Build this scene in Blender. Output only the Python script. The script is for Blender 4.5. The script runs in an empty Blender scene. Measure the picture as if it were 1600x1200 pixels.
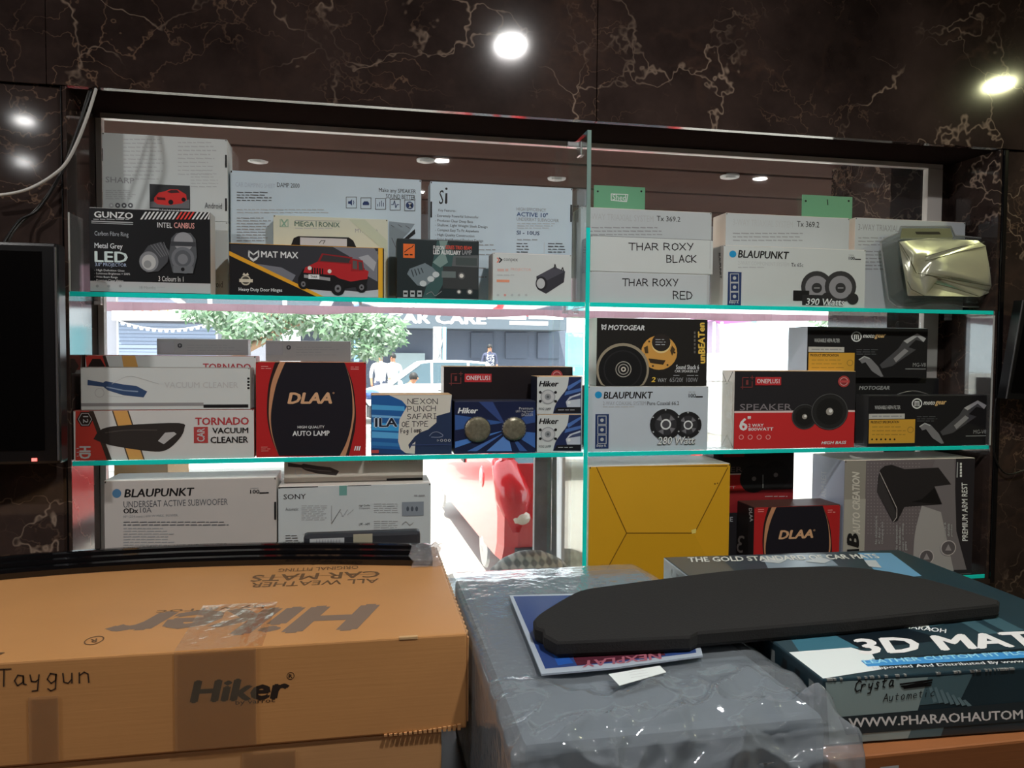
import bpy, bmesh, math, random
from mathutils import Vector, Matrix, noise
random.seed(7)
SC = bpy.context.scene
COL = SC.collection
R = math.radians

# ------------------------------------------------------------------ camera, world, sun, exposure
YAW, PITCH, ROLL, FPX = 0.1910314, 0.0407749, 0.0080140, 1200.0
CAM = Vector((0.0, -2.2, 1.5))
cam_d = bpy.data.cameras.new('camera')
cam_d.sensor_fit = 'HORIZONTAL'
cam_d.sensor_width = 36.0
cam_d.lens = 36.0 * FPX / 1600.0
cam_d.clip_start = 0.02
cam_d.clip_end = 300
cam = bpy.data.objects.new('camera', cam_d)
COL.objects.link(cam)
_fwd = Vector((math.sin(YAW) * math.cos(PITCH), math.cos(YAW) * math.cos(PITCH), -math.sin(PITCH)))
_right = Vector((math.cos(YAW), -math.sin(YAW), 0))
_up = _right.cross(_fwd)
CR = _right * math.cos(ROLL) + _up * math.sin(ROLL)
CU = _up * math.cos(ROLL) - _right * math.sin(ROLL)
m = Matrix.Identity(4)
for i in range(3):
    m[i][0], m[i][1], m[i][2], m[i][3] = CR[i], CU[i], -_fwd[i], CAM[i]
cam.matrix_world = m
SC.camera = cam

world = bpy.data.worlds.new('hazy_sky')
SC.world = world
world.use_nodes = True
bg = world.node_tree.nodes['Background']
bg.inputs['Color'].default_value = (0.86, 0.95, 1.0, 1)
bg.inputs['Strength'].default_value = 4.5
sun_d = bpy.data.lights.new('sun', 'SUN')
sun_d.energy = 15.0
sun_d.angle = R(0.6)
sun_d.color = (1.0, 0.93, 0.82)
sun = bpy.data.objects.new('sun', sun_d)
COL.objects.link(sun)
sun.rotation_euler = (R(20), R(-14), 0)
SC.view_settings.view_transform = 'Standard'
SC.view_settings.look = 'None'
SC.view_settings.gamma = 1
SC.view_settings.use_curve_mapping = False
SC.view_settings.exposure = 0.0
CEIL_Z = 3.0
LAMP_W = 31.0
DOWNLIGHTS = [(-2.0, -1.5), (0.70, -1.53), (3.42, -1.5), (-2.18, -3.39), (0.6, -3.39), (3.3, -3.39), (-2.66, -4.6), (0.5, -4.6)]
lamp_d = bpy.data.lights.new('ceiling_lamp', 'AREA')
lamp_d.shape = 'DISK'
lamp_d.size = 0.11
lamp_d.energy = LAMP_W
lamp_d.color = (1.0, 0.975, 0.95)
dim_d = lamp_d.copy()                         # the lamps further back in the shop are weaker
dim_d.energy = LAMP_W * 0.12
green_d = lamp_d.copy()                       # the one over the right end is yellowish
green_d.energy = LAMP_W * 0.7
green_d.color = (1.0, 1.0, 0.55)
for i, (x, y) in enumerate(DOWNLIGHTS):
    l = bpy.data.objects.new('ceiling_lamp', green_d if x > 3.4 else lamp_d if y > -2 else dim_d)
    COL.objects.link(l)
    l.location = (x, y, CEIL_Z - 0.011)

# ------------------------------------------------------------------ photo pixel -> real point at a given depth
def ray(u, v):
    return _fwd + CR * ((u - 800) / FPX) - CU * ((v - 600) / FPX)

def W(u, v, y):
    d = ray(u, v)
    return CAM + d * ((y - CAM.y) / d.y)

def WZ(u, v, z):
    d = ray(u, v)
    return CAM + d * ((z - CAM.z) / d.z)

# ------------------------------------------------------------------ materials
def lin(c):
    c = c / 255.0
    return c / 12.92 if c <= 0.04045 else ((c + 0.055) / 1.055) ** 2.4

MATS = {}
def _new(name):
    mt = bpy.data.materials.new(name)
    mt.use_nodes = True
    nt = mt.node_tree
    return mt, nt, nt.nodes['Principled BSDF']

def paint(name, rgb, rough=0.5, metal=0.0, spec=0.5, k=1.0, grain=0.0, scale=40.0, bump=0.0, coat=0.0):
    """rgb is sRGB of the thing itself; grain = brightness wander of a noise"""
    if name in MATS:
        return MATS[name]
    mt, nt, p = _new(name)
    c = [min(0.9, lin(x) * k) for x in rgb]
    p.inputs['Base Color'].default_value = (*c, 1)
    p.inputs['Roughness'].default_value = rough
    p.inputs['Metallic'].default_value = metal
    p.inputs['Specular IOR Level'].default_value = spec
    p.inputs['Coat Weight'].default_value = coat
    if grain or bump:
        tc = nt.nodes.new('ShaderNodeTexCoord')
        nz = nt.nodes.new('ShaderNodeTexNoise')
        nz.inputs['Scale'].default_value = scale
        nz.inputs['Detail'].default_value = 6
        nt.links.new(tc.outputs['Object'], nz.inputs['Vector'])
        if grain:
            mx = nt.nodes.new('ShaderNodeMix')
            mx.data_type = 'RGBA'
            mx.inputs['A'].default_value = (*[x * (1 - grain) for x in c], 1)
            mx.inputs['B'].default_value = (*[min(0.95, x * (1 + grain)) for x in c], 1)
            nt.links.new(nz.outputs['Fac'], mx.inputs['Factor'])
            nt.links.new(mx.outputs['Result'], p.inputs['Base Color'])
        if bump:
            bp = nt.nodes.new('ShaderNodeBump')
            bp.inputs['Strength'].default_value = bump
            bp.inputs['Distance'].default_value = 0.002
            nt.links.new(nz.outputs['Fac'], bp.inputs['Height'])
            nt.links.new(bp.outputs['Normal'], p.inputs['Normal'])
    MATS[name] = mt
    return mt

INK_K = 2.0
def ink(r, g, b, rough=0.45):
    n = 'ink_%d_%d_%d' % (r, g, b) + ('' if rough == 0.45 else '_%d' % int(rough * 100))
    return paint(n, (r, g, b), rough, k=INK_K, spec=0.3)

def paper(r, g, b, rough=0.5):
    return paint('board_%d_%d_%d' % (r, g, b), (r, g, b), rough, k=INK_K, grain=0.05, scale=9, bump=0.05, spec=0.35)

def marble():
    if 'marble' in MATS:
        return MATS['marble']
    mt, nt, p = _new('dark_emperador_marble')
    N, L = nt.nodes.new, nt.links.new
    geo = N('ShaderNodeNewGeometry')
    def noise_(scale, detail=6, src=None, rough=0.6):
        n = N('ShaderNodeTexNoise')
        n.inputs['Scale'].default_value = scale
        n.inputs['Detail'].default_value = detail
        n.inputs['Roughness'].default_value = rough
        L(src or geo.outputs['Position'], n.inputs['Vector'])
        return n
    def warp(amount, scale):
        w = noise_(scale, 5)
        s = N('ShaderNodeVectorMath'); s.operation = 'SUBTRACT'
        L(w.outputs['Color'], s.inputs[0]); s.inputs[1].default_value = (0.5, 0.5, 0.5)
        q = N('ShaderNodeVectorMath'); q.operation = 'SCALE'
        L(s.outputs[0], q.inputs[0]); q.inputs['Scale'].default_value = amount
        a = N('ShaderNodeVectorMath'); a.operation = 'ADD'
        L(geo.outputs['Position'], a.inputs[0]); L(q.outputs[0], a.inputs[1])
        return a
    def ramp(src, stops):
        r = N('ShaderNodeValToRGB')
        e = r.color_ramp.elements
        e[0].position, e[0].color = stops[0][0], (*[stops[0][1]] * 3, 1)
        e[1].position, e[1].color = stops[1][0], (*[stops[1][1]] * 3, 1)
        L(src, r.inputs['Fac'])
        return r
    def veins(wamt, wscale, vscale, width, mscale, m0, m1):
        w = warp(wamt, wscale)
        mp = N('ShaderNodeMapping')
        mp.inputs['Scale'].default_value = (1, 1, 1.7)
        mp.inputs['Rotation'].default_value = (0, 0.5, 0)
        L(w.outputs[0], mp.inputs['Vector'])
        v = N('ShaderNodeTexVoronoi'); v.feature = 'DISTANCE_TO_EDGE'
        v.inputs['Scale'].default_value = vscale
        L(mp.outputs[0], v.inputs['Vector'])
        a = ramp(v.outputs['Distance'], ((0.0, 1.0), (width, 0.0)))
        b = ramp(noise_(mscale, 4).outputs['Fac'], ((m0, 0.0), (m1, 1.0)))
        mu = N('ShaderNodeMath'); mu.operation = 'MULTIPLY'
        L(a.outputs['Color'], mu.inputs[0]); L(b.outputs['Color'], mu.inputs[1])
        return mu
    base = N('ShaderNodeValToRGB')
    e = base.color_ramp.elements
    e[0].position, e[0].color = 0.30, (0.011, 0.0075, 0.007, 1)
    e[1].position, e[1].color = 0.72, (0.066, 0.044, 0.038, 1)
    L(noise_(2.4, 8).outputs['Fac'], base.inputs['Fac'])
    v1 = veins(0.75, 1.9, 2.3, 0.013, 1.3, 0.45, 0.57)
    v2 = veins(0.45, 3.6, 5.6, 0.024, 1.9, 0.46, 0.62)
    v3 = veins(0.70, 2.2, 3.4, 0.085, 2.2, 0.50, 0.74)
    cur = base.outputs['Color']
    for v, col, f in ((v3, (0.085, 0.048, 0.034), 0.8), (v2, (0.20, 0.125, 0.085), 0.85), (v1, (0.34, 0.25, 0.19), 0.9)):
        mx = N('ShaderNodeMix'); mx.data_type = 'RGBA'
        ml = N('ShaderNodeMath'); ml.operation = 'MULTIPLY'
        L(v.outputs[0], ml.inputs[0]); ml.inputs[1].default_value = f
        L(ml.outputs[0], mx.inputs['Factor'])
        L(cur, mx.inputs['A']); mx.inputs['B'].default_value = (*col, 1)
        cur = mx.outputs['Result']
    L(cur, p.inputs['Base Color'])
    p.inputs['Roughness'].default_value = 0.075
    MATS['marble'] = mt
    return mt

def clear(name, tint, rough=0.02, haze=0.0, haze_col=(0.9, 0.9, 0.9), ior=1.45, bump=0.0, bscale=20, gloss=1.0):
    """thin clear sheet: lets light straight through, mirrors at grazing angles, optional milky haze"""
    if name in MATS:
        return MATS[name]
    mt = bpy.data.materials.new(name)
    mt.use_nodes = True
    nt = mt.node_tree
    nt.nodes.clear()
    N, L = nt.nodes.new, nt.links.new
    out = N('ShaderNodeOutputMaterial')
    tr = N('ShaderNodeBsdfTransparent'); tr.inputs['Color'].default_value = (*tint, 1)
    gl = N('ShaderNodeBsdfGlossy'); gl.inputs['Roughness'].default_value = rough
    gl.inputs['Color'].default_value = (gloss, gloss, gloss, 1)
    fr = N('ShaderNodeFresnel')
    ge = N('ShaderNodeNewGeometry')                       # same mirror share seen from either side of the sheet
    im = N('ShaderNodeMix'); im.inputs['A'].default_value = ior; im.inputs['B'].default_value = 1.0 / ior
    L(ge.outputs['Backfacing'], im.inputs['Factor']); L(im.outputs[0], fr.inputs['IOR'])
    mx = N('ShaderNodeMixShader')
    L(fr.outputs[0], mx.inputs[0])
    body = tr.outputs[0]
    if haze:
        df = N('ShaderNodeBsdfDiffuse'); df.inputs['Color'].default_value = (*haze_col, 1)
        tl = N('ShaderNodeBsdfTranslucent'); tl.inputs['Color'].default_value = (*haze_col, 1)
        m0 = N('ShaderNodeMixShader'); m0.inputs[0].default_value = 0.4
        L(df.outputs[0], m0.inputs[1]); L(tl.outputs[0], m0.inputs[2])
        m2 = N('ShaderNodeMixShader'); m2.inputs[0].default_value = haze
        L(tr.outputs[0], m2.inputs[1]); L(m0.outputs[0], m2.inputs[2])
        body = m2.outputs[0]
    L(body, mx.inputs[1]); L(gl.outputs[0], mx.inputs[2])
    if bump:
        tc = N('ShaderNodeTexCoord'); nz = N('ShaderNodeTexNoise')
        nz.inputs['Scale'].default_value = bscale; nz.inputs['Detail'].default_value = 3
        L(tc.outputs['Object'], nz.inputs['Vector'])
        bp = N('ShaderNodeBump'); bp.inputs['Strength'].default_value = bump; bp.inputs['Distance'].default_value = 0.01
        L(nz.outputs['Fac'], bp.inputs['Height'])
        L(bp.outputs['Normal'], gl.inputs['Normal']); L(bp.outputs['Normal'], fr.inputs['Normal'])
    L(mx.outputs[0], out.inputs['Surface'])
    MATS[name] = mt
    return mt

def translucent(name, col, mixd=0.4):
    if name in MATS:
        return MATS[name]
    mt = bpy.data.materials.new(name)
    mt.use_nodes = True
    nt = mt.node_tree
    nt.nodes.clear()
    N, L = nt.nodes.new, nt.links.new
    out = N('ShaderNodeOutputMaterial')
    t = N('ShaderNodeBsdfTranslucent'); t.inputs['Color'].default_value = (*col, 1)
    d = N('ShaderNodeBsdfDiffuse'); d.inputs['Color'].default_value = (*col, 1)
    mx = N('ShaderNodeMixShader'); mx.inputs[0].default_value = mixd
    L(t.outputs[0], mx.inputs[1]); L(d.outputs[0], mx.inputs[2]); L(mx.outputs[0], out.inputs['Surface'])
    MATS[name] = mt
    return mt

def emit(name, col, strength):
    if name in MATS:
        return MATS[name]
    mt, nt, p = _new(name)
    p.inputs['Base Color'].default_value = (0.8, 0.8, 0.8, 1)
    p.inputs['Emission Color'].default_value = (*col, 1)
    p.inputs['Emission Strength'].default_value = strength
    MATS[name] = mt
    return mt

def cardboard(name, rgb, k=1.0):
    if name in MATS:
        return MATS[name]
    mt, nt, p = _new(name)
    N, L = nt.nodes.new, nt.links.new
    c = [lin(x) * k for x in rgb]
    tc = N('ShaderNodeTexCoord')
    mp = N('ShaderNodeMapping'); mp.inputs['Scale'].default_value = (2, 2, 60)
    L(tc.outputs['Object'], mp.inputs['Vector'])
    n1 = N('ShaderNodeTexNoise'); n1.inputs['Scale'].default_value = 3; n1.inputs['Detail'].default_value = 5
    L(mp.outputs[0], n1.inputs['Vector'])
    n2 = N('ShaderNodeTexNoise'); n2.inputs['Scale'].default_value = 5; n2.inputs['Detail'].default_value = 8
    L(tc.outputs['Object'], n2.inputs['Vector'])
    mx = N('ShaderNodeMix'); mx.data_type = 'RGBA'
    mx.inputs['A'].default_value = (*[x * 0.88 for x in c], 1); mx.inputs['B'].default_value = (*[x * 1.1 for x in c], 1)
    L(n2.outputs['Fac'], mx.inputs['Factor'])
    L(mx.outputs['Result'], p.inputs['Base Color'])
    bp = N('ShaderNodeBump'); bp.inputs['Strength'].default_value = 0.12; bp.inputs['Distance'].default_value = 0.002
    L(n1.outputs['Fac'], bp.inputs['Height']); L(bp.outputs['Normal'], p.inputs['Normal'])
    p.inputs['Roughness'].default_value = 0.5
    p.inputs['Specular IOR Level'].default_value = 0.55
    MATS[name] = mt
    return mt

# ------------------------------------------------------------------ mesh building
class MB:
    def __init__(self):
        self.v, self.f, self.mi, self.mats = [], [], [], []
    def m(self, mat):
        if mat not in self.mats:
            self.mats.append(mat)
        return self.mats.index(mat)
    def face(self, pts, mat):
        i = len(self.v)
        self.v += [tuple(p) for p in pts]
        self.f.append(tuple(range(i, i + len(pts))))
        self.mi.append(self.m(mat))
    def mesh(self, verts, faces, mat):
        i = len(self.v)
        self.v += [tuple(p) for p in verts]
        k = self.m(mat)
        for f in faces:
            self.f.append(tuple(a + i for a in f)); self.mi.append(k)
    def box(self, a, b, mat, rot=None, bev=0.0):
        x0, y0, z0 = a; x1, y1, z1 = b
        if bev:
            bm = bmesh.new()
            bmesh.ops.create_cube(bm, size=1.0)
            for v in bm.verts:
                v.co = Vector(((x0 + x1) / 2 + v.co.x * (x1 - x0), (y0 + y1) / 2 + v.co.y * (y1 - y0), (z0 + z1) / 2 + v.co.z * (z1 - z0)))
            bmesh.ops.bevel(bm, geom=bm.edges[:], offset=bev, segments=2, affect='EDGES', profile=0.6)
            bm.verts.index_update()
            vs = [v.co.copy() for v in bm.verts]
            fs = [[v.index for v in f.verts] for f in bm.faces]
            bm.free()
        else:
            vs = [Vector(p) for p in ((x0, y0, z0), (x1, y0, z0), (x1, y1, z0), (x0, y1, z0), (x0, y0, z1), (x1, y0, z1), (x1, y1, z1), (x0, y1, z1))]
            fs = [(0, 3, 2, 1), (4, 5, 6, 7), (0, 1, 5, 4), (1, 2, 6, 5), (2, 3, 7, 6), (3, 0, 4, 7)]
        if rot:
            vs = [rot @ p for p in vs]
        self.mesh(vs, fs, mat)
    def tube(self, pts, r, mat, n=8, caps=True):
        pts = [Vector(p) for p in pts]
        vs, fs = [], []
        rr = r if isinstance(r, (list, tuple)) else [r] * len(pts)
        for i, p in enumerate(pts):
            d = (pts[min(i + 1, len(pts) - 1)] - pts[max(i - 1, 0)]).normalized()
            a = d.orthogonal().normalized() if i == 0 else (a - d * a.dot(d)).normalized()
            b = d.cross(a)
            for k in range(n):
                t = 2 * math.pi * k / n
                vs.append(p + (a * math.cos(t) + b * math.sin(t)) * rr[i])
        for i in range(len(pts) - 1):
            for k in range(n):
                k2 = (k + 1) % n
                fs.append((i * n + k, i * n + k2, (i + 1) * n + k2, (i + 1) * n + k))
        if caps:
            fs.append(tuple(range(n))[::-1]); fs.append(tuple((len(pts) - 1) * n + k for k in range(n)))
        self.mesh(vs, fs, mat)
    def cyl(self, c, axis, r, h, mat, n=20, r2=None):
        axis = Vector(axis).normalized(); c = Vector(c)
        self.tube([c, c + axis * h], [r, r if r2 is None else r2], mat, n)
    def lathe(self, c, axis, prof, mat, n=20):
        axis = Vector(axis).normalized(); c = Vector(c)
        self.tube([c + axis * h for h, _ in prof], [max(1e-4, r) for _, r in prof], mat, n)
    def ball(self, c, r, mat, n=10):
        vs, fs = [], []
        r = Vector(r) if isinstance(r, (tuple, list, Vector)) else Vector((r, r, r))
        k = n // 2 + 1
        for i in range(k + 1):
            th = math.pi * i / k
            for j in range(n):
                ph = 2 * math.pi * j / n
                vs.append(Vector(c) + Vector((r.x * math.sin(th) * math.cos(ph), r.y * math.sin(th) * math.sin(ph), r.z * math.cos(th))))
        for i in range(k):
            for j in range(n):
                j2 = (j + 1) % n
                fs.append((i * n + j, i * n + n + j, i * n + n + j2, i * n + j2))
        self.mesh(vs, fs, mat)
    def prism(self, pts, off, mat, back=True):
        """polygon pts pushed along the vector off"""
        pts = [Vector(p) for p in pts]; off = Vector(off); n = len(pts)
        vs = pts + [p + off for p in pts]
        fs = [tuple(range(n)), tuple(range(n, 2 * n))[::-1]]
        fs += [(i, (i + 1) % n, n + (i + 1) % n, n + i)[::-1] for i in range(n)]
        self.mesh(vs, fs, mat)
    def build(self, name, parent=None, origin=None, smooth=False):
        me = bpy.data.meshes.new(name)
        o3 = Vector(origin) if origin is not None else Vector((0, 0, 0))
        me.from_pydata([Vector(p) - o3 for p in self.v], [], self.f)
        for mt in self.mats:
            me.materials.append(mt)
        me.polygons.foreach_set('material_index', self.mi)
        if smooth:
            me.polygons.foreach_set('use_smooth', [True] * len(me.polygons))
        me.update()
        ob = bpy.data.objects.new(name, me)
        COL.objects.link(ob)
        if parent is not None:
            ob.parent = parent
            ob.location = o3 - world_loc(parent)
        else:
            ob.location = o3
        return ob

def world_loc(o):
    p = Vector((0, 0, 0))
    while o is not None:
        p = p + Vector(o.location); o = o.parent
    return p

def fix_normals(o):
    bm = bmesh.new(); bm.from_mesh(o.data)
    bmesh.ops.remove_doubles(bm, verts=bm.verts, dist=1e-5)
    bmesh.ops.recalc_face_normals(bm, faces=bm.faces)
    bm.to_mesh(o.data); bm.free()
    return o

def tag(o, label=None, cat=None, group=None, kind=None):
    if label: o['label'] = label
    if cat: o['category'] = cat
    if group: o['group'] = group
    if kind: o['kind'] = kind
    return o

def empty(name, loc):
    o = bpy.data.objects.new(name, None)
    COL.objects.link(o)
    o.location = loc
    o.empty_display_size = 0.05
    return o

# ------------------------------------------------------------------ flat printing on a plane, placed from measurements
STROKES = {
 'A': [[(0,0),(2,6),(4,0)],[(1,2.2),(3,2.2)]], 'B': [[(0,0),(0,6),(2.6,5.6),(3,4.4),(2.2,3.3),(0,3.1)],[(2.2,3.2),(3.6,2),(3,.4),(0,0)]],
 'C': [[(4,5),(2.4,6),(.6,4.6),(.4,1.6),(2,0),(4,.8)]], 'D': [[(0,0),(0,6),(2.6,5.4),(3.8,3.2),(2.8,.8),(0,0)]],
 'E': [[(3.6,6),(0,6),(0,0),(3.8,0)],[(0,3.1),(3,3.1)]], 'F': [[(3.6,6),(0,5.8),(0,0)],[(0,3.1),(2.8,3.2)]], 'H': [[(0,6),(0,0)],[(3.6,6),(3.6,0)],[(0,3),(3.6,3.2)]],
 'I': [[(1.5,6),(1.5,0)],[(.4,6),(2.8,6)],[(.4,0),(2.8,0)]], 'K': [[(0,6),(0,0)],[(3.6,6),(0,2.8),(3.8,0)]], 'L': [[(0,6),(0,0),(3.4,.2)]],
 'N': [[(0,0),(0,6),(3.6,0),(3.8,6)]], 'O': [[(2,6),(.2,4.4),(.2,1.6),(2,0),(3.8,1.6),(3.8,4.4),(2,6)]], 'P': [[(0,0),(0,6),(2.8,5.6),(3.2,4),(2.4,2.9),(0,2.8)]],
 'R': [[(0,0),(0,6),(2.8,5.6),(3.2,4.2),(2.2,3.1),(0,2.9)],[(1.6,3),(3.8,0)]], 'S': [[(3.6,5.2),(2,6),(.4,5),(.8,3.6),(3,2.6),(3.6,1.2),(2,0),(.2,.8)]],
 'T': [[(-.2,6),(4.2,6)],[(2,6),(2,0)]], 'U': [[(0,6),(0,1.4),(1.6,0),(3.4,1),(3.6,6)]], 'X': [[(0,6),(3.8,0)],[(3.8,6),(0,0)]], 'Y': [[(0,6),(1.9,3.2)],[(3.8,6),(1.2,0)]],
 'a': [[(2.8,3.4),(1.2,3.8),(.2,1.8),(1.2,.1),(2.8,1.2),(2.9,3.4)],[(2.9,3.4),(3,.6),(3.8,.3)]], 'c': [[(3,3.2),(1.6,3.8),(.3,2),(1.4,.1),(3.2,.7)]],
 'e': [[(.4,1.9),(3,2.4),(2.2,3.7),(.8,3.2),(.3,1.6),(1.4,.1),(3.2,.7)]], 'g': [[(2.8,3.4),(1.2,3.8),(.2,1.9),(1.4,.3),(2.8,1.4),(2.9,3.5)],[(2.9,3.4),(2.7,-1.6),(1.2,-2.2),(.3,-1.4)]],
 'i': [[(1,3.6),(1,.2)],[(1,5),(1.1,5.2)]], 'l': [[(1,6.2),(1,.2)]], 'm': [[(0,3.6),(0,0)],[(0,2.6),(1,3.7),(1.7,3),(1.7,0)],[(1.7,2.6),(2.8,3.7),(3.6,3),(3.7,0)]],
 'n': [[(0,3.6),(0,0)],[(0,2.6),(1.4,3.8),(2.6,3),(2.8,0)]], 'o': [[(1.6,3.7),(.2,2.4),(.6,.4),(2,.1),(3,1.6),(2.6,3.2),(1.6,3.7)]], 'p': [[(0,3.6),(0,-2.2)],[(0,3),(1.8,3.7),(2.8,2),(1.8,.2),(0,.8)]],
 'r': [[(0,3.6),(0,0)],[(0,2.2),(1.2,3.6),(2.4,3.4)]], 's': [[(2.6,3.2),(1.2,3.8),(.6,2.8),(2.4,1.4),(1.8,.1),(.2,.5)]], 't': [[(1.2,5.4),(1.2,.6),(2.4,.2)],[(0,3.7),(2.6,3.8)]],
 'u': [[(0,3.6),(.2,.6),(1.6,.1),(2.6,1.4)],[(2.7,3.6),(2.7,.2)]], 'y': [[(0,3.6),(.4,1.4),(1.6,1.2),(2.6,2)],[(2.7,3.6),(2.3,-1.8),(.6,-2)]], '1': [[(0,4.6),(1.4,6),(1.4,0)]], '/': [[(0,0),(2,6)]],
}

TXT = {}
def text_mesh(s, bold=0.0, shear=0.0):
    key = (s, bold, shear)
    if key in TXT:
        return TXT[key]
    c = bpy.data.curves.new('t', 'FONT')
    c.body = s
    c.resolution_u = 2
    c.shear = shear
    o = bpy.data.objects.new('t', c)
    me = o.to_mesh()
    vs = [(v.co.x, v.co.y) for v in me.vertices]
    fs = [tuple(p.vertices) for p in me.polygons]
    o.to_mesh_clear()
    bpy.data.objects.remove(o); bpy.data.curves.remove(c)
    extra = bold * 0.9
    if extra > 0.002:                               # heavier letters: the same outline again, slid a little each way
        n0, base, f0 = len(vs), list(vs), list(fs)
        for k, (d, q) in enumerate(((extra, 0), (-extra, 0), (0, extra * .7), (0, -extra * .7))):
            vs += [(x + d, y + q) for x, y in base]
            fs += [tuple(i + n0 * (k + 1) for i in f) for f in f0]
    xs = [p[0] for p in vs]; ys = [p[1] for p in vs]
    x0, x1, y0, y1 = min(xs), max(xs), min(ys), max(ys)
    n1 = len(vs) // (5 if extra > 0.002 else 1)
    vs = [((a - x0) / (x1 - x0), (b - y0) / max(1e-6, y1 - y0), i // n1) for i, (a, b) in enumerate(vs)]
    TXT[key] = (vs, fs)
    return TXT[key]

STUFF_PARTS = {'small_print', 'small_icons', 'dot_pattern', 'icons', 'square_icons', 'round_icons', 'bar_marks', 'light_rays', 'scuff', 'tread_pattern'}
OWN_PARTS = {'orange_stripe', 'round_picture', 'stripe', 'stripes', 'tan_edge', 'printed_shape', 'fold_crease', 'tuck_notch', 'end_flap', 'red_panel', 'pale_stripe', 'grey_band', 'black_band', 'leaf_mark', 'printed_panel', 'screw', 'slash_marks', 'white_patch', 'blue_print', 'black_panel', 'picture_of_sky', 'smoke_picture'}
class Face:
    """a plane of a real object; print lands on it in thin layers, grouped in named child parts"""
    def __init__(self, owner, O, ex, ey, n, step=0.00004):
        self.owner, self.O, self.ex, self.ey, self.n = owner, Vector(O), Vector(ex).normalized(), Vector(ey).normalized(), Vector(n).normalized()
        self.step, self.k, self.parts, self.labels, self.single = step, 5, {}, {}, []
        self.lim = None
    def ab(self, u, v):
        d = ray(u, v)
        t = (self.O - CAM).dot(self.n) / d.dot(self.n)
        p = CAM + d * t - self.O
        return p.dot(self.ex), p.dot(self.ey)
    def P(self, a, b):
        if self.lim:
            a = min(max(a, self.lim[0]), self.lim[2]); b = min(max(b, self.lim[1]), self.lim[3])
        return self.O + self.ex * a + self.ey * b + self.n * (self.step * self.k)
    def mb(self, part):
        if part in OWN_PARTS:
            return self.own(part)
        return self.parts.setdefault(part, MB())
    def own(self, part):
        mb = MB(); self.single.append((part, mb)); return mb
    def up(self, part=None):
        self.k += 1
    def quad_frame(self, u0, v0, u1, v1):
        """level rectangle around the middle of the measured one"""
        um, vm = (u0 + u1) / 2, (v0 + v1) / 2
        a0 = self.ab(u0, vm)[0]; a1 = self.ab(u1, vm)[0]
        b1 = self.ab(um, v0)[1]; b0 = self.ab(um, v1)[1]
        return a0, b0, a1, b1
    def rect(self, u0, v0, u1, v1, mat, part='printed_panel'):
        self.up()
        a0, b0, a1, b1 = self.quad_frame(u0, v0, u1, v1)
        self.mb(part).face([self.P(a0, b0), self.P(a1, b0), self.P(a1, b1), self.P(a0, b1)], mat)
    def poly(self, pix, mat, part='printed_panel'):
        self.up()
        pts = [self.P(*self.ab(*q)) for q in pix]
        ar = Vector((0, 0, 0))
        for i in range(len(pts)):
            ar += (pts[i] - pts[0]).cross(pts[(i + 1) % len(pts)] - pts[0])
        if ar.dot(self.n) < 0:
            pts = pts[::-1]
        mb = self.mb(part)
        bm = bmesh.new()
        f = bm.faces.new([bm.verts.new(p) for p in pts]); f.normal_update()
        bmesh.ops.triangulate(bm, faces=[f])
        bm.verts.index_update()
        mb.mesh([v.co.copy() for v in bm.verts], [[v.index for v in q.verts] for q in bm.faces], mat)
        bm.free()
    def circ(self, u, v, r, mat, part='printed_picture', rx=None, n=24, inner=None):
        self.up()
        a, b = self.ab(u, v)
        ra = abs(self.ab(u + (rx or r), v)[0] - a); rb = abs(self.ab(u, v - r)[1] - b)
        mb = self.mb(part)
        ring = [(math.cos(2 * math.pi * k / n), math.sin(2 * math.pi * k / n)) for k in range(n)]
        if inner is None:
            mb.face([self.P(a + ra * c, b + rb * s) for c, s in ring], mat)
        else:
            for k in range(n):
                (c, s), (c2, s2) = ring[k], ring[(k + 1) % n]
                mb.face([self.P(a + ra * c, b + rb * s), self.P(a + ra * c2, b + rb * s2), self.P(a + ra * inner * c2, b + rb * inner * s2), self.P(a + ra * inner * c, b + rb * inner * s)], mat)
    def line(self, pix, w, mat, part='printed_panel'):
        """polyline of width w pixels"""
        self.up()
        q = [Vector(self.ab(*p)) for p in pix]
        w = abs(self.ab(pix[0][0] + w, pix[0][1])[0] - q[0].x)
        self._ribbon(q, w, mat, part)
    def _ribbon(self, q, w, mat, part):
        mb = self.mb(part)
        for i in range(len(q) - 1):
            d = q[i + 1] - q[i]
            if d.length < 1e-7:
                continue
            d = d.normalized(); nn = Vector((-d.y, d.x)) * w / 2; e = d * w * 0.3
            a, b = q[i] - e, q[i + 1] + e
            mb.face([self.P(*(a - nn)), self.P(*(b - nn)), self.P(*(b + nn)), self.P(*(a + nn))], mat)
    def text(self, s, u0, v0, u1, v1, mat, bold=0.0, shear=0.0, part='lettering'):
        self.up()
        a0, b0, a1, b1 = self.quad_frame(u0, v0, u1, v1)
        vs, fs = text_mesh(s, bold, shear); self.k += 1
        self.own(part).mesh([self.P(a0 + x * (a1 - a0), b0 + y * (b1 - b0)) + self.n * (1.2e-5 * q) for x, y, q in vs], fs, mat)
    def textq(self, s, A, B, C, mat, bold=0.0, shear=0.0, part='lettering'):
        """A, B: ends of the bottom of the line of text, C: above A (pixels)"""
        self.up()
        a, b, c = (Vector(self.ab(*p)) for p in (A, B, C))
        vs, fs = text_mesh(s, bold, shear); self.k += 1
        self.own(part).mesh([self.P(*(a + (b - a) * x + (c - a) * y)) + self.n * (1.2e-5 * q) for x, y, q in vs], fs, mat)
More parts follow.
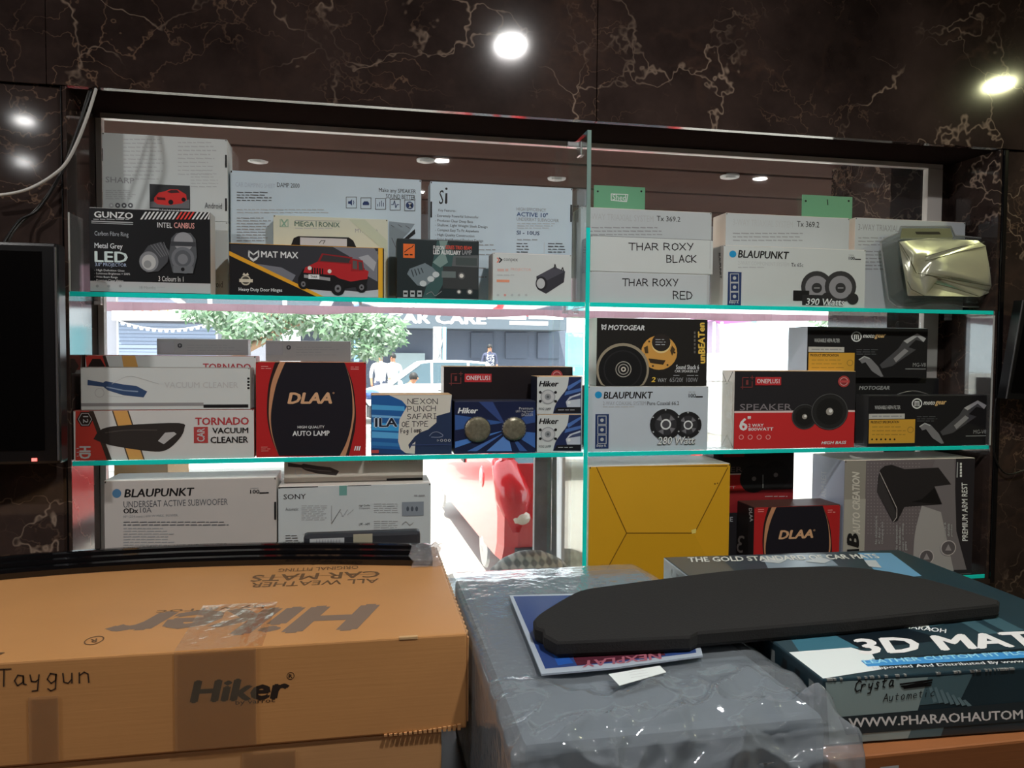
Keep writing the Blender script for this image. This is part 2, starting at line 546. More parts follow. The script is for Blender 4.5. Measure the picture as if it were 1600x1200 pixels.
    def hand(self, s, A, B, h, mat, w=1.6, part='handwriting', slant=0.0):
        """pen strokes from A to B (pixels, baseline), capitals h pixels tall"""
        self.up()
        mb = self.own(part); key = ('hand', id(mb)); self.parts[key] = mb; part = key
        wid = sum(2.6 if c == ' ' else 5.0 for c in s)
        x = 0.0
        A, B = Vector(A), Vector(B)
        d = (B - A) / wid
        for c in s:
            if c == ' ':
                x += 2.6; continue
            for pl in STROKES[c]:
                q = []
                for px, py in pl:
                    p = A + d * (x + px) + Vector((slant * py / 6 * h + random.uniform(-.3, .3), -py / 6 * h + random.uniform(-.3, .3)))
                    q.append(Vector(self.ab(p.x, p.y)))
                ww = abs(self.ab(A.x + w, A.y)[0] - self.ab(A.x, A.y)[0])
                self._ribbon(q, ww, mat, part)
            x += 5.0
        del self.parts[key]
    def lines(self, u0, v0, u1, n, dv, mat, h=1.6, part='small_print', ragged=0.25):
        """rows of print too small to read: short dashes for words"""
        self.up()
        rnd = random.Random(int(u0 * 7 + v0 * 13))
        for i in range(n):
            v = v0 + i * dv
            end = u1 - (u1 - u0) * rnd.random() * ragged
            u = u0
            while u < end - 2:
                wl = min(end - u, rnd.uniform(4, 13))
                a0, b0, a1, b1 = self.quad_frame(u, v, u + wl, v + h)
                self.mb(part).face([self.P(a0, b0), self.P(a1, b0), self.P(a1, b1), self.P(a0, b1)], mat)
                u += wl + 1.8
    def done(self):
        for part, mb in list(self.parts.items()) + self.single:
            o = mb.build(part, self.owner, origin=world_loc(self.owner))
            if part in STUFF_PARTS:
                o['kind'] = 'stuff'                           # many tiny marks, too small to pick apart

# ------------------------------------------------------------------ cartons
class Carton:
    def __init__(self, name, label, u0, u1, vt, zb, y, depth, front, side=None, top=None, vl=None, cat='box', group=None, x0=None, x1=None, ztop=None, lid=True, bev=0.0012):
        vl = vl or vt
        um = (u0 + u1) / 2
        self.x0 = W(u0, vl, y).x if x0 is None else x0
        self.x1 = W(u1, vl, y).x if x1 is None else x1
        self.y0, self.y1 = y, y + depth
        self.z0 = zb + 0.0006
        self.z1 = W(um, vt, y).z if ztop is None else ztop
        side = side or front; top = top or side
        mb = MB()
        x0, x1, z0, z1 = self.x0, self.x1, self.z0, self.z1
        b = bev
        mb.box((x0, y, z0), (x1, y + depth, z1), front, bev=b)
        org = ((x0 + x1) / 2, y + depth / 2, z0)
        self.o = mb.build(name, None, origin=org)
        me = self.o.data
        for q in (side, top):
            me.materials.append(q)
        for p in me.polygons:
            if p.normal.z > 0.7: p.material_index = 2
            elif abs(p.normal.x) > 0.7: p.material_index = 1
        tag(self.o, label, cat, group)
        if lid:
            l = MB()
            w = x1 - x0
            l.box((x0 + 0.0012, y + 0.0012, z1 - 0.0002), (x1 - 0.0012, y + depth - 0.002, z1 + 0.0009), top)
            l.build('lid_flap', self.o, origin=org)
            t = MB()
            for s in (x0 + 0.002, x1 - 0.005):
                t.box((s, y - 0.0004, z0 + (z1 - z0) * 0.985), (s + 0.003, y + 0.0006, z1 - 0.0004), paint('slot_shadow_gap', (60, 56, 52), 0.8))
            t.build('tuck_slot', self.o, origin=org)
        self.front = Face(self.o, (x0, y, z0), (1, 0, 0), (0, 0, 1), (0, -1, 0))
        self.front.lim = (0.0006, 0.0006, x1 - x0 - 0.0006, z1 - z0 - 0.0006)
        self.left = Face(self.o, (x0, y, z0), (0, -1, 0), (0, 0, 1), (-1, 0, 0))
        self.left.lim = (-depth + 0.0006, 0.0006, -0.0006, z1 - z0 - 0.0006)
    def end(self):
        self.front.done(); self.left.done()
        return self.o

BLACK = ink(18, 18, 20); WHITE = ink(175, 178, 180); GREY = ink(120, 122, 125); LGREY = ink(142, 145, 147)
DGREY = ink(70, 72, 76); RED = ink(150, 25, 28); ORANGE = ink(190, 120, 30); BLUEDOT = ink(25, 115, 160); NAVY = ink(30, 45, 80)
WHITEBOX = (158, 163, 163)
# ------------------------------------------------------------------ the room and the shelf recess
MRB = marble()
XL, XR = -0.757, 2.052           # reveals of the recess
Z1, Z2, Z3 = 1.651, 1.204, 0.770  # tops of the three glass levels
HEAD = 2.181                     # underside of the marble header
GY = 0.226                       # glass line
shopwall = paint('brown_shop_wall', (92, 78, 70), 0.5, grain=0.15, scale=3)
plaster = paint('brown_ceiling', (118, 92, 80), 0.6, grain=0.06, scale=4, bump=0.1)
core = paint('wall_core', (70, 60, 55), 0.9, grain=0.1)

def struct(o, name=None):
    o['kind'] = 'structure'
    return o

mb = MB()
mb.box((-3.0, 0.021, 0), (XL - 0.011, 0.30, 3.0), core)
mb.box((XR + 0.011, 0.021, 0), (4.3, 0.30, 3.0), core)
mb.box((XL - 0.011, 0.021, HEAD + 0.021), (XR + 0.011, 0.30, 3.0), core)
mb.box((XL - 0.011, 0.021, 0), (XR + 0.011, 0.30, Z3 - 0.034), core)
wf = struct(mb.build('wall_front'))
def slab(a, b, parent=wf, bev=0.0015):
    s = MB(); s.box(a, b, MRB, bev=bev)
    return s.build('marble_slab', parent, origin=a)
jx1, jx2 = W(72, 60, 0).x, W(933, 60, 0).x
slab((-3.0, -0.002, HEAD), (jx1 - 0.001, 0.02, 3.0))
slab((jx1 + 0.001, -0.004, HEAD), (jx2 - 0.001, 0.02, 3.0))
hx3 = W(1597, 200, 0).x
slab((jx2 + 0.001, -0.004, HEAD), (hx3, 0.02, 3.0))
slab((hx3 + 0.002, 0.0, HEAD), (4.3, 0.02, 3.0))
slab((-3.0, 0.008, 0), (XL - 0.012, 0.02, HEAD - 0.002))
slab((XR + 0.03, 0.008, 0), (4.3, 0.02, HEAD - 0.002))
sb = MB(); sb.box((XL - 0.010, 0.022, HEAD), (XR + 0.010, 0.30, HEAD + 0.02), paint('soffit_black_board', (36, 28, 26), 0.6, spec=0.0, grain=0.2)); sb.build('soffit_board', wf, origin=(XL, 0.022, HEAD))
slab((XL - 0.010, 0.0, Z3 - 0.034), (XL, 0.30, HEAD - 0.001))           # reveals
slab((XR, 0.0, Z3 - 0.034), (XR + 0.010, 0.30, HEAD - 0.001))
slab((XL - 0.012, -0.004, Z3 - 0.033), (XR + 0.03, 0.30, Z3 - 0.0145))   # sill slab under the lowest glass
slab((XL - 0.012, 0.004, 0), (XR + 0.03, 0.02, Z3 - 0.035))
black_trim = paint('black_gloss_trim', (12, 12, 14), 0.18)
tr1 = MB(); tr1.box((XR + 0.0105, -0.006, Z3 - 0.03), (XR + 0.029, 0.02, HEAD - 0.002), black_trim, bev=0.004)
struct(tr1.build('trim_1'))
tr2 = MB(); tr2.box((XL - 0.0118, -0.004, Z3 - 0.03), (XL - 0.0104, 0.012, HEAD - 0.002), black_trim)
struct(tr2.build('trim_2'))

fl = MB(); fl.box((-3.0, -5.6, -0.1), (4.3, 0.30, 0.0), paint('floor_tile', (110, 100, 92), 0.25, grain=0.1, scale=3)); struct(fl.build('floor'))
ce = MB(); ce.box((-3.0, -5.6, CEIL_Z), (4.3, 0.30, CEIL_Z + 0.1), plaster); struct(ce.build('ceiling'))
for nm, a, b in (('wall_back', (-3.0, -5.7, 0), (4.3, -5.6, 3.0)), ('wall_left', (-3.1, -5.7, 0), (-3.0, 0.30, 3.0)), ('wall_right', (4.3, -5.7, 0), (4.4, 0.30, 3.0))):
    w = MB(); w.box(a, b, shopwall); struct(w.build(nm))

lamp_rim = paint('lamp_rim_white', (225, 225, 222), 0.4)
lamp_glow = emit('lamp_diffuser_lit', (1.0, 0.95, 0.88), 14.0)
def downlight(x, y, z, label, group, r=0.06, glow=lamp_glow, rim=lamp_rim):
    t = empty('ceiling_downlight', (x, y, z))
    tag(t, label, 'lamp', group)
    a = MB()
    n = 24
    a.lathe((x, y, z), (0, 0, -1), [(-0.004, r + 0.015), (0.006, r + 0.013), (0.009, r + 0.002), (0.004, r)], rim, n)
    a.build('rim', t, origin=(x, y, z), smooth=True)
    d = MB()
    d.lathe((x, y, z), (0, 0, -1), [(0.0042, r), (0.0055, r * 0.97), (0.006, 0.001)], glow, n)
    d.build('diffuser', t, origin=(x, y, z))
    return t
for (x, y) in DOWNLIGHTS:
    if x > 3.4:
        downlight(x, y, CEIL_Z, 'yellowish round downlight in the shop ceiling, mirrored at the right end of the header', None, glow=emit('lamp_diffuser_yellow', (0.85, 0.95, 0.12), 5.0))
    else:
        downlight(x, y, CEIL_Z, 'round white downlight lit in the shop ceiling', 'shop ceiling downlights')

# window: two clear panes, white frame
white_frame = paint('white_frame', (205, 200, 195), 0.45, grain=0.06, scale=12)
win = MB()
ft = 0.015
win.box((XL + 0.014, GY - 0.006, HEAD - ft - 0.001), (XR - 0.03, GY + 0.02, HEAD - 0.001), white_frame)
win_o = struct(win.build('window_1'))
fr = MB(); fr.box((XL + 0.001, GY - 0.006, Z3 - 0.014), (XL + 0.0165, GY + 0.02, HEAD - 0.017), white_frame); fr.build('frame', win_o)
px0, px1 = W(1446, 420, GY - 0.006).x, W(1469, 420, GY - 0.006).x
fr = MB(); fr.box((px0, GY - 0.006, Z3 - 0.014), (px1, GY + 0.02, HEAD - 0.017), white_frame, bev=0.002); fr.build('frame', win_o)
fr = MB(); fr.box((px1 + 0.0005, GY - 0.002, Z3 - 0.014), (XR - 0.0005, GY + 0.03, HEAD - 0.002), MRB); fr.build('marble_infill', win_o)
pane_m = clear('window_glass', (0.97, 0.985, 0.98), haze=0.02, haze_col=(0.8, 0.8, 0.85))
sx = W(872, 800, GY).x
pn = MB(); pn.box((XL + 0.017, GY, Z3 - 0.013), (sx, GY + 0.005, HEAD - 0.017), pane_m); pn.build('pane', win_o)
pn = MB(); pn.box((sx - 0.02, GY + 0.008, Z3 - 0.013), (px0 - 0.0005, GY + 0.013, HEAD - 0.017), pane_m); pn.build('pane', win_o)

# ------------------------------------------------------------------ glass shelves, divider, side panels
TH = 0.0125
shelf_m = clear('shelf_glass', (0.95, 0.985, 0.975), haze=0.03, haze_col=(0.6, 0.85, 0.8))
edge_m = translucent('green_glass_edge', (0.02, 1.0, 0.93), 0.7)
edge_pale = translucent('pale_glass_edge', (0.45, 0.62, 0.58), 0.5)
XD = W(918, 480, 0.0).x          # divider
def glass_shelf(x0, x1, z, label):
    t = empty('glass_shelf', ((x0 + x1) / 2, 0.1, z - TH))
    tag(t, label, 'shelf')
    a = MB(); a.box((x0, 0.0045, z - TH), (x1, 0.216, z), shelf_m); a.build('pane', t, origin=t.location)
    e = MB(); e.box((x0, 0.0, z - TH), (x1, 0.004, z), edge_m, bev=0.0008); e.build('polished_edge', t, origin=t.location)
    for xx in (x0, x1 - 0.02):
        c = MB(); c.box((xx + 0.001, 0.18, z - TH - 0.012), (xx + 0.019, 0.20, z - TH - 0.0003), clear('clear_clip', (0.93, 0.95, 0.95), 0.05, 0.3), bev=0.003)
        c.build('shelf_clip', t, origin=t.location)
    return t
xl, xr = XL + 0.002, XR - 0.006
glass_shelf(xl, XD - 0.0075, Z1, 'upper glass shelf left of the divider with a bright turquoise edge')
glass_shelf(XD + 0.0075, xr, Z1, 'upper glass shelf right of the divider with a bright turquoise edge')
glass_shelf(xl, XD - 0.0075, Z2, 'middle glass shelf left of the divider carrying the vacuum cleaner boxes')
glass_shelf(XD + 0.0075, xr, Z2, 'middle glass shelf right of the divider carrying the speaker boxes')
glass_shelf(xl, XD - 0.0075, Z3, 'lowest glass shelf left of the divider, behind the brown carton')
glass_shelf(XD + 0.0075, xr, Z3, 'lowest glass shelf right of the divider under the yellow box')
dv = empty('glass_divider', (XD, 0.1, Z3))
tag(dv, 'upright glass divider with a green edge between the two halves of the shelves', 'glass panel')
dt = W(922, 203, 0.0).z
a = MB(); a.box((XD - 0.006, 0.0045, Z3 + 0.001), (XD + 0.006, 0.212, dt), shelf_m); a.build('pane', dv, origin=dv.location)
a = MB(); a.box((XD - 0.006, 0.0, Z3 + 0.001), (XD + 0.006, 0.004, Z1 + 0.22), edge_m, bev=0.0008); a.build('polished_edge', dv, origin=dv.location)
a = MB(); a.box((XD - 0.006, 0.0, Z1 + 0.221), (XD + 0.006, 0.004, dt), edge_pale, bev=0.0008); a.build('polished_edge', dv, origin=dv.location)
cg = paint('steel_clip', (170, 170, 170), 0.25, metal=1.0)
a = MB(); a.box((XD - 0.05, 0.06, dt - 0.035), (XD + 0.012, 0.075, dt - 0.02), cg, bev=0.002); a.box((XD - 0.014, 0.05, dt - 0.06), (XD - 0.0065, 0.09, dt - 0.02), cg, bev=0.002)
a.build('clip', dv, origin=dv.location)
side_m = clear('side_panel_glass', (0.95, 0.97, 0.97), 0.03, haze=0.08)
for x, za, zb, lab in ((XL + 0.0008, Z1 + 0.001, W(114, 332, 0).z, 'narrow glass strip with a pale edge at the left end of the upper shelf'),
                   (XR - 0.0038, Z2 + 0.001, Z1 - 0.016, 'narrow glass strip with a pale edge at the right end of the middle shelf')):
    s = empty('glass_strip', (x, 0.05, za)); tag(s, lab, 'glass panel')
    q = MB(); q.box((x, 0.004, za), (x + 0.003, 0.10, zb), side_m); q.build('pane', s, origin=s.location)
    q = MB(); q.box((x, -0.001, za), (x + 0.003, 0.0035, zb), translucent('white_glass_edge', (0.75, 0.75, 0.72), 0.6)); q.build('polished_edge', s, origin=s.location)

# ------------------------------------------------------------------ television, cables, right-hand monitor
tvx1 = W(90, 420, -0.09).x
tvz0, tvz1 = W(88, 725, -0.09).z, W(90, 380, -0.09).z
tv = empty('television', (tvx1 - 0.45, -0.06, tvz0)); tag(tv, 'black television on the dark marble left of the shelves, red standby light', 'television')
tvb = paint('tv_plastic', (14, 14, 16), 0.3); tvs = paint('tv_screen', (5, 5, 6), 0.12)
a = MB(); a.box((tvx1 - 0.93, -0.09, tvz0), (tvx1, -0.035, tvz1), tvb, bev=0.008); a.build('housing', tv, origin=tv.location)
a = MB(); a.box((tvx1 - 0.905, -0.0915, tvz0 + 0.035), (tvx1 - 0.036, -0.0905, tvz1 - 0.022), tvs); a.build('screen', tv, origin=tv.location)
a = MB(); a.box((tvx1 - 0.6, -0.034, tvz0 + 0.1), (tvx1 - 0.3, 0.0078, tvz1 - 0.1), tvb); a.build('wall_bracket', tv, origin=tv.location)
a = MB(); a.tube([(tvx1 - 0.004, -0.092, tvz0 + 0.01), (tvx1 - 0.004, -0.092, tvz1 - 0.01)], 0.003, paint('tv_edge', (120, 120, 125), 0.25, metal=0.6), 6); a.build('edge_trim', tv, origin=tv.location)
a = MB(); p = W(54, 722, -0.091); a.box((p.x - 0.006, -0.0935, tvz0 + 0.008), (p.x + 0.006, -0.0905, tvz0 + 0.016), emit('red_led', (1, 0.05, 0.03), 1.5)); a.build('standby_light', tv, origin=tv.location)

def cable(name, label, pix, r, mat, y=-0.012, group=None):
    pts = [W(*(p if len(p) == 3 else (*p, y))) for p in pix]
    out = []
    for i in range(len(pts) - 1):                        # Catmull-Rom through the points
        p0, p1, p2, p3 = pts[max(i - 1, 0)], pts[i], pts[i + 1], pts[min(i + 2, len(pts) - 1)]
        for s in range(8):
            t = s / 8
            out.append(0.5 * ((2 * p1) + (p2 - p0) * t + (2 * p0 - 5 * p1 + 4 * p2 - p3) * t * t + (3 * p1 - p0 - 3 * p2 + p3) * t ** 3))
    out.append(pts[-1])
    b = MB(); b.tube(out, r, mat, 8)
    return tag(b.build(name, smooth=True), label, 'cable', group)
cw = paint('white_cable', (200, 198, 192), 0.4); cb = paint('black_cable', (16, 16, 17), 0.4)
cable('white_cable', 'white cable hanging from the header over the left marble', [(150, 139, -0.012), (137, 180, -.036), (118, 228, -.036), (97, 262, -.036), (60, 288, -.036), (25, 301, -.036), (-30, 308, -.036)], 0.0042, cw)
cable('black_cable', 'black cable hanging behind the white one to the television top', [(143, 140, -0.006), (124, 195, -.022), (100, 262, -.022), (62, 325, -.022), (30, 345, -.03), (5, 381, -0.065)], 0.0035, cb)
cable('black_cable', 'thin black cable, slightly lower of the two ending at the television', [(139, 142, -0.0045), (116, 215, -.004), (92, 275, -.004), (60, 322, -.004), (26, 356, -.02), (12, 381, -0.055)], 0.0024, paint('grey_cable', (60, 58, 55), 0.4))
cable('black_cable', 'black cable looping below the monitor at the right edge', [(1556, 622), (1552, 680), (1556, 718), (1572, 740), (1600, 735), (1640, 720)], 0.003, cb, y=-0.01)
# monitor turned away at the right edge
mo = empty('monitor', W(1620, 640, -0.1)); tag(mo, 'black monitor cut off by the right edge beside the middle shelf', 'monitor')
P0 = W(1558, 622, -0.03); P1 = W(1584, 470, -0.03)
off = Vector((0.5, -0.10, -0.012))
a = MB(); a.prism([P0, P0 + off, P1 + off, P1], Vector((0.0, -0.035, 0)), tvb); fix_normals(a.build('housing', mo, origin=mo.location))
a = MB(); k = Vector((0, -0.0362, 0)); a.face([P0 + off * 0.03 + k + Vector((0, 0, 0.02)), P0 + off * 0.97 + k + Vector((0, 0, 0.02)), P1 + off * 0.97 + k - Vector((0, 0, 0.015)), P1 + off * 0.03 + k - Vector((0, 0, 0.015))], tvs); a.build('screen', mo, origin=mo.location)
a = MB(); a.tube([P0 + k, P1 + k], 0.0026, paint('tv_edge', (120, 120, 125), 0.25, metal=0.6), 6); a.build('edge_trim', mo, origin=mo.location)
a = MB(); a.box((P0.x + 0.15, -0.06, P0.z + 0.08), (P0.x + 0.35, 0.0078, P0.z + 0.2), tvb); a.build('wall_bracket', mo, origin=mo.location)

# green plates fixed inside the window glass
def plate(u0, v0, u1, v1, label, s):
    y = GY - 0.006
    A, B = W(u0, v1, y), W(u1, v0, y)
    x0, x1, z0, z1 = A.x, B.x, A.z, B.z
    b = MB(); b.box((x0, y, z0), (x1, y + 0.004, z1), paint('green_plate', (95, 150, 118), 0.35, k=1.5))
    o = tag(b.build('green_plate', origin=((x0 + x1) / 2, y, z0)), label, 'sign', None)
    f = Face(o, (x0, y, z0), (1, 0, 0), (0, 0, 1), (0, -1, 0))
    if s:
        f.line([(955, 303), (981, 304), (979, 315), (955, 313), (955, 303)], 1.2, WHITE, 'lettering')
        f.text(s, 957, 304, 978, 313, WHITE)
    else:
        f.line([((u0 + u1) / 2, v0 + 4), ((u0 + u1) / 2 + 1, v0 + 12)], 1.4, BLACK)
    for du in (6, u1 - u0 - 6):
        f.circ(u0 + du, v0 + 6, 1.6, BLACK, 'screw', n=10)
    f.done()
plate(928, 293, 1008, 330, 'small green plate on the window glass with white letters in a box', 'Shed')
plate(1253, 308, 1332, 348, 'small green plate on the window glass without letters, above the white boxes', None)
# ------------------------------------------------------------------ boxes on the upper shelves
def speaker_pic(f, u, v, r, outer, cone, cap, part='picture_of_speaker'):
    f.circ(u, v, r, outer, part); f.circ(u, v, r * 0.76, cone, part); f.circ(u, v, r * 0.34, cap, part); f.circ(u, v, r * 0.16, GREY, part)

def dot_logo(f, u, v, r, t0, v0, t1, v1, dot=BLUEDOT):
    f.circ(u, v, r, dot, 'blue_dot'); f.text('BLAUPUNKT', t0, v0, t1, v1, BLACK, 0.03, 0.15)

def years_logo(f, u0, v0, u1, v1):
    um = u0 + (u1 - u0) * 0.5
    f.text('100', u0, v0, um, v1, BLACK, 0.02); f.rect(um, (v0 + v1) / 2 + 1, u1, v1, BLACK); f.lines(u0, v0 - 3, um, 1, 3, GREY, 1.0)

def icon_label(f, u0, v0, u1, v1):
    f.rect(u0, v0, u1, v1, NAVY, 'blue_label')
    w = u1 - u0; s = w * 0.62; step = (v1 - v0 - 9) / 3
    for k in range(3):
        c = v0 + 3 + step * k
        a, b = (u0 + u1) / 2 - s / 2, (u0 + u1) / 2 + s / 2
        f.line([(a, c), (b, c), (b, c + s), (a, c + s), (a, c)], 1.2, LGREY, 'label_icons')
        f.circ((a + b) / 2, c + s / 2, s * 0.22, LGREY, 'label_icons', n=10)
    f.text('Enjoy it.', u0 + 2, v1 - 7, u1 - 4, v1 - 2, WHITE, 0.01, 0.2)

def bent(p, q, n=10):
    return [(p[0] + (q[0] - p[0]) * i / n, p[1] + (q[1] - p[1]) * i / n) for i in range(n + 1)]

def curve_edge(pts, n=6):
    out = []
    for i in range(len(pts) - 1):
        p0, p1, p2, p3 = [Vector(pts[k]) for k in (max(i - 1, 0), i, i + 1, min(i + 2, len(pts) - 1))]
        for s in range(n):
            t = s / n
            q = 0.5 * ((2 * p1) + (p2 - p0) * t + (2 * p0 - 5 * p1 + 4 * p2 - p3) * t * t + (3 * p1 - p0 - 3 * p2 + p3) * t ** 3)
            out.append((q.x, q.y))
    out.append(tuple(pts[-1]))
    return out

WB = paper(*WHITEBOX); WB2 = paper(150, 155, 158); BLUISH = paper(150, 163, 172)
BLK = paper(22, 23, 25, 0.35); CREAM = paper(160, 163, 150)

# --- upper shelf, back row
lo = Carton('radio_carton', 'white carton under the tall one, behind the dark projector lamp box', 159, 356, 344, Z1, 0.125, 0.085, WB, group=None)
lo.front.text('Android', 319, 439, 348, 449, DGREY); lo.end()
c = Carton('radio_carton', 'tall white carton at the top left with a red car picture', 159, 355, 213, lo.z1 + 0.001, 0.125, 0.085, WB)
f = c.front
f.lines(193, 217, 256, 11, 6.2, LGREY, 1.5); f.lines(278, 222, 340, 9, 6.2, LGREY, 1.5); f.lines(298, 266, 342, 6, 5.0, LGREY, 1.2)
f.text('SHARP', 165, 277, 210, 286, GREY, 0.01); f.lines(165, 297, 213, 5, 3.2, LGREY, 1.4)
for k in range(4): f.circ(174 + 10 * k, 321, 4, DGREY if k else LGREY, 'round_icons', n=14); f.circ(174 + 10 * k, 321, 1.6, WHITE, 'round_icons', n=8)
P = 'picture_of_car'
f.rect(234, 289, 297, 327, ink(40, 42, 44), P); f.poly([(235, 315), (296, 312), (296, 326), (235, 324)], ink(85, 85, 88), P)
f.poly([(241, 309), (248, 301), (258, 299), (265, 296), (278, 296), (286, 301), (291, 304), (292, 313), (284, 318), (262, 321), (246, 319), (241, 315)], ink(165, 40, 38), P)
f.poly([(261, 300), (267, 297), (277, 297), (281, 301), (268, 302)], ink(50, 30, 32), P); f.poly([(245, 308), (258, 309), (259, 313), (246, 312)], ink(60, 15, 18), P)
f.circ(267, 316, 4, BLACK, P, n=12); f.circ(287, 312, 3.4, BLACK, P, n=12)
f.text('Android', 320, 317, 347, 326, DGREY)
for k in range(5): f.line([(249 + 7 * k, 327), (253 + 7 * k, 327), (253 + 7 * k, 331), (249 + 7 * k, 331), (249 + 7 * k, 327)], 1.1, BLACK, 'square_icons')
for vv in (232, 300): f.rect(159, vv, 161, vv + 20, BLACK, 'tuck_notch'); f.rect(352, vv + 10, 354.5, vv + 30, BLACK, 'tuck_notch')
c.end()

c = Carton('damping_sheet_carton', 'wide pale blue carton with five square icons, behind the red jeep box', 360, 658, 274, Z1, 0.135, 0.075, BLUISH, vl=350)
f = c.front
f.text('CAR DAMPING SHEET', 368, 286, 430, 293, ink(135, 147, 158)); f.text('DAMP 2000', 433, 286, 468, 293, BLACK)
f.text('Make any SPEAKER', 592, 295, 650, 303, BLACK); f.text('SOUND BETTER', 603, 304, 649, 311, BLACK)
for k in range(5):
    u, v = 541 + 22.8 * k, 308 + 1.1 * k
    f.line([(u, v), (u + 16, v), (u + 16, v + 17), (u, v + 17), (u, v)], 0.9, DGREY, 'icon_frames')
    cu, cv = u + 8, v + 8.5
    I = 'icons'
    if k == 0: f.poly([(cu - 5, cv - 2), (cu - 2, cv - 2), (cu + 1, cv - 5), (cu + 1, cv + 5), (cu - 2, cv + 2), (cu - 5, cv + 2)], NAVY, I); f.line([(cu + 3, cv - 3), (cu + 4, cv), (cu + 3, cv + 3)], 0.9, NAVY, I)
    if k == 1: f.poly([(cu - 5, cv), (cu - 3, cv - 3), (cu + 3, cv - 3), (cu + 5, cv), (cu + 5, cv + 3), (cu - 5, cv + 3)], NAVY, I)
    if k == 2: [f.rect(cu - 5 + 3 * q, cv + 4 - h, cu - 4 + 3 * q, cv + 4, NAVY, I) for q, h in enumerate((4, 7, 9, 6))]
    if k == 3: f.line([(cu - 6, cv), (cu - 3, cv), (cu - 1, cv - 6), (cu + 1, cv + 5), (cu + 3, cv), (cu + 6, cv)], 1.1, NAVY, I)
    if k == 4: f.circ(cu, cv, 6, NAVY, I, n=18); f.poly([(cu - 3, cv - 4), (cu + 3, cv - 4), (cu - 2, cv + 4), (cu + 3, cv + 4)], LGREY, I)
f.lines(370, 300, 428, 4, 4.2, DGREY, 1.3); f.lines(370, 327, 550, 2, 4.5, LGREY, 1.2); f.lines(370, 340, 425, 9, 4.4, GREY, 1.3)
f.poly([(608, 346), (648, 350), (640, 362), (627, 375), (626, 462), (608, 462)], ink(105, 115, 122), 'picture_of_sheet'); f.poly([(648, 358), (649, 365), (634, 377), (627, 377)], BLACK, 'picture_of_sheet')
f.line([(611, 352), (616, 355)], 1, DGREY, 'picture_of_sheet'); f.line([(622, 351), (628, 355)], 1, DGREY, 'picture_of_sheet'); f.line([(634, 353), (640, 357)], 1, DGREY, 'picture_of_sheet'); f.line([(612, 372), (619, 388)], 1, DGREY, 'picture_of_sheet')
c.end()

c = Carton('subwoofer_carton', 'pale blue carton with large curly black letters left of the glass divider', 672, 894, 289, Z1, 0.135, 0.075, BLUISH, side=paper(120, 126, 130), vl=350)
f = c.front
f.text('S', 686, 297, 693, 319, BLACK, 0.0, 0.1); f.poly([(696, 302), (699, 302), (699, 317), (697, 319), (695, 317)], BLACK, 'lettering'); f.circ(697.5, 295, 1.9, BLACK, 'lettering', n=10)
f.text('Key Features :', 685, 327, 714, 332, DGREY)
for k, s in enumerate(('Extremely Powerful Subwoofer', 'Produces Clear Deep Bass', 'Shallow, Light Weight Sleek Design', 'Compact Easy To Fit Anywhere', 'High Quality Construction', 'Solid And Rugged Product Design')):
    f.text('- ' + s, 680, 336 + 7.4 * k, 685 + len(s) * 2.25, 341.4 + 7.4 * k, DGREY)
f.lines(748, 382, 778, 3, 7.5, GREY, 1.6); f.lines(748, 418, 762, 2, 14, GREY, 1.8)
f.text('HIGH EFFICIENCY', 807, 325, 853, 330, GREY); f.text('ACTIVE 10"', 807, 332, 856, 339, ink(50, 70, 105), 0.02); f.text('UNDERSEAT SUBWOOFER', 807, 341, 873, 346, GREY)
f.lines(808, 349, 868, 3, 3.4, LGREY, 1.0); f.text('SI - 10US', 807, 361, 843, 367, ink(60, 72, 95), 0.02); f.lines(808, 374, 845, 1, 3, GREY, 1.4)
f.lines(807, 380, 828, 4, 4.4, DGREY, 1.4); f.lines(856, 380, 884, 4, 4.4, DGREY, 1.4); f.line([(850, 379), (850, 396)], 0.6, LGREY)
f.rect(672.5, 315, 675, 340, BLACK, 'tuck_notch'); f.rect(891, 320, 893.5, 347, BLACK, 'tuck_notch')
c.end()

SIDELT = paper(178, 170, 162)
def triax(u0, u1, vt, label, t0, v0, t1, model, faint, l0, l1, x0=None, side=SIDELT, extra=None):
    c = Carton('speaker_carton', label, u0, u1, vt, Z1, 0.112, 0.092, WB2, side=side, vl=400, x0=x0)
    f = c.front
    f.text('3-WAY TRIAXIAL SYSTEM' if t1 - t0 > 80 else '3-WAY TRIAXIAL', t0, v0, t1, v0 + 10, faint)
    if model: f.text('Tx 369.2', *model, BLACK)
    f.lines(l0, v0 + 20, l1, 3, 5.4, GREY, 1.5, ragged=0.08)
    if extra: f.lines(*extra)
    return c
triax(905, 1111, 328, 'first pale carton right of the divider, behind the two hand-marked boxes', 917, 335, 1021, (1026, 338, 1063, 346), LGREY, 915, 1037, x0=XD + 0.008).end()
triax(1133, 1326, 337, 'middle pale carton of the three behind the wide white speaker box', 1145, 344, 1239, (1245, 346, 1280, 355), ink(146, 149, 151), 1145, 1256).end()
triax(1335, 1507, 344, 'pale carton behind the clear blister pack at the right end', 1341, 351, 1404, None, GREY, 1341, 1390, extra=(1352, 392, 1384, 6, 5.5, GREY, 1.8)).end()

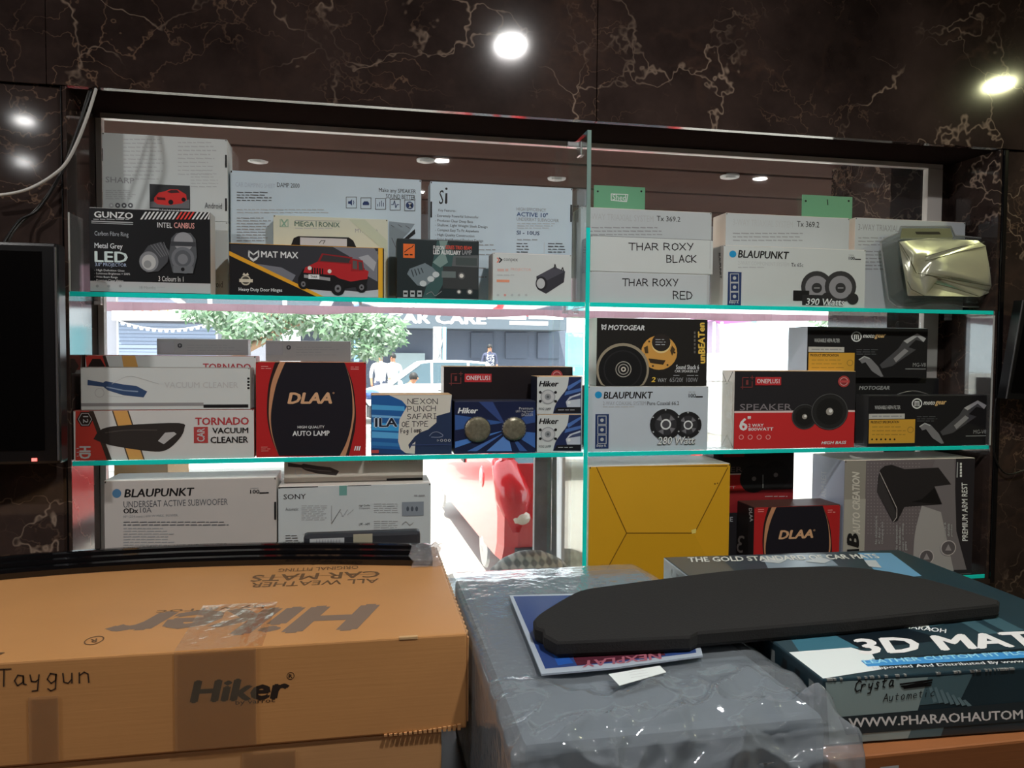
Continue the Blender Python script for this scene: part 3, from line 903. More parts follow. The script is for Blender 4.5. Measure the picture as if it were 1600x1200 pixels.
# --- upper shelf, middle and front row
c = Carton('player_carton', 'cream carton with a player picture behind the red jeep box', 427, 606, 340, Z1, 0.088, 0.04, CREAM, vl=360)
f = c.front
f.text('MEGA', 460, 346, 491, 354, ink(75, 95, 85), 0.025); f.line([(494, 345), (494, 354)], 1.2, ink(75, 95, 85), 'lettering'); f.line([(461, 344.5), (532, 345.5)], 0.8, GREY, 'lettering'); f.text('RONIX', 498, 347, 531, 355, ink(75, 95, 85), 0.025)
f.line([(440, 343), (446, 353)], 2, ink(105, 135, 118), 'emblem'); f.line([(449, 343), (441, 353)], 2, ink(105, 135, 118), 'emblem'); f.line([(438, 343), (438, 354), (450, 354), (450, 343)], 1.4, ink(125, 145, 130), 'emblem')
f.lines(461, 356, 530, 1, 3, LGREY, 1.2); f.text('MTX-1100', 555, 358, 590, 364, GREY)
f.poly([(545, 343), (570, 343), (604, 375), (604, 395)], ink(150, 157, 140)); f.poly([(454, 385), (459, 372), (466, 369), (545, 371), (552, 376), (557, 387)], BLACK, 'picture_of_player'); f.rect(469, 372, 542, 384, ink(150, 152, 158), 'picture_of_player')
f.line([(499, 380), (502, 376), (508, 376), (505, 381)], 1.2, DGREY, 'picture_of_player')
c.end()

c = Carton('projector_lamp_box', 'black lamp box with a pair of lenses, shiny film, leftmost on the upper shelf', 140, 329, 328, Z1, 0.012, 0.07, BLK, side=paper(150, 150, 150), vl=400)
f = c.front
f.rect(140, 441, 329, 457, ink(148, 150, 152)); f.lines(218, 448, 262, 1, 5, LGREY, 2); f.text('18 Months', 218, 447, 243, 452, GREY)
for k in range(3): f.circ(152 + 18 * k, 447, 2.4, GREY, 'small_icons', n=8)
f.text('GUNZO', 147, 331, 208, 341, WHITE, 0.03); f.lines(146, 342, 206, 1, 3, LGREY, 1.4); f.rect(143, 346, 208, 347.5, LGREY); f.rect(143, 349, 208, 350, LGREY)
for k in range(18):
    u = 219 + 6.2 * k
    f.poly([(u, 343), (u + 8, 331), (u + 11, 331), (u + 3, 343)], WHITE if not 8 < k < 13 else ink(200, 60, 55), 'stripes')
f.text('INTEL', 246, 348, 269, 356, WHITE, 0.01); f.text('CANBUS', 272, 348, 304, 357, ink(205, 130, 125), 0.02)
f.text('Carbon Fibre Ring', 148, 362, 201, 371, ink(135, 142, 148)); f.text('Metal Grey', 148, 380, 192, 391, ink(170, 175, 185), 0.02); f.text('LED', 148, 393, 200, 410, ink(165, 180, 215), 0.03); f.text('3.0" PROJECTOR', 149, 411, 198, 418, ink(140, 155, 180))
for k, s in enumerate(('High Definition Glass', 'Luminous Brightness + 500%', 'Wide Beam Range', 'Premium Clear Vision')): f.text('- ' + s, 148, 421 + 5.2 * k, 158 + len(s) * 1.75, 425 + 5.2 * k, WHITE)
f.text('3 Colours In 1', 248, 432, 287, 440, ink(165, 165, 165), 0.01)
L = 'picture_of_lenses'
f.poly([(219, 402), (232, 384), (252, 378), (265, 392), (262, 410), (248, 424), (230, 426), (219, 415)], ink(58, 60, 64), L)
for k in range(5): f.line([(236 + 5 * k, 383 - k), (252 + 3 * k, 402 - k)], 1.2, ink(90, 92, 96), L)
f.circ(233, 409, 16, ink(105, 108, 112), L, rx=15); f.circ(233, 410, 12, ink(150, 152, 152), L, rx=11); f.circ(231, 413, 6, ink(115, 118, 120), L)
f.poly([(270, 425), (264, 400), (268, 372), (276, 364), (298, 364), (306, 374), (308, 402), (302, 426), (290, 428)], ink(66, 69, 73), L); f.circ(287, 378, 15, ink(120, 122, 126), L); f.rect(267, 378, 306, 385, ink(48, 50, 54), L); f.circ(286, 404, 18, ink(88, 91, 96), L); f.circ(286, 404, 13, ink(70, 73, 78), L); f.circ(286, 405, 8, ink(98, 101, 106), L)
f.rect(271, 416, 302, 427, ink(84, 88, 92), L); f.circ(286, 421, 3, BLACK, L, n=10)
c.end()
# loose film shining over its top left corner
c = Carton('door_hinge_box', 'black box with orange stripes and a red jeep, second from the left in front', 358, 600, 384, Z1, 0.012, 0.072, BLK, side=paper(185, 135, 50), vl=430)
f = c.front
f.poly([(360, 382), (598, 386), (598, 464), (500, 464), (360, 397)], ink(40, 41, 46), 'picture_of_sky')
for p in ([(520, 385), (585, 388), (592, 400), (585, 425), (560, 415), (545, 400)], [(560, 398), (590, 392), (590, 440), (575, 432)], [(400, 412), (440, 418), (462, 430), (455, 442), (425, 430)], [(545, 388), (560, 384), (570, 396), (556, 402)]): f.poly(p, ink(92, 94, 102), 'picture_of_sky')
f.poly([(560, 402), (575, 398), (588, 410), (584, 424)], ink(130, 132, 138), 'picture_of_sky')
f.poly([(478, 455), (490, 447), (520, 452), (560, 456), (596, 452), (596, 465), (500, 465)], ink(150, 152, 158), 'picture_of_snow')
f.poly([(358, 392), (358, 399), (494, 466), (506, 466)], ink(190, 130, 35), 'orange_stripe'); f.poly([(358, 400), (358, 465), (492, 466)], ink(20, 20, 22), 'black_corner')
f.rect(591, 388, 598, 466, ink(195, 135, 35), 'orange_stripe')
f.text('MAT MAX', 408, 393, 466, 403, WHITE, 0.03); f.line([(389, 392), (389, 401), (396, 406), (404, 401), (404, 392), (396, 398), (389, 392)], 2.2, WHITE, 'emblem'); f.line([(391, 404), (396, 408), (402, 404)], 1.6, WHITE, 'emblem')
f.text('Heavy Duty Door Hinges', 373, 450, 441, 457, WHITE, 0.015)
f.circ(384, 438, 8, ink(150, 145, 130), 'round_badge'); f.circ(384, 438, 6, ink(60, 58, 52), 'round_badge'); f.rect(374, 436, 395, 441, ink(165, 160, 145), 'round_badge'); f.poly([(379, 430), (381, 426), (384, 429), (387, 426), (389, 430)], ink(165, 160, 145), 'round_badge')
J = 'picture_of_jeep'
f.poly([(466, 434), (474, 420), (522, 428), (548, 436), (576, 432), (572, 446), (545, 450), (520, 455), (484, 452), (466, 446)], ink(16, 16, 18), J)
f.poly([(477, 418), (496, 409), (548, 412), (576, 424), (574, 436), (548, 440), (530, 435), (522, 430), (474, 426)], ink(140, 28, 32), J)
f.poly([(496, 409), (503, 396), (551, 402), (547, 413)], ink(110, 24, 28), J); f.poly([(500, 408), (505, 398), (548, 404), (545, 411)], ink(45, 40, 42), J)
f.poly([(549, 404), (567, 407), (569, 424), (548, 424)], ink(120, 24, 28), J); f.poly([(551, 407), (558, 408), (558, 421), (551, 420)], ink(70, 66, 66), J); f.poly([(560, 409), (566, 410), (567, 422), (561, 422)], ink(55, 52, 54), J)
f.poly([(475, 429), (516, 434), (516, 439), (475, 434)], ink(120, 120, 122), J); f.rect(482, 429, 499, 436, WHITE, J); f.text('THAR', 485, 430.6, 496, 434.6, BLACK, 0.02)
for k in range(5): f.rect(487 + 4 * k, 418 + k * .4, 489 + 4 * k, 427 + k * .4, BLACK, J)
for u, v, r in ((484, 419, 3.2), (515, 424, 3.2)): f.circ(u, v, r, ink(175, 175, 170), J, n=12)
for u, v, r in ((528, 451, 11), (565, 449, 8.5), (474, 444, 8)): f.circ(u, v, r, BLACK, J); f.circ(u, v, r * 0.55, ink(90, 90, 94), J, n=14, rx=r * 0.45); f.circ(u, v, r * 0.2, BLACK, J, n=8)
c.left.rect(354, 400, 357, 462, ink(190, 130, 40), 'orange_stripe')
c.end()

c = Carton('auxiliary_lamp_box', 'dark green black box with an orange square and lamp picture, fourth in front', 620, 748, 375, Z1, 0.012, 0.072, paper(28, 36, 38, 0.35), vl=430, side=paper(30, 32, 34))
f = c.front
f.poly([(683, 376), (700, 380), (712, 400), (700, 430), (680, 466), (660, 466), (672, 430)], ink(44, 68, 68)); f.poly([(686, 376), (700, 376), (694, 392), (700, 410), (688, 418), (676, 410), (690, 395)], ink(95, 115, 112), 'smoke_picture')
f.rect(630, 381, 648, 403, ink(190, 85, 35), 'orange_square'); f.line([(632, 394), (638, 389), (644, 386), (646, 383)], 1.2, BLACK, 'orange_square'); f.lines(632, 397, 646, 1, 2, BLACK, 2, 'orange_square')
f.text('FUSION', 677, 384, 694, 390, WHITE, 0.02); f.text('SERIES TRIO BEAM', 696, 384, 737, 390, ink(170, 60, 45), 0.02); f.text('LED AUXILIARY', 677, 391, 720, 398, WHITE, 0.03); f.text('LAMP', 722, 391, 737, 398, GREY, 0.02)
L = 'picture_of_lamp'
f.poly([(636, 428), (640, 420), (664, 411), (676, 418), (687, 430), (664, 448), (652, 446)], ink(88, 100, 106), L)
for k in range(4): f.line([(643 + 5 * k, 422 - k), (646 + 5 * k, 432 - 2 * k)], 1.6, ink(40, 48, 52), L)
for u, v in ((681, 429), (673, 436), (661, 443)): f.circ(u, v, 4.6, ink(150, 158, 160), L, n=12, rx=5.5)
L = 'picture_of_jeep'
f.poly([(708, 400), (747, 399), (747, 418), (706, 416)], ink(70, 74, 76), L); f.rect(692, 417, 747, 452, ink(42, 45, 46), L); f.rect(712, 403, 745, 415, ink(52, 60, 60), L); f.rect(690, 424, 712, 434, ink(80, 90, 90), L)
for u, v, r in ((721, 431, 5.5), (717, 456, 4), (734, 456, 5)): f.circ(u, v, r, ink(70, 72, 72), L, n=14); f.circ(u, v, r * 0.6, ink(170, 170, 165), L, n=12)
for k in range(3): f.rect(630 + 11 * k, 454, 637 + 11 * k, 464, LGREY, 'square_icons'); f.rect(631 + 11 * k, 457, 636 + 11 * k, 460, BLACK, 'square_icons')
f.line(curve_edge([(666, 460), (674, 456), (680, 462), (690, 455)]), 0.8, GREY, 'signature'); f.rect(620, 466.5, 748, 468, LGREY)
c.end()

c = Carton('mini_projector_box', 'small white box with a black square lamp picture beside the divider', 770, 893, 397, Z1, 0.012, 0.08, WB, side=paper(165, 155, 150), vl=430, group=None)
f = c.front
f.line([(777, 403), (780, 406), (777, 410)], 1.6, ink(190, 90, 70), 'emblem'); f.line([(780, 403), (784, 406), (780, 410)], 2, BLACK, 'emblem'); f.text('conpex', 787, 404, 809, 410, DGREY)
f.lines(777, 420, 796, 1, 5, ink(165, 140, 135), 4); f.text('PROJECTOR', 798, 419, 830, 424.5, ink(175, 140, 132)); f.lines(777, 429, 812, 1, 4, LGREY, 1.4); f.rect(776, 437, 796, 441, ink(185, 120, 95), 'orange_pill')
L = 'picture_of_lamp'
f.poly([(838, 432), (866, 417), (883, 424), (881, 441), (853, 459), (840, 452)], ink(40, 40, 46), L); f.poly([(866, 417), (883, 424), (855, 438), (840, 432)], ink(58, 58, 66), L); f.circ(846, 443, 11, ink(30, 30, 34), L, rx=9); f.circ(845, 443, 8, ink(145, 148, 150), L, rx=6.5)
f.line([(866, 419), (867, 413), (869, 419)], 1.4, BLACK, L); f.line([(877, 423), (879, 418), (881, 424)], 1.4, BLACK, L)
for k in range(5): f.circ(778 + 11 * k, 461, 2.0, LGREY if k != 1 else ink(170, 120, 115), 'small_icons', n=8)
c.end()

lo = Carton('marked_box', 'pale box hand-marked RED, under its twin beside the divider', 925, 1108, 427, Z1, 0.012, 0.09, WB2, side=paper(150, 150, 148), x0=XD + 0.010, vl=450)
lo.front.hand('THAR ROXY', (973, 447), (1062, 447), 11, BLACK, 1.5); lo.front.hand('RED', (1052, 467), (1084, 468), 12, BLACK, 1.5); lo.front.rect(1104.5, 428, 1107.5, 476, LGREY, 'tape_edge'); lo.end()
c = Carton('marked_box', 'pale box hand-marked BLACK, lying on its twin beside the divider', 925, 1114, 372, lo.z1 + 0.0012, 0.012, 0.09, WB, side=BLK, x0=XD + 0.010, vl=400)
c.front.hand('THAR ROXY', (983, 391), (1086, 391), 11, BLACK, 1.5); c.front.hand('BLACK', (1042, 410), (1090, 410), 11, BLACK, 1.5); c.front.rect(1109, 376, 1110, 420, LGREY, 'tape_edge'); c.end()

c = Carton('speaker_box', 'wide white box with two round speakers at its lower right, upper shelf', 1130, 1352, 387, Z1, 0.012, 0.088, WB, side=paper(168, 164, 158), vl=430)
f = c.front
dot_logo(f, 1145, 397, 5.5, 1153, 392, 1233, 404); f.text('2-WAY COMPONENT SYSTEM', 1153, 409, 1233, 415, ink(148, 152, 152)); f.text('Tx 65c', 1236, 411, 1255, 417, DGREY, 0.01); f.lines(1153, 417, 1206, 1, 4, LGREY, 1.2)
years_logo(f, 1326, 401, 1345, 406); icon_label(f, 1137, 425, 1158, 477)
for u in (1276, 1313):
    f.circ(u, 448, 24.5, ink(42, 42, 44), 'picture_of_speaker'); f.circ(u, 449, 18, ink(112, 112, 116), 'picture_of_speaker'); f.circ(u, 450, 8, ink(40, 40, 42), 'picture_of_speaker'); f.line([(u - 4, 450), (u + 4, 450)], 1.4, GREY, 'picture_of_speaker')
f.rect(1239, 454, 1264, 470, BLACK, 'picture_of_speaker'); f.rect(1253, 461, 1290, 477, ink(30, 30, 32), 'picture_of_speaker'); f.circ(1332, 467, 9, ink(34, 34, 36), 'picture_of_speaker'); f.circ(1292, 466, 9, ink(34, 34, 36), 'picture_of_speaker')
f.text('390 Watts', 1258, 467, 1319, 478, BLACK, 0.06, 0.2); f.text('390 Watts', 1258.5, 466.5, 1319, 477.5, WHITE, 0.02, 0.2)
c.left.textq('BLAUPUNKT', (1123, 395), (1125, 435), (1126, 395), BLACK, 0.02, 0, 'lettering')
c.end()

# clear blister pack with a faceted chrome insert tinted like the yellow lamp's reflection
bp = empty('blister_pack', W(1462, 478, 0.02) * 1.0); bp.location.z = Z1 + 0.001
tag(bp, 'clear faceted blister pack with shiny insert tinted like its yellow green reflections at the right end', 'package')
film = clear('blister_film', (0.85, 0.87, 0.86), 0.06, haze=0.22, haze_col=(0.35, 0.37, 0.36), bump=0.25, bscale=25, ior=1.6)
chrome = paint('lamp_tint_chrome', (226, 228, 204), 0.22, metal=0.55, k=1.0, bump=0.3, scale=16)  # yellow lamp's reflected tint is partly put into this colour
def bq(u, v, y): return W(u, v, y)
outl = [(1376, 378), (1383, 372), (1404, 364), (1407, 354), (1486, 354), (1492, 368), (1535, 372), (1541, 380), (1556, 448), (1556, 458), (1540, 480), (1500, 479), (1480, 474), (1452, 474), (1425, 480), (1400, 479), (1388, 468), (1384, 440)]
zmin = Z1 + 0.0015
def clampz(p): return Vector((p.x, p.y, max(p.z, zmin)))
a = MB(); a.prism([clampz(bq(u, v, 0.075)) for u, v in outl], (0, -0.004, 0), film); fix_normals(a.build('tray', bp, origin=bp.location))
a = MB(); a.tube([clampz(bq(u, v, 0.07)) for u, v in outl + outl[:1]], 0.0028, clear('blister_rim', (0.8, 0.82, 0.8), 0.05, haze=0.35), 6); a.build('rim', bp, origin=bp.location, smooth=True)
# the shell stands forward of the tray: side wall ring
ring0 = [(1378, 382), (1402, 370), (1490, 370), (1536, 378), (1553, 450), (1538, 476), (1480, 470), (1452, 470), (1408, 476), (1390, 464)]
ring1 = [(1400, 378), (1408, 374), (1488, 374), (1532, 384), (1548, 446), (1534, 464), (1480, 462), (1452, 466), (1420, 464), (1412, 452)]
a = MB()
n = len(ring0)
for i in range(n):
    j = (i + 1) % n
    a.face([clampz(bq(*ring0[i], 0.068)), clampz(bq(*ring0[j], 0.068)), bq(*ring1[j], 0.02), bq(*ring1[i], 0.02)], film)
a.build('shell_wall', bp, origin=bp.location)
# faceted insert: hub and ridges at different depths
V = {'hub': (1450, 424, 0.000), 'a': (1404, 378, 0.018), 'b': (1450, 372, 0.030), 'c': (1452, 398, 0.010), 'd': (1528, 376, 0.022), 'e': (1460, 404, 0.002), 'f': (1540, 384, 0.020), 'g': (1549, 444, 0.016), 'h': (1549, 456, 0.030),
     'i': (1466, 434, 0.006), 'j': (1462, 444, 0.022), 'k': (1530, 464, 0.028), 'l': (1446, 462, 0.010), 'm': (1418, 462, 0.024), 'n': (1420, 432, 0.004), 'o': (1410, 410, 0.022), 'p': (1428, 398, 0.006), 'q': (1437, 428, 0.016)}
Vw = {k: bq(*q) for k, q in V.items()}
F = ['abp', 'apo', 'opn', 'bcp', 'cqp', 'pqn', 'bdc', 'dec', 'ecq', 'def', 'efg', 'eg*', 'e*q', '*gi', 'gih', 'hik', 'ijk', 'jil', 'il*', '*lq', 'qln', 'nlm', 'onm', 'jkl']
a = MB()
for t in F:
    a.face([Vw['hub' if ch == '*' else ch] for ch in t], chrome)
ins = fix_normals(a.build('faceted_insert', bp, origin=bp.location))
bm = bmesh.new(); bm.from_mesh(ins.data); bmesh.ops.subdivide_edges(bm, edges=bm.edges[:], cuts=3, use_grid_fill=True, smooth=0.22); bmesh.ops.recalc_face_normals(bm, faces=bm.faces); bm.to_mesh(ins.data); bm.free()
ins.data.polygons.foreach_set('use_smooth', [True] * len(ins.data.polygons))
dkc = paint('crease_olive', (70, 70, 48), 0.35)
for ln in ((((1404, 377, .013), (1420, 402, .0), (1432, 427, .002)), ((1434, 427, -.001), (1490, 437, .004), (1548, 447, .010)), ((1446, 401, -.003), (1490, 388, .004), (1538, 378, .012)), ((1446, 408, -.003), (1496, 394, .004), (1540, 385, .012)), ((1460, 443, .008), (1496, 452, .012), (1530, 463, .018)), ((1418, 440, .0), (1424, 452, .006), (1444, 462, .006)))):
    a = MB(); a.tube([bq(*q) for q in ln], 0.0011, dkc, 5); a.build('crease', bp, origin=bp.location)
a = MB(); a.prism([bq(*q, 0.06) for q in ((1406, 372), (1409, 357), (1484, 357), (1488, 371))], (0, -0.003, 0), paint('olive_card', (120, 122, 92), 0.4, k=1.2)); fix_normals(a.build('hanging_tab', bp, origin=bp.location))
a = MB(); a.prism([bq(*q, 0.0565) for q in ((1430, 362), (1467, 362), (1470, 366), (1432, 366))], (0, -0.0006, 0), paint('slot_dark', (50, 48, 38), 0.6)); fix_normals(a.build('slot', bp, origin=bp.location))
# ------------------------------------------------------------------ boxes on the middle shelf
TB = paper(160, 161, 160); REDP = paper(140, 28, 30, 0.4)
def vac_shape(f, u0, v0, u1, v1, body, light):
    """hand vacuum lying nose right, drawn inside a rectangle"""
    q = lambda a, b: (u0 + (u1 - u0) * a, v0 + (v1 - v0) * b)
    L = 'picture_of_vacuum'
    f.poly([q(0, .05), q(.26, .2), q(.3, .12), q(.6, .3), q(.82, .38), q(1, .68), q(.94, 1), q(.6, .88), q(.34, .62), q(.26, .42), q(0, .34)], body, L)
    f.line([q(.32, .44), q(.6, .62), q(.84, .68)], (v1 - v0) * 0.07, light, L)
    f.circ(*q(.2, .75), (v1 - v0) * 0.26, LGREY, L, n=18, inner=0.86)
    f.line([q(.34, .92), q(.6, .97)], 0.8, LGREY, L)
def tornado(f, dy=0, pic=True):
    f.poly([(118, 640 + dy), (141, 640 + dy), (169, 722 + dy), (118, 722 + dy)], ink(140, 45, 38), 'red_corner')
    f.poly([(139, 640 + dy), (146, 640 + dy), (175, 722 + dy), (167, 722 + dy)], ink(45, 38, 34), 'stripe'); f.poly([(176, 640 + dy), (200, 640 + dy), (225, 722 + dy), (201, 722 + dy)], ink(165, 125, 70), 'stripe')
    f.line([(176, 640 + dy), (201, 722 + dy)], 2.2, ink(60, 50, 42), 'stripe'); f.line([(200, 640 + dy), (225, 722 + dy)], 2.2, ink(60, 50, 42), 'stripe')
    f.circ(133, 655 + dy, 13, ink(30, 22, 20), 'hexagon_badge', n=6); f.circ(133, 655 + dy, 11, LGREY, 'hexagon_badge', n=6, inner=0.9); f.textq('12', (130, 650 + dy), (130, 661 + dy), (138, 650 + dy), LGREY, 0.02)

a_ = Carton('vacuum_carton', 'grey and red carton with a black hand vacuum, bottom of the left pile', 118, 397, 641, Z2, 0.006, 0.075, TB, side=paper(120, 50, 44), vl=690, x0=XL + 0.004)
f = a_.front
tornado(f)
L = 'picture_of_vacuum'
f.poly(curve_edge([(146, 686), (160, 670), (200, 664), (280, 661), (288, 670), (280, 686), (260, 703), (234, 705), (175, 696), (146, 686)], 4)[:-1], ink(36, 33, 32), L); f.poly([(247, 689), (258, 676), (272, 675), (276, 678), (256, 694)], ink(140, 140, 140), L)
f.line(curve_edge([(165, 676), (200, 672), (245, 672)]), 2.0, ink(58, 54, 52), L)
f.text('TORNADO', 305, 652, 389, 664, ink(135, 45, 50), 0.03); f.rect(303, 667, 325, 692, ink(135, 50, 50), 'red_square'); f.textq('CAR', (320, 690), (320, 669), (308, 690), LGREY, 0.03); f.text('VACUUM', 332, 668, 388, 677, BLACK, 0.025); f.text('CLEANER', 329, 682, 388, 692, BLACK, 0.025)
f.textq('HD', (124, 697), (124, 717), (142, 697), LGREY, 0.05, 0.0); f.lines(120, 700, 124, 3, 6, LGREY, 1.0)
a_.end()
b_ = Carton('vacuum_carton', 'white carton with a blue hand vacuum, middle of the left pile', 126, 391, 575, a_.z1 + 0.0012, 0.006, 0.075, WB, side=paper(120, 118, 114), vl=600)
f = b_.front
vac_shape(f, 137, 592, 230, 621, ink(40, 58, 88), ink(105, 120, 140)); f.text('VACUUM CLEANER', 257, 597, 372, 606, ink(146, 148, 149), 0.0)
f.line(curve_edge([(175, 600), (200, 588), (225, 593), (248, 600)]), 0.7, LGREY, 'picture_of_vacuum'); f.rect(126, 629.5, 318, 634.5, ink(110, 110, 112), 'grey_band'); f.rect(318, 632, 388, 637, BLACK, 'black_band')
for k in range(4): f.rect(386.5, 590 + 5 * k, 390, 593 + 5 * k, BLACK, 'bar_marks')
b_.end()
c_ = Carton('vacuum_carton', 'grey and red carton behind the left pile, only its top strip showing', 133, 400, 556, Z2, 0.10, 0.08, TB, side=paper(120, 60, 50), vl=556)
f = c_.front
f.poly([(133, 552), (162, 553), (170, 578), (136, 578)], ink(140, 45, 38), 'red_corner'); f.poly([(160, 553), (165, 553), (172, 578), (167, 578)], ink(45, 38, 34), 'stripe'); f.poly([(190, 553), (211, 553), (217, 578), (194, 578)], ink(165, 125, 70), 'stripe'); f.circ(151, 572, 13, ink(30, 22, 20), 'hexagon_badge', n=6)
f.text('TORNADO', 317, 568, 392, 579, ink(130, 50, 55), 0.03)
c_.end()
SIL = paint('silver_board', (128, 128, 130), 0.35, metal=0.25, k=1.6, grain=0.06, scale=8)
def slim(u0, u1, vt, zb, y, label):
    c = Carton('slim_box', label, u0, u1, vt, zb, y, 0.05, SIL, vl=vt + 10, side=paper(150, 152, 155))
    f = c.front
    f.circ(u0 + 36, vt + 10, 3.6, ink(40, 40, 44), 'emblem', n=12, inner=0.5); f.line([(u0 + 33, vt + 8), (u0 + 36, vt + 13), (u0 + 39, vt + 8)], 1.0, ink(40, 40, 44), 'emblem')
    f.rect(u0 + 1, vt + 3, u0 + 27, vt + 22, ink(104, 104, 108)); f.lines(u0 + 48, vt + 9, u1 - 8, 4, 4.0, ink(105, 106, 108), 1.0, ragged=0.5)
    c.end()
slim(245, 388, 530, c_.z1 + 0.0015, 0.115, 'slim silver box lying on the left pile of vacuum cartons')

def dlaa(f, T, marks=True):
    """red box, black barrel shape with tan curved edges; T maps the large box's pixels"""
    q = lambda pts: [T(*p) for p in pts]
    lft = curve_edge([(446, 565), (432, 600), (424, 640), (424, 668), (429, 692), (436, 712)]); rgt = curve_edge([(538, 565), (548, 600), (551, 640), (548, 668), (541, 692), (531, 712)])
    f.poly(q(lft + rgt[::-1]), ink(20, 19, 26), 'black_panel')
    for i in range(len(lft) - 1): pass
    tl = curve_edge([(437, 565), (424, 600), (420, 640), (422, 668), (428, 692), (436, 712)]); f.poly(q(tl + lft[::-1]), ink(150, 108, 80), 'tan_edge')
    t2 = curve_edge([(430, 565), (420, 600), (417, 640), (420, 668), (427, 692), (436, 712)]); f.poly(q(t2 + tl[::-1]), ink(32, 20, 20), 'black_panel')
    tr = curve_edge([(538, 565), (549, 600), (554, 640), (551, 668), (546, 692), (540, 712)]); f.poly(q(rgt + tr[::-1]), ink(150, 108, 80), 'tan_edge')
    t3 = curve_edge([(538, 565), (551, 600), (556, 640), (555, 668), (550, 692), (545, 712)]); f.poly(q(tr + t3[::-1]), ink(32, 20, 20), 'black_panel')
    def tx(s, u0, v0, u1, v1, *k):
        A, B = T(u0, v0), T(u1, v1); f.text(s, A[0], A[1], B[0], B[1], *k)
    tx('DLAA', 449, 613, 519, 631, ink(165, 130, 100), 0.05, 0.2)
    A = T(521, 614); f.circ(A[0], A[1], 1.5, ink(165, 130, 100), 'lettering', n=10, inner=0.6)
    if marks:
        tx('HIGH QUALITY', 465, 665, 507, 670, WHITE, 0.015); tx('AUTO LAMP', 457, 673, 515, 681, WHITE, 0.025)
        for k in range(3): f.poly(q([(553 + 3.4 * k, 704), (555 + 3.4 * k, 697), (557 + 3.4 * k, 697), (555 + 3.4 * k, 704)]), WHITE, 'slash_marks')
    A, B = T(408, 572), T(424, 575)
    f.lines(A[0], A[1], B[0], 2, 3.2, ink(190, 120, 115), 1.1); A, B = T(548, 573), T(565, 576); f.lines(A[0], A[1], B[0], 2, 3.2, ink(190, 120, 115), 1.1)
f_ = Carton('auto_lamp_box', 'large red and black lamp box with tan curved edges, middle shelf', 400, 572, 566, Z2, 0.010, 0.12, REDP, side=paper(150, 90, 60), top=paper(165, 130, 105), vl=640)  # peach top: warm daylight put into its colour
dlaa(f_.front, lambda u, v: (u, v)); f_.front.lines(408, 698, 425, 3, 3.0, ink(185, 110, 105), 1.0); f_.end()
slim(415, 548, 533, f_.z1 + 0.0015, 0.06, 'slim silver box lying on the large red and black lamp box')

g_ = Carton('torn_label_box', 'blue fog lamp box with a torn white patch of handwriting', 580, 706, 617, Z2, 0.010, 0.10, paper(30, 42, 66, 0.4), side=paper(22, 26, 36), top=paper(190, 150, 115), vl=660)  # top board coloured peach as if lit through the window
f = g_.front
f.rect(580, 618, 634, 708, ink(28, 74, 128), 'blue_print')
for v0, v1, cc in ((632, 640, (60, 130, 175)), (648, 652, (90, 140, 180)), (660, 672, (45, 125, 175)), (674, 684, (70, 135, 180)), (690, 696, (40, 95, 145)), (700, 708, (25, 50, 90))): f.poly([(581, v0), (632, v0 + 3), (632, v1 + 2), (581, v1)], ink(*cc), 'blue_print')
f.text('ILA', 584, 652, 622, 668, ink(150, 165, 185), 0.09); f.text('ILA', 586, 653, 621, 667, ink(20, 26, 40), 0.03)
f.poly([(588, 615), (608, 617), (628, 626), (636, 635), (630, 645), (624, 656), (622, 689), (626, 702), (634, 708), (648, 709), (649, 690), (644, 694), (640, 702), (638, 695), (648, 682), (656, 676), (669, 671), (682, 660), (682, 650), (703, 644), (706, 617)], ink(165, 163, 155), 'torn_patch')
for s, A, B, h in (('NEXON', (637, 631), (686, 631), 8), ('PUNCH', (637, 643), (683, 642), 8), ('SAFARI', (636, 655), (685, 654), 8), ('OE TYPE', (628, 667), (670, 666), 8), ('Fog lamp', (626, 677), (660, 675), 7)): f.hand(s, A, B, h, ink(40, 38, 40), 1.1)
f.line(curve_edge([(671, 681), (676, 676), (684, 675), (692, 680), (687, 683), (674, 683)]), 1.0, ink(120, 130, 150), 'car_outline')
for k in range(4): f.circ(684 + 6 * k, 688, 2.2, LGREY, 'small_icons', n=3 if k == 0 else 10, inner=0.6)
f.rect(580, 703, 592, 708, ink(150, 60, 60)); f.rect(640, 694, 706, 696, ink(40, 52, 84))
g_.end()

i_ = Carton('speaker_box', 'black box with a red plate, behind the blue twin lamp box', 693, 888, 573, Z2, 0.122, 0.085, paper(26, 22, 24, 0.35), side=paper(165, 160, 156), top=paper(190, 150, 115), vl=640, x1=XD - 0.009)  # warm window light painted into the top colour
f = i_.front
def one_logo(f, u, v, s, plate):
    m_ = ink(95, 45, 45)
    f.line([(u + s * .6, v), (u, v), (u, v + s), (u + s, v + s), (u + s, v + s * .4)], 1.3, m_, 'square_mark'); f.text('1', u + s * .35, v + s * .25, u + s * .6, v + s * .75, m_); f.line([(u + s * .8, v), (u + s * 1.2, v)], 1.2, m_, 'square_mark'); f.line([(u + s, v - 3), (u + s, v + 3)], 1.2, m_, 'square_mark'); f.line([(u - 3, v + s), (u + 3, v + s)], 1.2, m_, 'square_mark'); f.line([(u, v + s - 3), (u, v + s + 3)], 1.2, m_, 'square_mark')
    f.rect(*plate, ink(150, 38, 42), 'red_plate'); f.text('ONEPLUS1', plate[0] + 2.5, plate[1] + 3, plate[2] - 2.5, plate[3] - 3, WHITE, 0.012)
def badge(f, u, v, r):
    f.circ(u, v, r, ink(135, 50, 50), 'round_badge', n=16); f.circ(u, v, r * 0.72, ink(165, 130, 130), 'round_badge', n=18); f.circ(u, v, r * 0.6, ink(110, 40, 42), 'round_badge', n=18); f.rect(u - r, v - r * .18, u + r, v + r * .18, ink(150, 60, 62), 'round_badge')
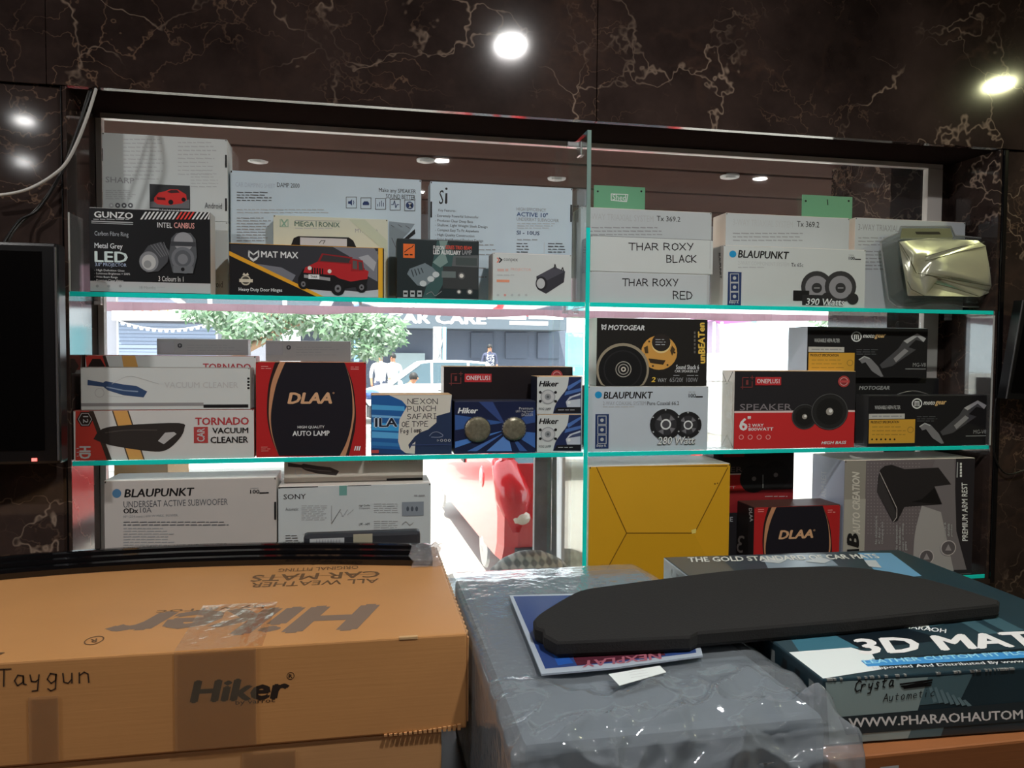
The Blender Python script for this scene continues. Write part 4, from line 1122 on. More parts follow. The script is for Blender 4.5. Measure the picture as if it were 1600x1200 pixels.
one_logo(f, 705, 584, 15, (726, 584, 768, 597)); badge(f, 870, 587, 9); i_.end()

h_ = Carton('twin_fog_lamp_box', 'navy box with two round windows showing fog lamp lenses', 710, 837, 627, Z2, 0.010, 0.085, paper(24, 30, 54, 0.3), side=paper(40, 42, 54), top=paper(36, 38, 52), vl=670)
f = h_.front
for p, cc in (([(711, 648), (790, 660), (711, 672)], (42, 70, 120)), ([(711, 690), (790, 672), (711, 700)], (60, 100, 160)), ([(836, 640), (792, 668), (836, 660)], (40, 62, 110)), ([(836, 676), (792, 672), (836, 700)], (50, 84, 140)), ([(748, 628), (792, 668), (770, 628)], (40, 56, 100)), ([(760, 705), (793, 676), (800, 705)], (70, 105, 160)), ([(730, 705), (790, 675), (745, 705)], (55, 85, 140)), ([(812, 705), (796, 676), (824, 705)], (45, 70, 120))): f.poly(p, ink(*cc), 'light_rays')
f.text('Hiker', 715, 637, 747, 646, WHITE, 0.04, 0.25); f.text('Premium', 811, 636, 833, 640, LGREY); f.text('LED Fog Lamp', 806, 641, 833, 645, LGREY); f.text('DAZZLER', 815, 646, 833, 650, LGREY)
lens = paint('lens_glass_grey', (138, 134, 116), 0.12, metal=0.5, k=1.2, grain=0.5, bump=1.0, scale=110)
for k, (u, v, r) in enumerate(((746, 671, 20), (803, 670, 18.5))):
    f.circ(u, v, r + 1.2, ink(40, 44, 60), 'round_window'); p = W(u, v, h_.y0)
    rw = r * 2.25 / FPX
    b = MB(); b.lathe((p.x, p.y - 0.0035, p.z), (0, -1, 0), [(0.0, rw), (0.002, rw * 0.98), (0.005, rw * 0.72), (0.0062, rw * 0.35), (0.0064, 0.0005)], lens, 28); b.build('lamp_lens', h_.o, origin=world_loc(h_.o), smooth=True)
    for t in range(24):
        an = 2 * math.pi * t / 24; f.circ(u + math.cos(an) * (r - 1), v + math.sin(an) * (r - 1), 1.2, LGREY, 'round_window', n=5)  # sparkle round the lens rim painted as pale dots
tp = Face(h_.o, (h_.x0, h_.y0, h_.z1 + 0.001), (1, 0, 0), (0, 1, 0), (0, 0, 1))
h_.end()

def foglamp(u0, u1, vt, vb, zb, dv, label):
    c = Carton('fog_lamp_box', label, u0, u1, vt, zb, 0.010, 0.085, WB, side=paper(28, 32, 48), top=paper(190, 150, 115), vl=(vt + vb) / 2, x1=XD - 0.010)  # peach top colour carries the warm light from outside
    f = c.front
    f.poly(curve_edge([(889, 589 + dv), (886, 606 + dv), (876, 620 + dv), (868, 632 + dv), (864, 646 + dv)]) + [(908, 646 + dv), (908, 589 + dv)], ink(28, 36, 66), 'night_picture')
    for p in ([(886, 604 + dv), (908, 592 + dv), (908, 596 + dv), (888, 610 + dv)], [(884, 612 + dv), (908, 606 + dv), (908, 611 + dv), (882, 618 + dv)]): f.poly(p, ink(60, 88, 140), 'night_picture')
    f.poly([(884, 628 + dv), (890, 620 + dv), (907, 614 + dv), (907, 636 + dv), (886, 636 + dv)], ink(150, 156, 166), 'picture_of_car'); f.poly([(887, 626 + dv), (894, 621 + dv), (907, 617 + dv), (907, 623 + dv)], ink(50, 58, 84), 'picture_of_car'); f.circ(889, 629 + dv, 2.6, WHITE, 'picture_of_car', n=10)
    f.poly([(870, 637 + dv), (907, 636 + dv), (907, 645 + dv), (865, 645 + dv)], ink(20, 20, 24), 'black_band'); f.lines(872, 640 + dv, 903, 1, 3, LGREY, 1.0)
    f.text('Hiker', 842, 595 + dv, 873, 604 + dv, BLACK, 0.04, 0.22); f.text('FOG LAMP', 842, 637 + dv, 861, 641 + dv, DGREY, 0.02)
    L = 'picture_of_lamp'
    for du, dd in ((-12, -7), (12, -7), (-12, 7), (12, 7)): f.line([(856, 620 + dv), (856 + du, 620 + dv + dd)], 2.4, BLACK, L); f.circ(856 + du, 620 + dv + dd, 2.2, BLACK, L, n=10)
    f.circ(856, 620 + dv, 11.5, ink(120, 124, 128), L); f.circ(856, 620 + dv, 9.8, ink(150, 152, 154), L); f.circ(856, 620 + dv, 5, ink(112, 116, 120), L); f.circ(856, 620 + dv, 2.2, ink(70, 74, 78), L, n=10)
    c.end(); return c
k_ = foglamp(839, 905, 648, 705, Z2, 58.5, 'small white and blue fog lamp box, lower of two beside the divider')
foglamp(839, 905, 588.5, 645, k_.z1 + 0.0012, 0, 'small white and blue fog lamp box, upper of two beside the divider')

# right half
l2 = Carton('speaker_box', 'white box with two black speakers right of the divider, under a black box', 924, 1106, 604, Z2, 0.010, 0.09, paper(150, 158, 166), side=paper(165, 165, 162), vl=650, x0=XD + 0.008)
f = l2.front
dot_logo(f, 935, 617, 5.5, 943, 612, 1020, 623); f.text('2-WAY COAXIAL SYSTEM', 942, 627, 1009, 633, ink(122, 126, 132)); f.text('Pure Coaxial 66.2', 1011, 627, 1061, 633, DGREY, 0.015); f.lines(942, 635, 996, 1, 3, LGREY, 1.3); years_logo(f, 1076, 615, 1098, 621); icon_label(f, 930, 647, 951, 701)
for u, v, r in ((1075, 664, 21), (1040, 663, 24.5)):
    f.circ(u, v, r, ink(26, 26, 28), 'picture_of_speaker'); f.circ(u, v, r * .7, ink(40, 40, 43), 'picture_of_speaker')
    for a in (0.7, 2.1, 3.9, 5.5): f.poly([(u + math.cos(a) * r * .3, v + math.sin(a) * r * .3), (u + math.cos(a - .3) * r * .66, v + math.sin(a - .3) * r * .66), (u + math.cos(a + .3) * r * .66, v + math.sin(a + .3) * r * .66)], ink(92, 92, 96), 'picture_of_speaker')
    f.circ(u, v, r * .34, WHITE, 'picture_of_speaker'); f.circ(u, v, r * .24, ink(60, 60, 64), 'picture_of_speaker')
    for t in range(6): f.circ(u + math.cos(t * 1.05 + .5) * r * .93, v + math.sin(t * 1.05 + .5) * r * .93, 1.3, LGREY, 'picture_of_speaker', n=8)
f.text('280 Watt', 1026, 682, 1086, 695, BLACK, 0.06, 0.2); f.text('280 Watt', 1027, 682, 1085, 694, WHITE, 0.02, 0.2); l2.end()
l1 = Carton('speaker_box', 'black box with a gold speaker, standing on the white box by the divider', 932, 1105, 498, l2.z1 + 0.0012, 0.010, 0.09, paper(30, 29, 28, 0.3), side=paper(175, 175, 172), vl=550)
f = l1.front
L = 'picture_of_speaker'
f.circ(1030, 551, 27, ink(165, 122, 60), L, rx=28)
for a in range(6): f.circ(1030 + math.cos(a) * 24, 551 + math.sin(a) * 23, 1.6, ink(40, 34, 26), L, n=8)
f.poly([(1013, 560), (1040, 563), (1036, 570), (1016, 567)], ink(45, 36, 26), L); f.poly([(1006, 543), (1012, 540), (1013, 552), (1008, 552)], ink(60, 46, 28), L); f.poly([(1050, 540), (1055, 546), (1050, 556), (1047, 548)], ink(60, 46, 28), L); f.circ(1033, 537, 15, ink(190, 160, 110), L); f.circ(1033, 535, 14, ink(34, 30, 28), L, rx=14.5); f.lines(1024, 530, 1042, 3, 4, LGREY, 1.0, L)
f.circ(973, 577, 41, ink(120, 112, 96), L, n=40); f.circ(973, 578, 37.5, ink(18, 18, 19), L, n=40); f.circ(973, 577, 30, ink(30, 30, 31), L, n=32, inner=0.93); f.circ(974, 577, 12.5, ink(130, 128, 120), L, n=24, inner=0.9); f.circ(974, 577, 8.5, ink(125, 122, 116), L, n=20, inner=0.82); f.circ(974, 577, 4, ink(160, 155, 145), L, n=14); f.circ(974, 577, 2, BLACK, L, n=10)
f.text('MOTOGEAR', 950, 508, 1007, 516, WHITE, 0.03, 0.2); f.line([(941, 515), (940, 507), (943.5, 510), (947, 507), (946, 515), (942, 512)], 1.5, WHITE, 'emblem')
f.textq('unBEATen', (1102, 568), (1101, 504), (1091, 568), ink(195, 150, 65), 0.05); [f.rect(1084, 518 + 6 * k, 1086.5, 522 + 6 * k, ink(85, 82, 78), 'small_print') for k in range(6)]; f.text('Sound Shack 6', 1056, 570, 1092, 577, WHITE, 0.012); f.text('CAR SPEAKER 6.5"', 1054, 578, 1091, 582, WHITE)
f.text('2', 1017, 589, 1024, 597, ink(200, 150, 60), 0.03, 0.2); f.text('WAY', 1027, 591, 1041, 597, LGREY); f.text('65/20f', 1046, 590, 1067, 597, GREY); f.text('100W', 1072, 590, 1090, 597, GREY); f.lines(1052, 586, 1062, 1, 2, GREY, 1.2); f.lines(1073, 586, 1092, 1, 2, GREY, 1.2)
l1.end()

def oneplus_front(f, T, small=False):
    q = lambda *p: T(*p)
    def rc(u0, v0, u1, v1, m_, part): A, B = T(u0, v0), T(u1, v1); f.rect(A[0], A[1], B[0], B[1], m_, part)
    def tx(s, u0, v0, u1, v1, *k): A, B = T(u0, v0), T(u1, v1); f.text(s, A[0], A[1], B[0], B[1], *k)
    rc(1147, 644, 1336, 700, ink(158, 36, 38), 'red_panel'); rc(1147, 641.5, 1336, 644.5, ink(185, 160, 160), 'pale_stripe')
    tx('SPEAKER', 1156, 631, 1237, 641, ink(105, 100, 104), 0.0); tx('6', 1155, 653, 1168, 673, WHITE, 0.04); tx('"', 1168, 650, 1173, 655, WHITE, 0.04); tx('2 WAY', 1169, 662, 1193, 667, WHITE, 0.02); tx('800WATT', 1169, 668, 1208, 673, WHITE, 0.02)
    for k in range(4): A = T(1158 + 14 * k, 683); f.circ(A[0], A[1], 4, ink(190, 120, 118), 'small_icons', n=10, inner=0.7)
    for u, v, r in ((1257, 651, 20), (1296, 643, 29)):
        A = T(u, v); f.circ(A[0], A[1], r, ink(30, 30, 31), 'picture_of_speaker', n=32); f.circ(A[0], A[1], r * .97, ink(62, 62, 64), 'picture_of_speaker', n=32, inner=0.96); f.circ(A[0], A[1], r * .72, ink(22, 22, 23), 'picture_of_speaker', n=28); f.circ(A[0], A[1], r * .2, ink(125, 122, 118), 'picture_of_speaker', n=14); f.circ(A[0] + r * .05, A[1] - r * .04, r * .1, ink(190, 185, 178), 'picture_of_speaker', n=10)
    tx('HIGH BASS', 1283, 689, 1322, 694, WHITE, 0.02, 0.25)
m_ = Carton('speaker_box', 'black and red speaker box with white end, front of the right middle shelf', 1147, 1336, 580, Z2, 0.010, 0.085, paper(30, 29, 32, 0.4), side=paper(170, 164, 158), top=paper(190, 150, 115), vl=640)  # outside light on the top is painted in as a peach tone
f = m_.front
oneplus_front(f, lambda u, v: (u, v)); one_logo(f, 1160, 590, 15, (1180, 589, 1220, 602)); badge(f, 1318, 596, 9)
for p in ([(1129, 582), (1136, 600), (1145, 581)], [(1128, 697), (1136, 680), (1145, 699)]): m_.left.line(p, 0.9, ink(90, 84, 78), 'fold_crease')
m_.end()
def vacbox(u0, u1, vt, zb, y, d, label, du, dv, side, x0=None, x1=None):
    c = Carton('vacuum_box', label, u0, u1, vt, zb, y, d, paper(24, 24, 26, 0.3), side=side, vl=vt + 40, x0=x0, x1=x1)
    f = c.front
    f.rect(1263 + du, 551 + dv, 1335 + du, 588 + dv, ink(165, 125, 45), 'yellow_panel'); f.text('PRODUCT SPECIFICATION', 1266 + du, 553 + dv, 1310 + du, 557 + dv, BLACK, 0.03); f.lines(1268 + du, 562 + dv, 1325 + du, 3, 6, ink(125, 95, 40), 1.0); f.circ(1328 + du, 567 + dv, 5, ink(125, 95, 40), 'round_mark', n=14, inner=0.8)
    f.rect(1263 + du, 542 + dv, 1319 + du, 550 + dv, ink(150, 150, 148), 'white_strip'); f.lines(1268 + du, 545 + dv, 1315 + du, 1, 3, GREY, 2.0, ragged=0.02)
    for k in range(6): f.circ(1268 + du + 7 * k, 582 + dv, 1.6, BLACK, 'small_icons', n=6)
    f.text('WASHABLE HEPA FILTER', 1272 + du, 529 + dv, 1312 + du, 535 + dv, LGREY, 0.02); f.lines(1338 + du, 546 + dv, 1372 + du, 3, 3.4, DGREY, 1.0)
    f.circ(1338 + du, 526 + dv, 8.2, WHITE, 'round_emblem', n=24); f.circ(1338 + du, 526 + dv, 6.4, BLACK, 'round_emblem', n=20); f.line([(1335 + du, 530 + dv), (1335 + du, 523 + dv), (1341 + du, 523 + dv), (1341 + du, 530 + dv)], 1.6, WHITE, 'round_emblem'); f.line([(1338 + du, 523 + dv), (1338 + du, 530 + dv)], 1.4, WHITE, 'round_emblem')
    f.text('moto', 1348 + du, 522 + dv, 1366 + du, 528 + dv, WHITE, 0.03, 0.3); f.text('gear', 1366 + du, 522 + dv, 1384 + du, 530 + dv, ink(180, 150, 105), 0.03, 0.3)
    L = 'picture_of_vacuum'
    def vac(ou, ov, s):
        q = lambda a, b: (ou + a * s + du, ov + b * s + dv)
        f.poly([q(0, 50), q(30, 24), q(38, 12), q(60, 0), q(72, 6), q(70, 14), q(58, 10), q(46, 22), q(58, 26), q(20, 52), q(4, 56)], ink(58, 58, 62), L); f.poly([q(38, 12), q(60, 0), q(74, 8), q(70, 14), q(60, 5), q(44, 16)], ink(135, 136, 140), L); f.poly([q(22, 40), q(40, 24), q(46, 28), q(26, 46)], ink(110, 110, 114), L)
    vac(1374, 521, 0.98)
    f.poly([(1342 + du, 562 + dv), (1350 + du, 557 + dv), (1360 + du, 560 + dv), (1372 + du, 573 + dv), (1380 + du, 588 + dv), (1376 + du, 589 + dv), (1362 + du, 580 + dv), (1352 + du, 566 + dv), (1346 + du, 568 + dv)], ink(96, 96, 100), L); f.line([(1342 + du, 562 + dv), (1350 + du, 557 + dv), (1358 + du, 560 + dv)], 1.6, LGREY, L)
    f.text('MG-V8', 1426 + du, 567 + dv, 1446 + du, 573 + dv, GREY); f.rect(1414 + du, 576 + dv, 1446 + du, 577 + dv, GREY, 'thin_line')
    c.end(); return c
o_ = Carton('vacuum_box', 'plain black box behind, carrying the upper vacuum box', 1262, 1467, 591, Z2, 0.102, 0.10, paper(24, 24, 26, 0.3), vl=600, x0=m_.x1 - 0.06)
o_.front.text('MOTOGEAR', 1342, 603, 1390, 609, GREY, 0.03, 0.2); o_.end()
n_ = vacbox(1261, 1449, 512, o_.z1 + 0.0012, 0.082, 0.115, 'black hand vacuum box with yellow panel, raised at the back', 0, 0, paper(118, 122, 132, 0.35))
p_ = vacbox(1356, 1541, 618, Z2, 0.010, 0.065, 'black hand vacuum box with yellow panel, front right on the middle shelf', 94.5, 104.5, paper(45, 45, 48, 0.3))
ha = MB(); q0, q1 = W(1402, 612, 0.045), W(1450, 612, 0.045)
ha.tube([Vector((q0.x + (q1.x - q0.x) * t / 12, 0.045, p_.z1 + 0.001 + 0.012 * math.sin(math.pi * t / 12))) for t in range(13)], 0.0022, paint('grey_handle', (110, 110, 112), 0.3), 6)
h2 = ha.build('carry_handle', p_.o, origin=world_loc(p_.o), smooth=True)

# crumpled clear bag between the white and the red and black speaker boxes
def crumple(name, label, lo, hi, seed, mat, cat, n=10, amp=0.006):
    bm = bmesh.new(); bmesh.ops.create_cube(bm, size=1.0); bmesh.ops.subdivide_edges(bm, edges=bm.edges[:], cuts=n, use_grid_fill=True)
    lo, hi = Vector(lo), Vector(hi); s = hi - lo; c = (lo + hi) / 2
    for v in bm.verts:
        p = Vector((c.x + v.co.x * s.x, c.y + v.co.y * s.y, c.z + v.co.z * s.z)); nz = noise.noise_vector(p * 42 + Vector((seed, 0, 0)))
        k = 1 - abs(v.co.x) * 0.1
        v.co = p + nz * amp
        v.co.z = max(v.co.z, lo.z); v.co.x = min(max(v.co.x, lo.x), hi.x)
    me = bpy.data.meshes.new(name); o3 = Vector((c.x, c.y, lo.z))
    bmesh.ops.translate(bm, verts=bm.verts, vec=-o3); bm.to_mesh(me); bm.free(); me.materials.append(mat)
    o = bpy.data.objects.new(name, me); COL.objects.link(o); o.location = o3
    return tag(o, label, cat)
bag_m = clear('crumpled_bag', (0.94, 0.95, 0.94), 0.08, haze=0.28, haze_col=(0.85, 0.84, 0.8), bump=0.5, bscale=40)
bx0, bx1 = l2.x1 + 0.003, W(1126, 650, 0.095).x - 0.003
crumple('clear_bag', 'crumpled clear bag squeezed between the white and the red speaker box', (bx0, 0.012, Z2 + 0.0015), (min(bx1, m_.x0 - 0.003), 0.085, W(1115, 596, 0.05).z), 3, bag_m, 'bag')

# ------------------------------------------------------------------ boxes on the lowest shelf
r_ = Carton('subwoofer_box', 'large white box with blue dot at the lower left, behind the brown carton', 163, 432, 749, Z3, 0.010, 0.13, paper(150, 146, 143), top=paper(178, 174, 168), vl=790, x0=max(W(163, 800, 0.01).x, XL + 0.02))
f = r_.front
dot_logo(f, 182.5, 771, 7, 194, 763, 304, 776, ink(60, 95, 125)); f.text('UNDERSEAT ACTIVE SUBWOOFER', 193, 781, 356, 791, DGREY); f.text('ODx', 193, 794, 216, 802, BLACK, 0.03); f.text('10A', 219, 793, 237, 801, DGREY)
f.text('10" (254 mm) | 600 W MAX. POWER', 193, 804, 278, 809, GREY); f.lines(193, 815, 360, 2, 4.4, DGREY, 1.5, ragged=0.1); f.lines(193, 825, 275, 9, 4.3, GREY, 1.3); years_logo(f, 391, 765, 420, 771); f.rect(428.5, 784, 431.6, 812, BLACK, 'tuck_notch'); r_.end()
s_ = Carton('amplifier_box', 'white box with a green sticker on its top edge, behind the black strips', 434, 673, 758, Z3, 0.014, 0.15, paper(152, 158, 160), top=paper(176, 170, 164), vl=800, x0=r_.x1 + 0.004)
f = s_.front
f.text('SONY', 443, 772, 478, 780, BLACK, 0.01); f.rect(530, 757, 542, 774, ink(85, 125, 120), 'green_sticker'); f.rect(433, 760, 497, 762, BLACK, 'tuck_notch'); f.rect(543, 757, 580, 759, BLACK, 'tuck_notch'); f.rect(614, 754, 640, 756, BLACK, 'tuck_notch')
f.text('Automatic', 446, 793, 466, 798, DGREY); f.lines(471, 790, 512, 8, 3.1, GREY, 0.9, ragged=0.1); f.text('High Quality', 561, 788, 578, 792, DGREY); f.text('Components', 561, 792.5, 578, 796, DGREY); f.lines(584, 787, 624, 5, 3.3, GREY, 0.9, ragged=0.1); f.text('LPF - HPF', 561, 817, 578, 821, DGREY); f.lines(584, 814, 622, 6, 3.3, GREY, 0.9, ragged=0.1)
f.line([(518, 790), (518, 818)], 0.8, GREY, 'graph'); f.line([(518, 818), (532, 796)], 1.0, DGREY, 'graph'); f.line([(532, 800), (536, 807), (543, 796)], 0.8, GREY, 'graph'); f.line([(543, 804), (552, 796)], 0.8, GREY, 'graph'); f.rect(628, 784, 662, 806, ink(105, 112, 120), 'picture_of_parts')
for k in range(3): f.circ(637 + 7 * k, 795, 4, ink(60, 66, 74), 'picture_of_parts', n=10, rx=2.2)
f.lines(647, 773, 664, 1, 3, GREY, 2.2, ragged=0.02); f.line(curve_edge([(628, 820), (634, 815), (640, 820), (646, 816)]), 0.8, GREY, 'graph'); f.lines(446, 836, 466, 3, 4, DGREY, 1.2); f.lines(473, 834, 640, 1, 3, LGREY, 0.9); s_.end()
t_ = Carton('vacuum_carton', 'white hand vacuum carton lying on the box with the green sticker', 444, 661, 708, s_.z1 + 0.0012, 0.06, 0.075, paper(158, 150, 142), vl=735, ztop=Z2 - 0.0145)
f = t_.front
vac_shape(f, 450, 722, 530, 743, ink(52, 46, 46), ink(90, 84, 82)); f.rect(444, 752, 604, 757, ink(100, 94, 90), 'grey_band'); f.rect(604, 747, 660, 751, BLACK, 'black_band'); f.text('VACUUM CLEANER', 575, 716, 652, 722, ink(135, 120, 105)); t_.end()

v_ = Carton('yellow_carton', 'yellow carton with folded end flaps right of the divider on the lowest shelf', 925, 1140, 727, Z3, 0.004, 0.198, paint('yellow_board', (158, 118, 22), 0.45, k=2.3, grain=0.05, scale=6, bump=0.05), side=paper(170, 150, 125), top=paper(172, 166, 158), vl=800, x0=XD + 0.012, bev=0.003)  # top whitened as if lit, the light put into its colour
f = v_.front
ym = paint('yellow_board', (0, 0, 0)); ydk = ink(90, 62, 14)
f.poly([(931, 729), (1137, 729), (1086, 833), (979, 833)], paint('yellow_flap', (160, 120, 26), 0.45, k=2.3, grain=0.05, scale=6), 'end_flap'); f.poly([(979, 835), (1085, 835), (1122, 903), (941, 903)], paint('yellow_flap_b', (154, 115, 20), 0.45, k=2.3, grain=0.05, scale=6), 'end_flap')
for p in ([(932, 729), (979, 833), (1085, 833), (1137, 731)], [(979, 833), (941, 903)]): f.line(p, 1.5, ydk, 'fold_crease')
f.line([(930, 727), (1136, 728)], 1.6, ydk, 'fold_crease'); f.circ(1117, 756, 1.4, ydk, 'scuff', n=6); f.circ(1121, 755, 1.2, ydk, 'scuff', n=6); f.poly([(1080, 828), (1088, 826), (1087, 833), (1081, 834)], ink(195, 165, 90), 'scuff'); v_.end()

wx0 = v_.x1 + 0.003
w1 = Carton('speaker_box', 'black and red speaker box behind the yellow carton, lower of two', 1116, 1240, 804, Z3, 0.128, 0.085, paper(30, 29, 32, 0.4), vl=850, x0=wx0)
w1.front.rect(1120, 880, 1240, 905, ink(150, 34, 36), 'red_panel'); w1.front.text('NE', 1133, 808, 1145, 815, LGREY); w1.end()
w2 = Carton('speaker_box', 'black and red speaker box behind the yellow carton, upper of two', 1116, 1240, 700, w1.z1 + 0.0012, 0.128, 0.085, paper(30, 29, 32, 0.4), vl=750, x0=wx0, ztop=Z2 - 0.0145)
f = w2.front
f.rect(1116, 741, 1164, 800, ink(150, 34, 36), 'red_panel'); f.rect(1116, 740, 1164, 742, ink(185, 160, 160), 'pale_stripe'); f.rect(1130, 708, 1163, 714, ink(120, 34, 36), 'red_plate'); f.text('SPEAKER', 1090, 730, 1160, 738, ink(95, 80, 84)); f.rect(1116, 766, 1240, 800, ink(110, 28, 32), 'red_panel')
for u, v in ((1178, 748), (1212, 742)): f.circ(u, v, 22, ink(24, 24, 26), 'picture_of_speaker'); f.circ(u, v, 3.5, ink(100, 98, 98), 'picture_of_speaker', n=12)
f.line([(1192, 742), (1192, 762)], 0.9, LGREY, 'thin_line'); f.text('WATT', 1119, 760, 1149, 764, LGREY); f.lines(1195, 775, 1238, 1, 3, LGREY, 1.0); w2.end()
y_ = Carton('auto_lamp_box', 'smaller red and black lamp box between the yellow and grey boxes', 1178, 1312, 791, Z3, 0.012, 0.112, REDP, side=paper(24, 22, 24), top=paper(60, 38, 34), vl=830)
T = lambda u, v: (1178 + (u - 400) * 134 / 172, 791 + (v - 566) * 0.78)
f = y_.front
dlaa(f, lambda u, v: T(u, v), False); f.text('HIGH QUALITY', 1226, 866, 1262, 870, WHITE, 0.015); f.text('AUTO LAMP', 1222, 873, 1268, 880, WHITE, 0.02)
y_.left.textq('DLAA', (1170, 794), (1172, 815), (1175, 794), LGREY, 0.03); y_.left.textq('3', (1160, 865), (1150, 862), (1164, 838), ink(105, 100, 100), 0.0); y_.end()
z_ = Carton('arm_rest_box', 'grey box with a black arm rest picture and sideways lettering, far right', 1318, 1521, 718, Z3, 0.010, 0.18, paper(86, 80, 84, 0.35), side=paper(128, 134, 148, 0.35), top=paper(176, 168, 160), vl=800)
f = z_.front
f.rect(1318, 718, 1351, 896, ink(115, 112, 106), 'grey_band'); f.rect(1318, 780, 1351, 896, ink(132, 130, 124), 'grey_band'); f.rect(1491, 714, 1521, 896, ink(30, 28, 32), 'black_band')
for r0 in range(22):
    for q0 in range(17):
        u, v = 1356 + 5 * q0, 724 + 5.2 * r0
        if u < 1438 + max(0, (775 - v) * 0.4): f.k = 12; f.circ(u, v, 0.9, ink(122, 116, 118), 'dot_pattern', n=4)
f.k = 16
f.poly(curve_edge([(1462, 716), (1450, 750), (1440, 790), (1430, 830), (1427, 865), (1428, 892)]) + [(1510, 890), (1494, 830), (1491, 716)], ink(92, 88, 92), 'silver_panel'); f.poly(curve_edge([(1440, 790), (1430, 830), (1427, 865), (1428, 892)]) + [(1490, 892), (1470, 800)], ink(128, 126, 128), 'silver_panel')
L = 'picture_of_arm_rest'
f.poly([(1375, 734), (1382, 728), (1393, 726), (1413, 733), (1466, 730.5), (1486, 757), (1460, 760), (1472, 788), (1413, 792), (1402, 814), (1395, 816), (1370, 769), (1372, 745)], ink(30, 28, 30), L); f.poly([(1374, 740), (1402, 806), (1396, 815), (1370, 769)], ink(44, 42, 44), L); f.line([(1374.5, 738), (1401, 794), (1401, 808), (1396, 815)], 0.9, ink(150, 146, 146), L); f.poly([(1460, 762), (1440, 780), (1424, 784), (1470, 788)], ink(16, 15, 17), L)
f.textq('AUTO CREATION', (1344, 835), (1343, 737), (1332, 835), ink(165, 162, 155), 0.04, 0.2); f.textq('B', (1342, 856), (1342, 833), (1323, 856), ink(20, 20, 22), 0.06, 0.2); f.rect(1323, 858, 1342, 866, ink(20, 20, 22), 'lettering')
f.textq('PREMIUM ARM REST', (1512, 845), (1511, 754), (1503, 845), WHITE, 0.02)
for s_, u, va, vb in (('No obstruction in', 1370, 850, 806), ('AC duct or', 1375, 850, 824), ('Charging slot', 1380, 850, 815), ('No obstruction', 1402, 860, 820), ('on handbrake', 1407, 860, 824), ('usage or shifting', 1412, 860, 818), ('gears', 1417, 860, 846), ('Sturdy &', 1478, 838, 816), ('durable', 1483, 838, 818), ('product', 1488, 838, 819)):
    f.textq(s_, (u, va), (u, vb), (u - 3.4, va), LGREY, 0.01)
for u, v, r in ((1409, 873, 11), (1447, 870, 11.5), (1481, 856, 12)):
    f.circ(u, v, r, ink(150, 146, 148), 'round_picture', n=24); f.circ(u, v, r * .88, ink(72, 68, 72), 'round_picture', n=22); f.poly([(u - 5, v + 4), (u, v - 6), (u + 5, v + 4)], ink(120, 116, 120), 'round_picture')
f.rect(1494, 722, 1496, 746, GREY, 'lettering'); [f.rect(1499, 723 + 4.6 * k, 1502, 726.6 + 4.6 * k, WHITE, 'small_print') for k in range(5)]
z_.left.textq('ARM REST', (1291, 778), (1291, 735), (1283, 778), ink(150, 152, 158), 0.02, 0.2); z_.end()
# ------------------------------------------------------------------ the counter in front
TBL = 0.62
wood = paint('counter_laminate', (96, 66, 44), 0.35, grain=0.2, scale=6)
ct = empty('counter', (0.3, -0.75, 0)); tag(ct, 'long shop counter under the cartons in front of the shelves', 'counter')
a = MB(); a.box((-1.7, -1.5, TBL - 0.04), (2.3, -0.10, TBL), wood, bev=0.004); a.build('counter_top', ct, origin=ct.location)
a = MB(); a.box((-1.65, -1.42, 0.002), (2.25, -0.14, TBL - 0.041), wood); a.build('cabinet', ct, origin=ct.location)

CB = cardboard('brown_cardboard', (204, 147, 90)); CB2 = cardboard('brown_cardboard_worn', (198, 148, 98))
CBP = ink(66, 50, 40); 
def plain(name, label, lo, hi, mat, cat='box', bev=0.004, group=None):
    b = MB(); b.box(lo, hi, mat, bev=bev)
    o = b.build(name, None, origin=((lo[0] + hi[0]) / 2, (lo[1] + hi[1]) / 2, lo[2]))
    return tag(o, label, cat, group)
tape = clear('clear_tape', (0.95, 0.92, 0.86), 0.10, haze=0.10, haze_col=(0.7, 0.6, 0.45), bump=0.12, bscale=60, ior=1.5)
HX0, HX1, HY0, HY1, HZ0, HZ1 = -1.10, 0.177, -0.890, -0.275, 0.842, 1.010
lowc = plain('brown_carton', 'lower brown carton under the printed one, bottom left', (-1.12, -0.886, TBL + 0.001), (0.134, -0.29, HZ0 - 0.002), CB2)
a = MB(); q = W(378, 1172, -0.8875); q2 = W(462, 1200, -0.8875); a.box((q.x, -0.8885, TBL + 0.02), (q2.x, -0.8872, HZ0 - 0.012), tape); a.build('clear_tape', lowc, origin=lowc.location)
hk = plain('brown_carton', 'large brown carton with upside-down lettering on top and a black logo in front', (HX0, HY0, HZ0), (HX1, HY1, HZ1), CB, bev=0.0035)
f = Face(hk, (HX0, HY0, HZ1), (1, 0, 0), (0, 1, 0), (0, 0, 1))
pr = ink(98, 82, 70, 0.55); pr2 = ink(84, 62, 42, 0.55)
f.textq('Hiker', (596, 943), (212, 957), (556, 985), pr, 0.05, 0.0, 'top_lettering')
f.textq('by varroc', (414, 944), (247, 952), (412, 951), pr2, 0.0, 0.0, 'top_lettering')
f.textq('CAR MATS', (594, 892), (396, 899), (593, 902), pr2, 0.02, 0.0, 'top_lettering'); f.textq('ALL WEATHER', (592, 904), (394, 911), (591, 911), pr2, 0.01, 0.0, 'top_lettering'); f.textq('ORIGINAL FITTING', (560, 884), (436, 889), (560, 889), pr2, 0.01, 0.0, 'top_lettering')
f.line([(394, 903.5), (592, 897)], 1.2, pr2, 'top_lettering')
f.circ(147, 1001, 6.5, pr2, 'top_lettering', rx=14, inner=0.86); f.textq('R', (152, 998), (141, 999), (151, 1004), pr2, 0.02, 0.0, 'top_lettering')
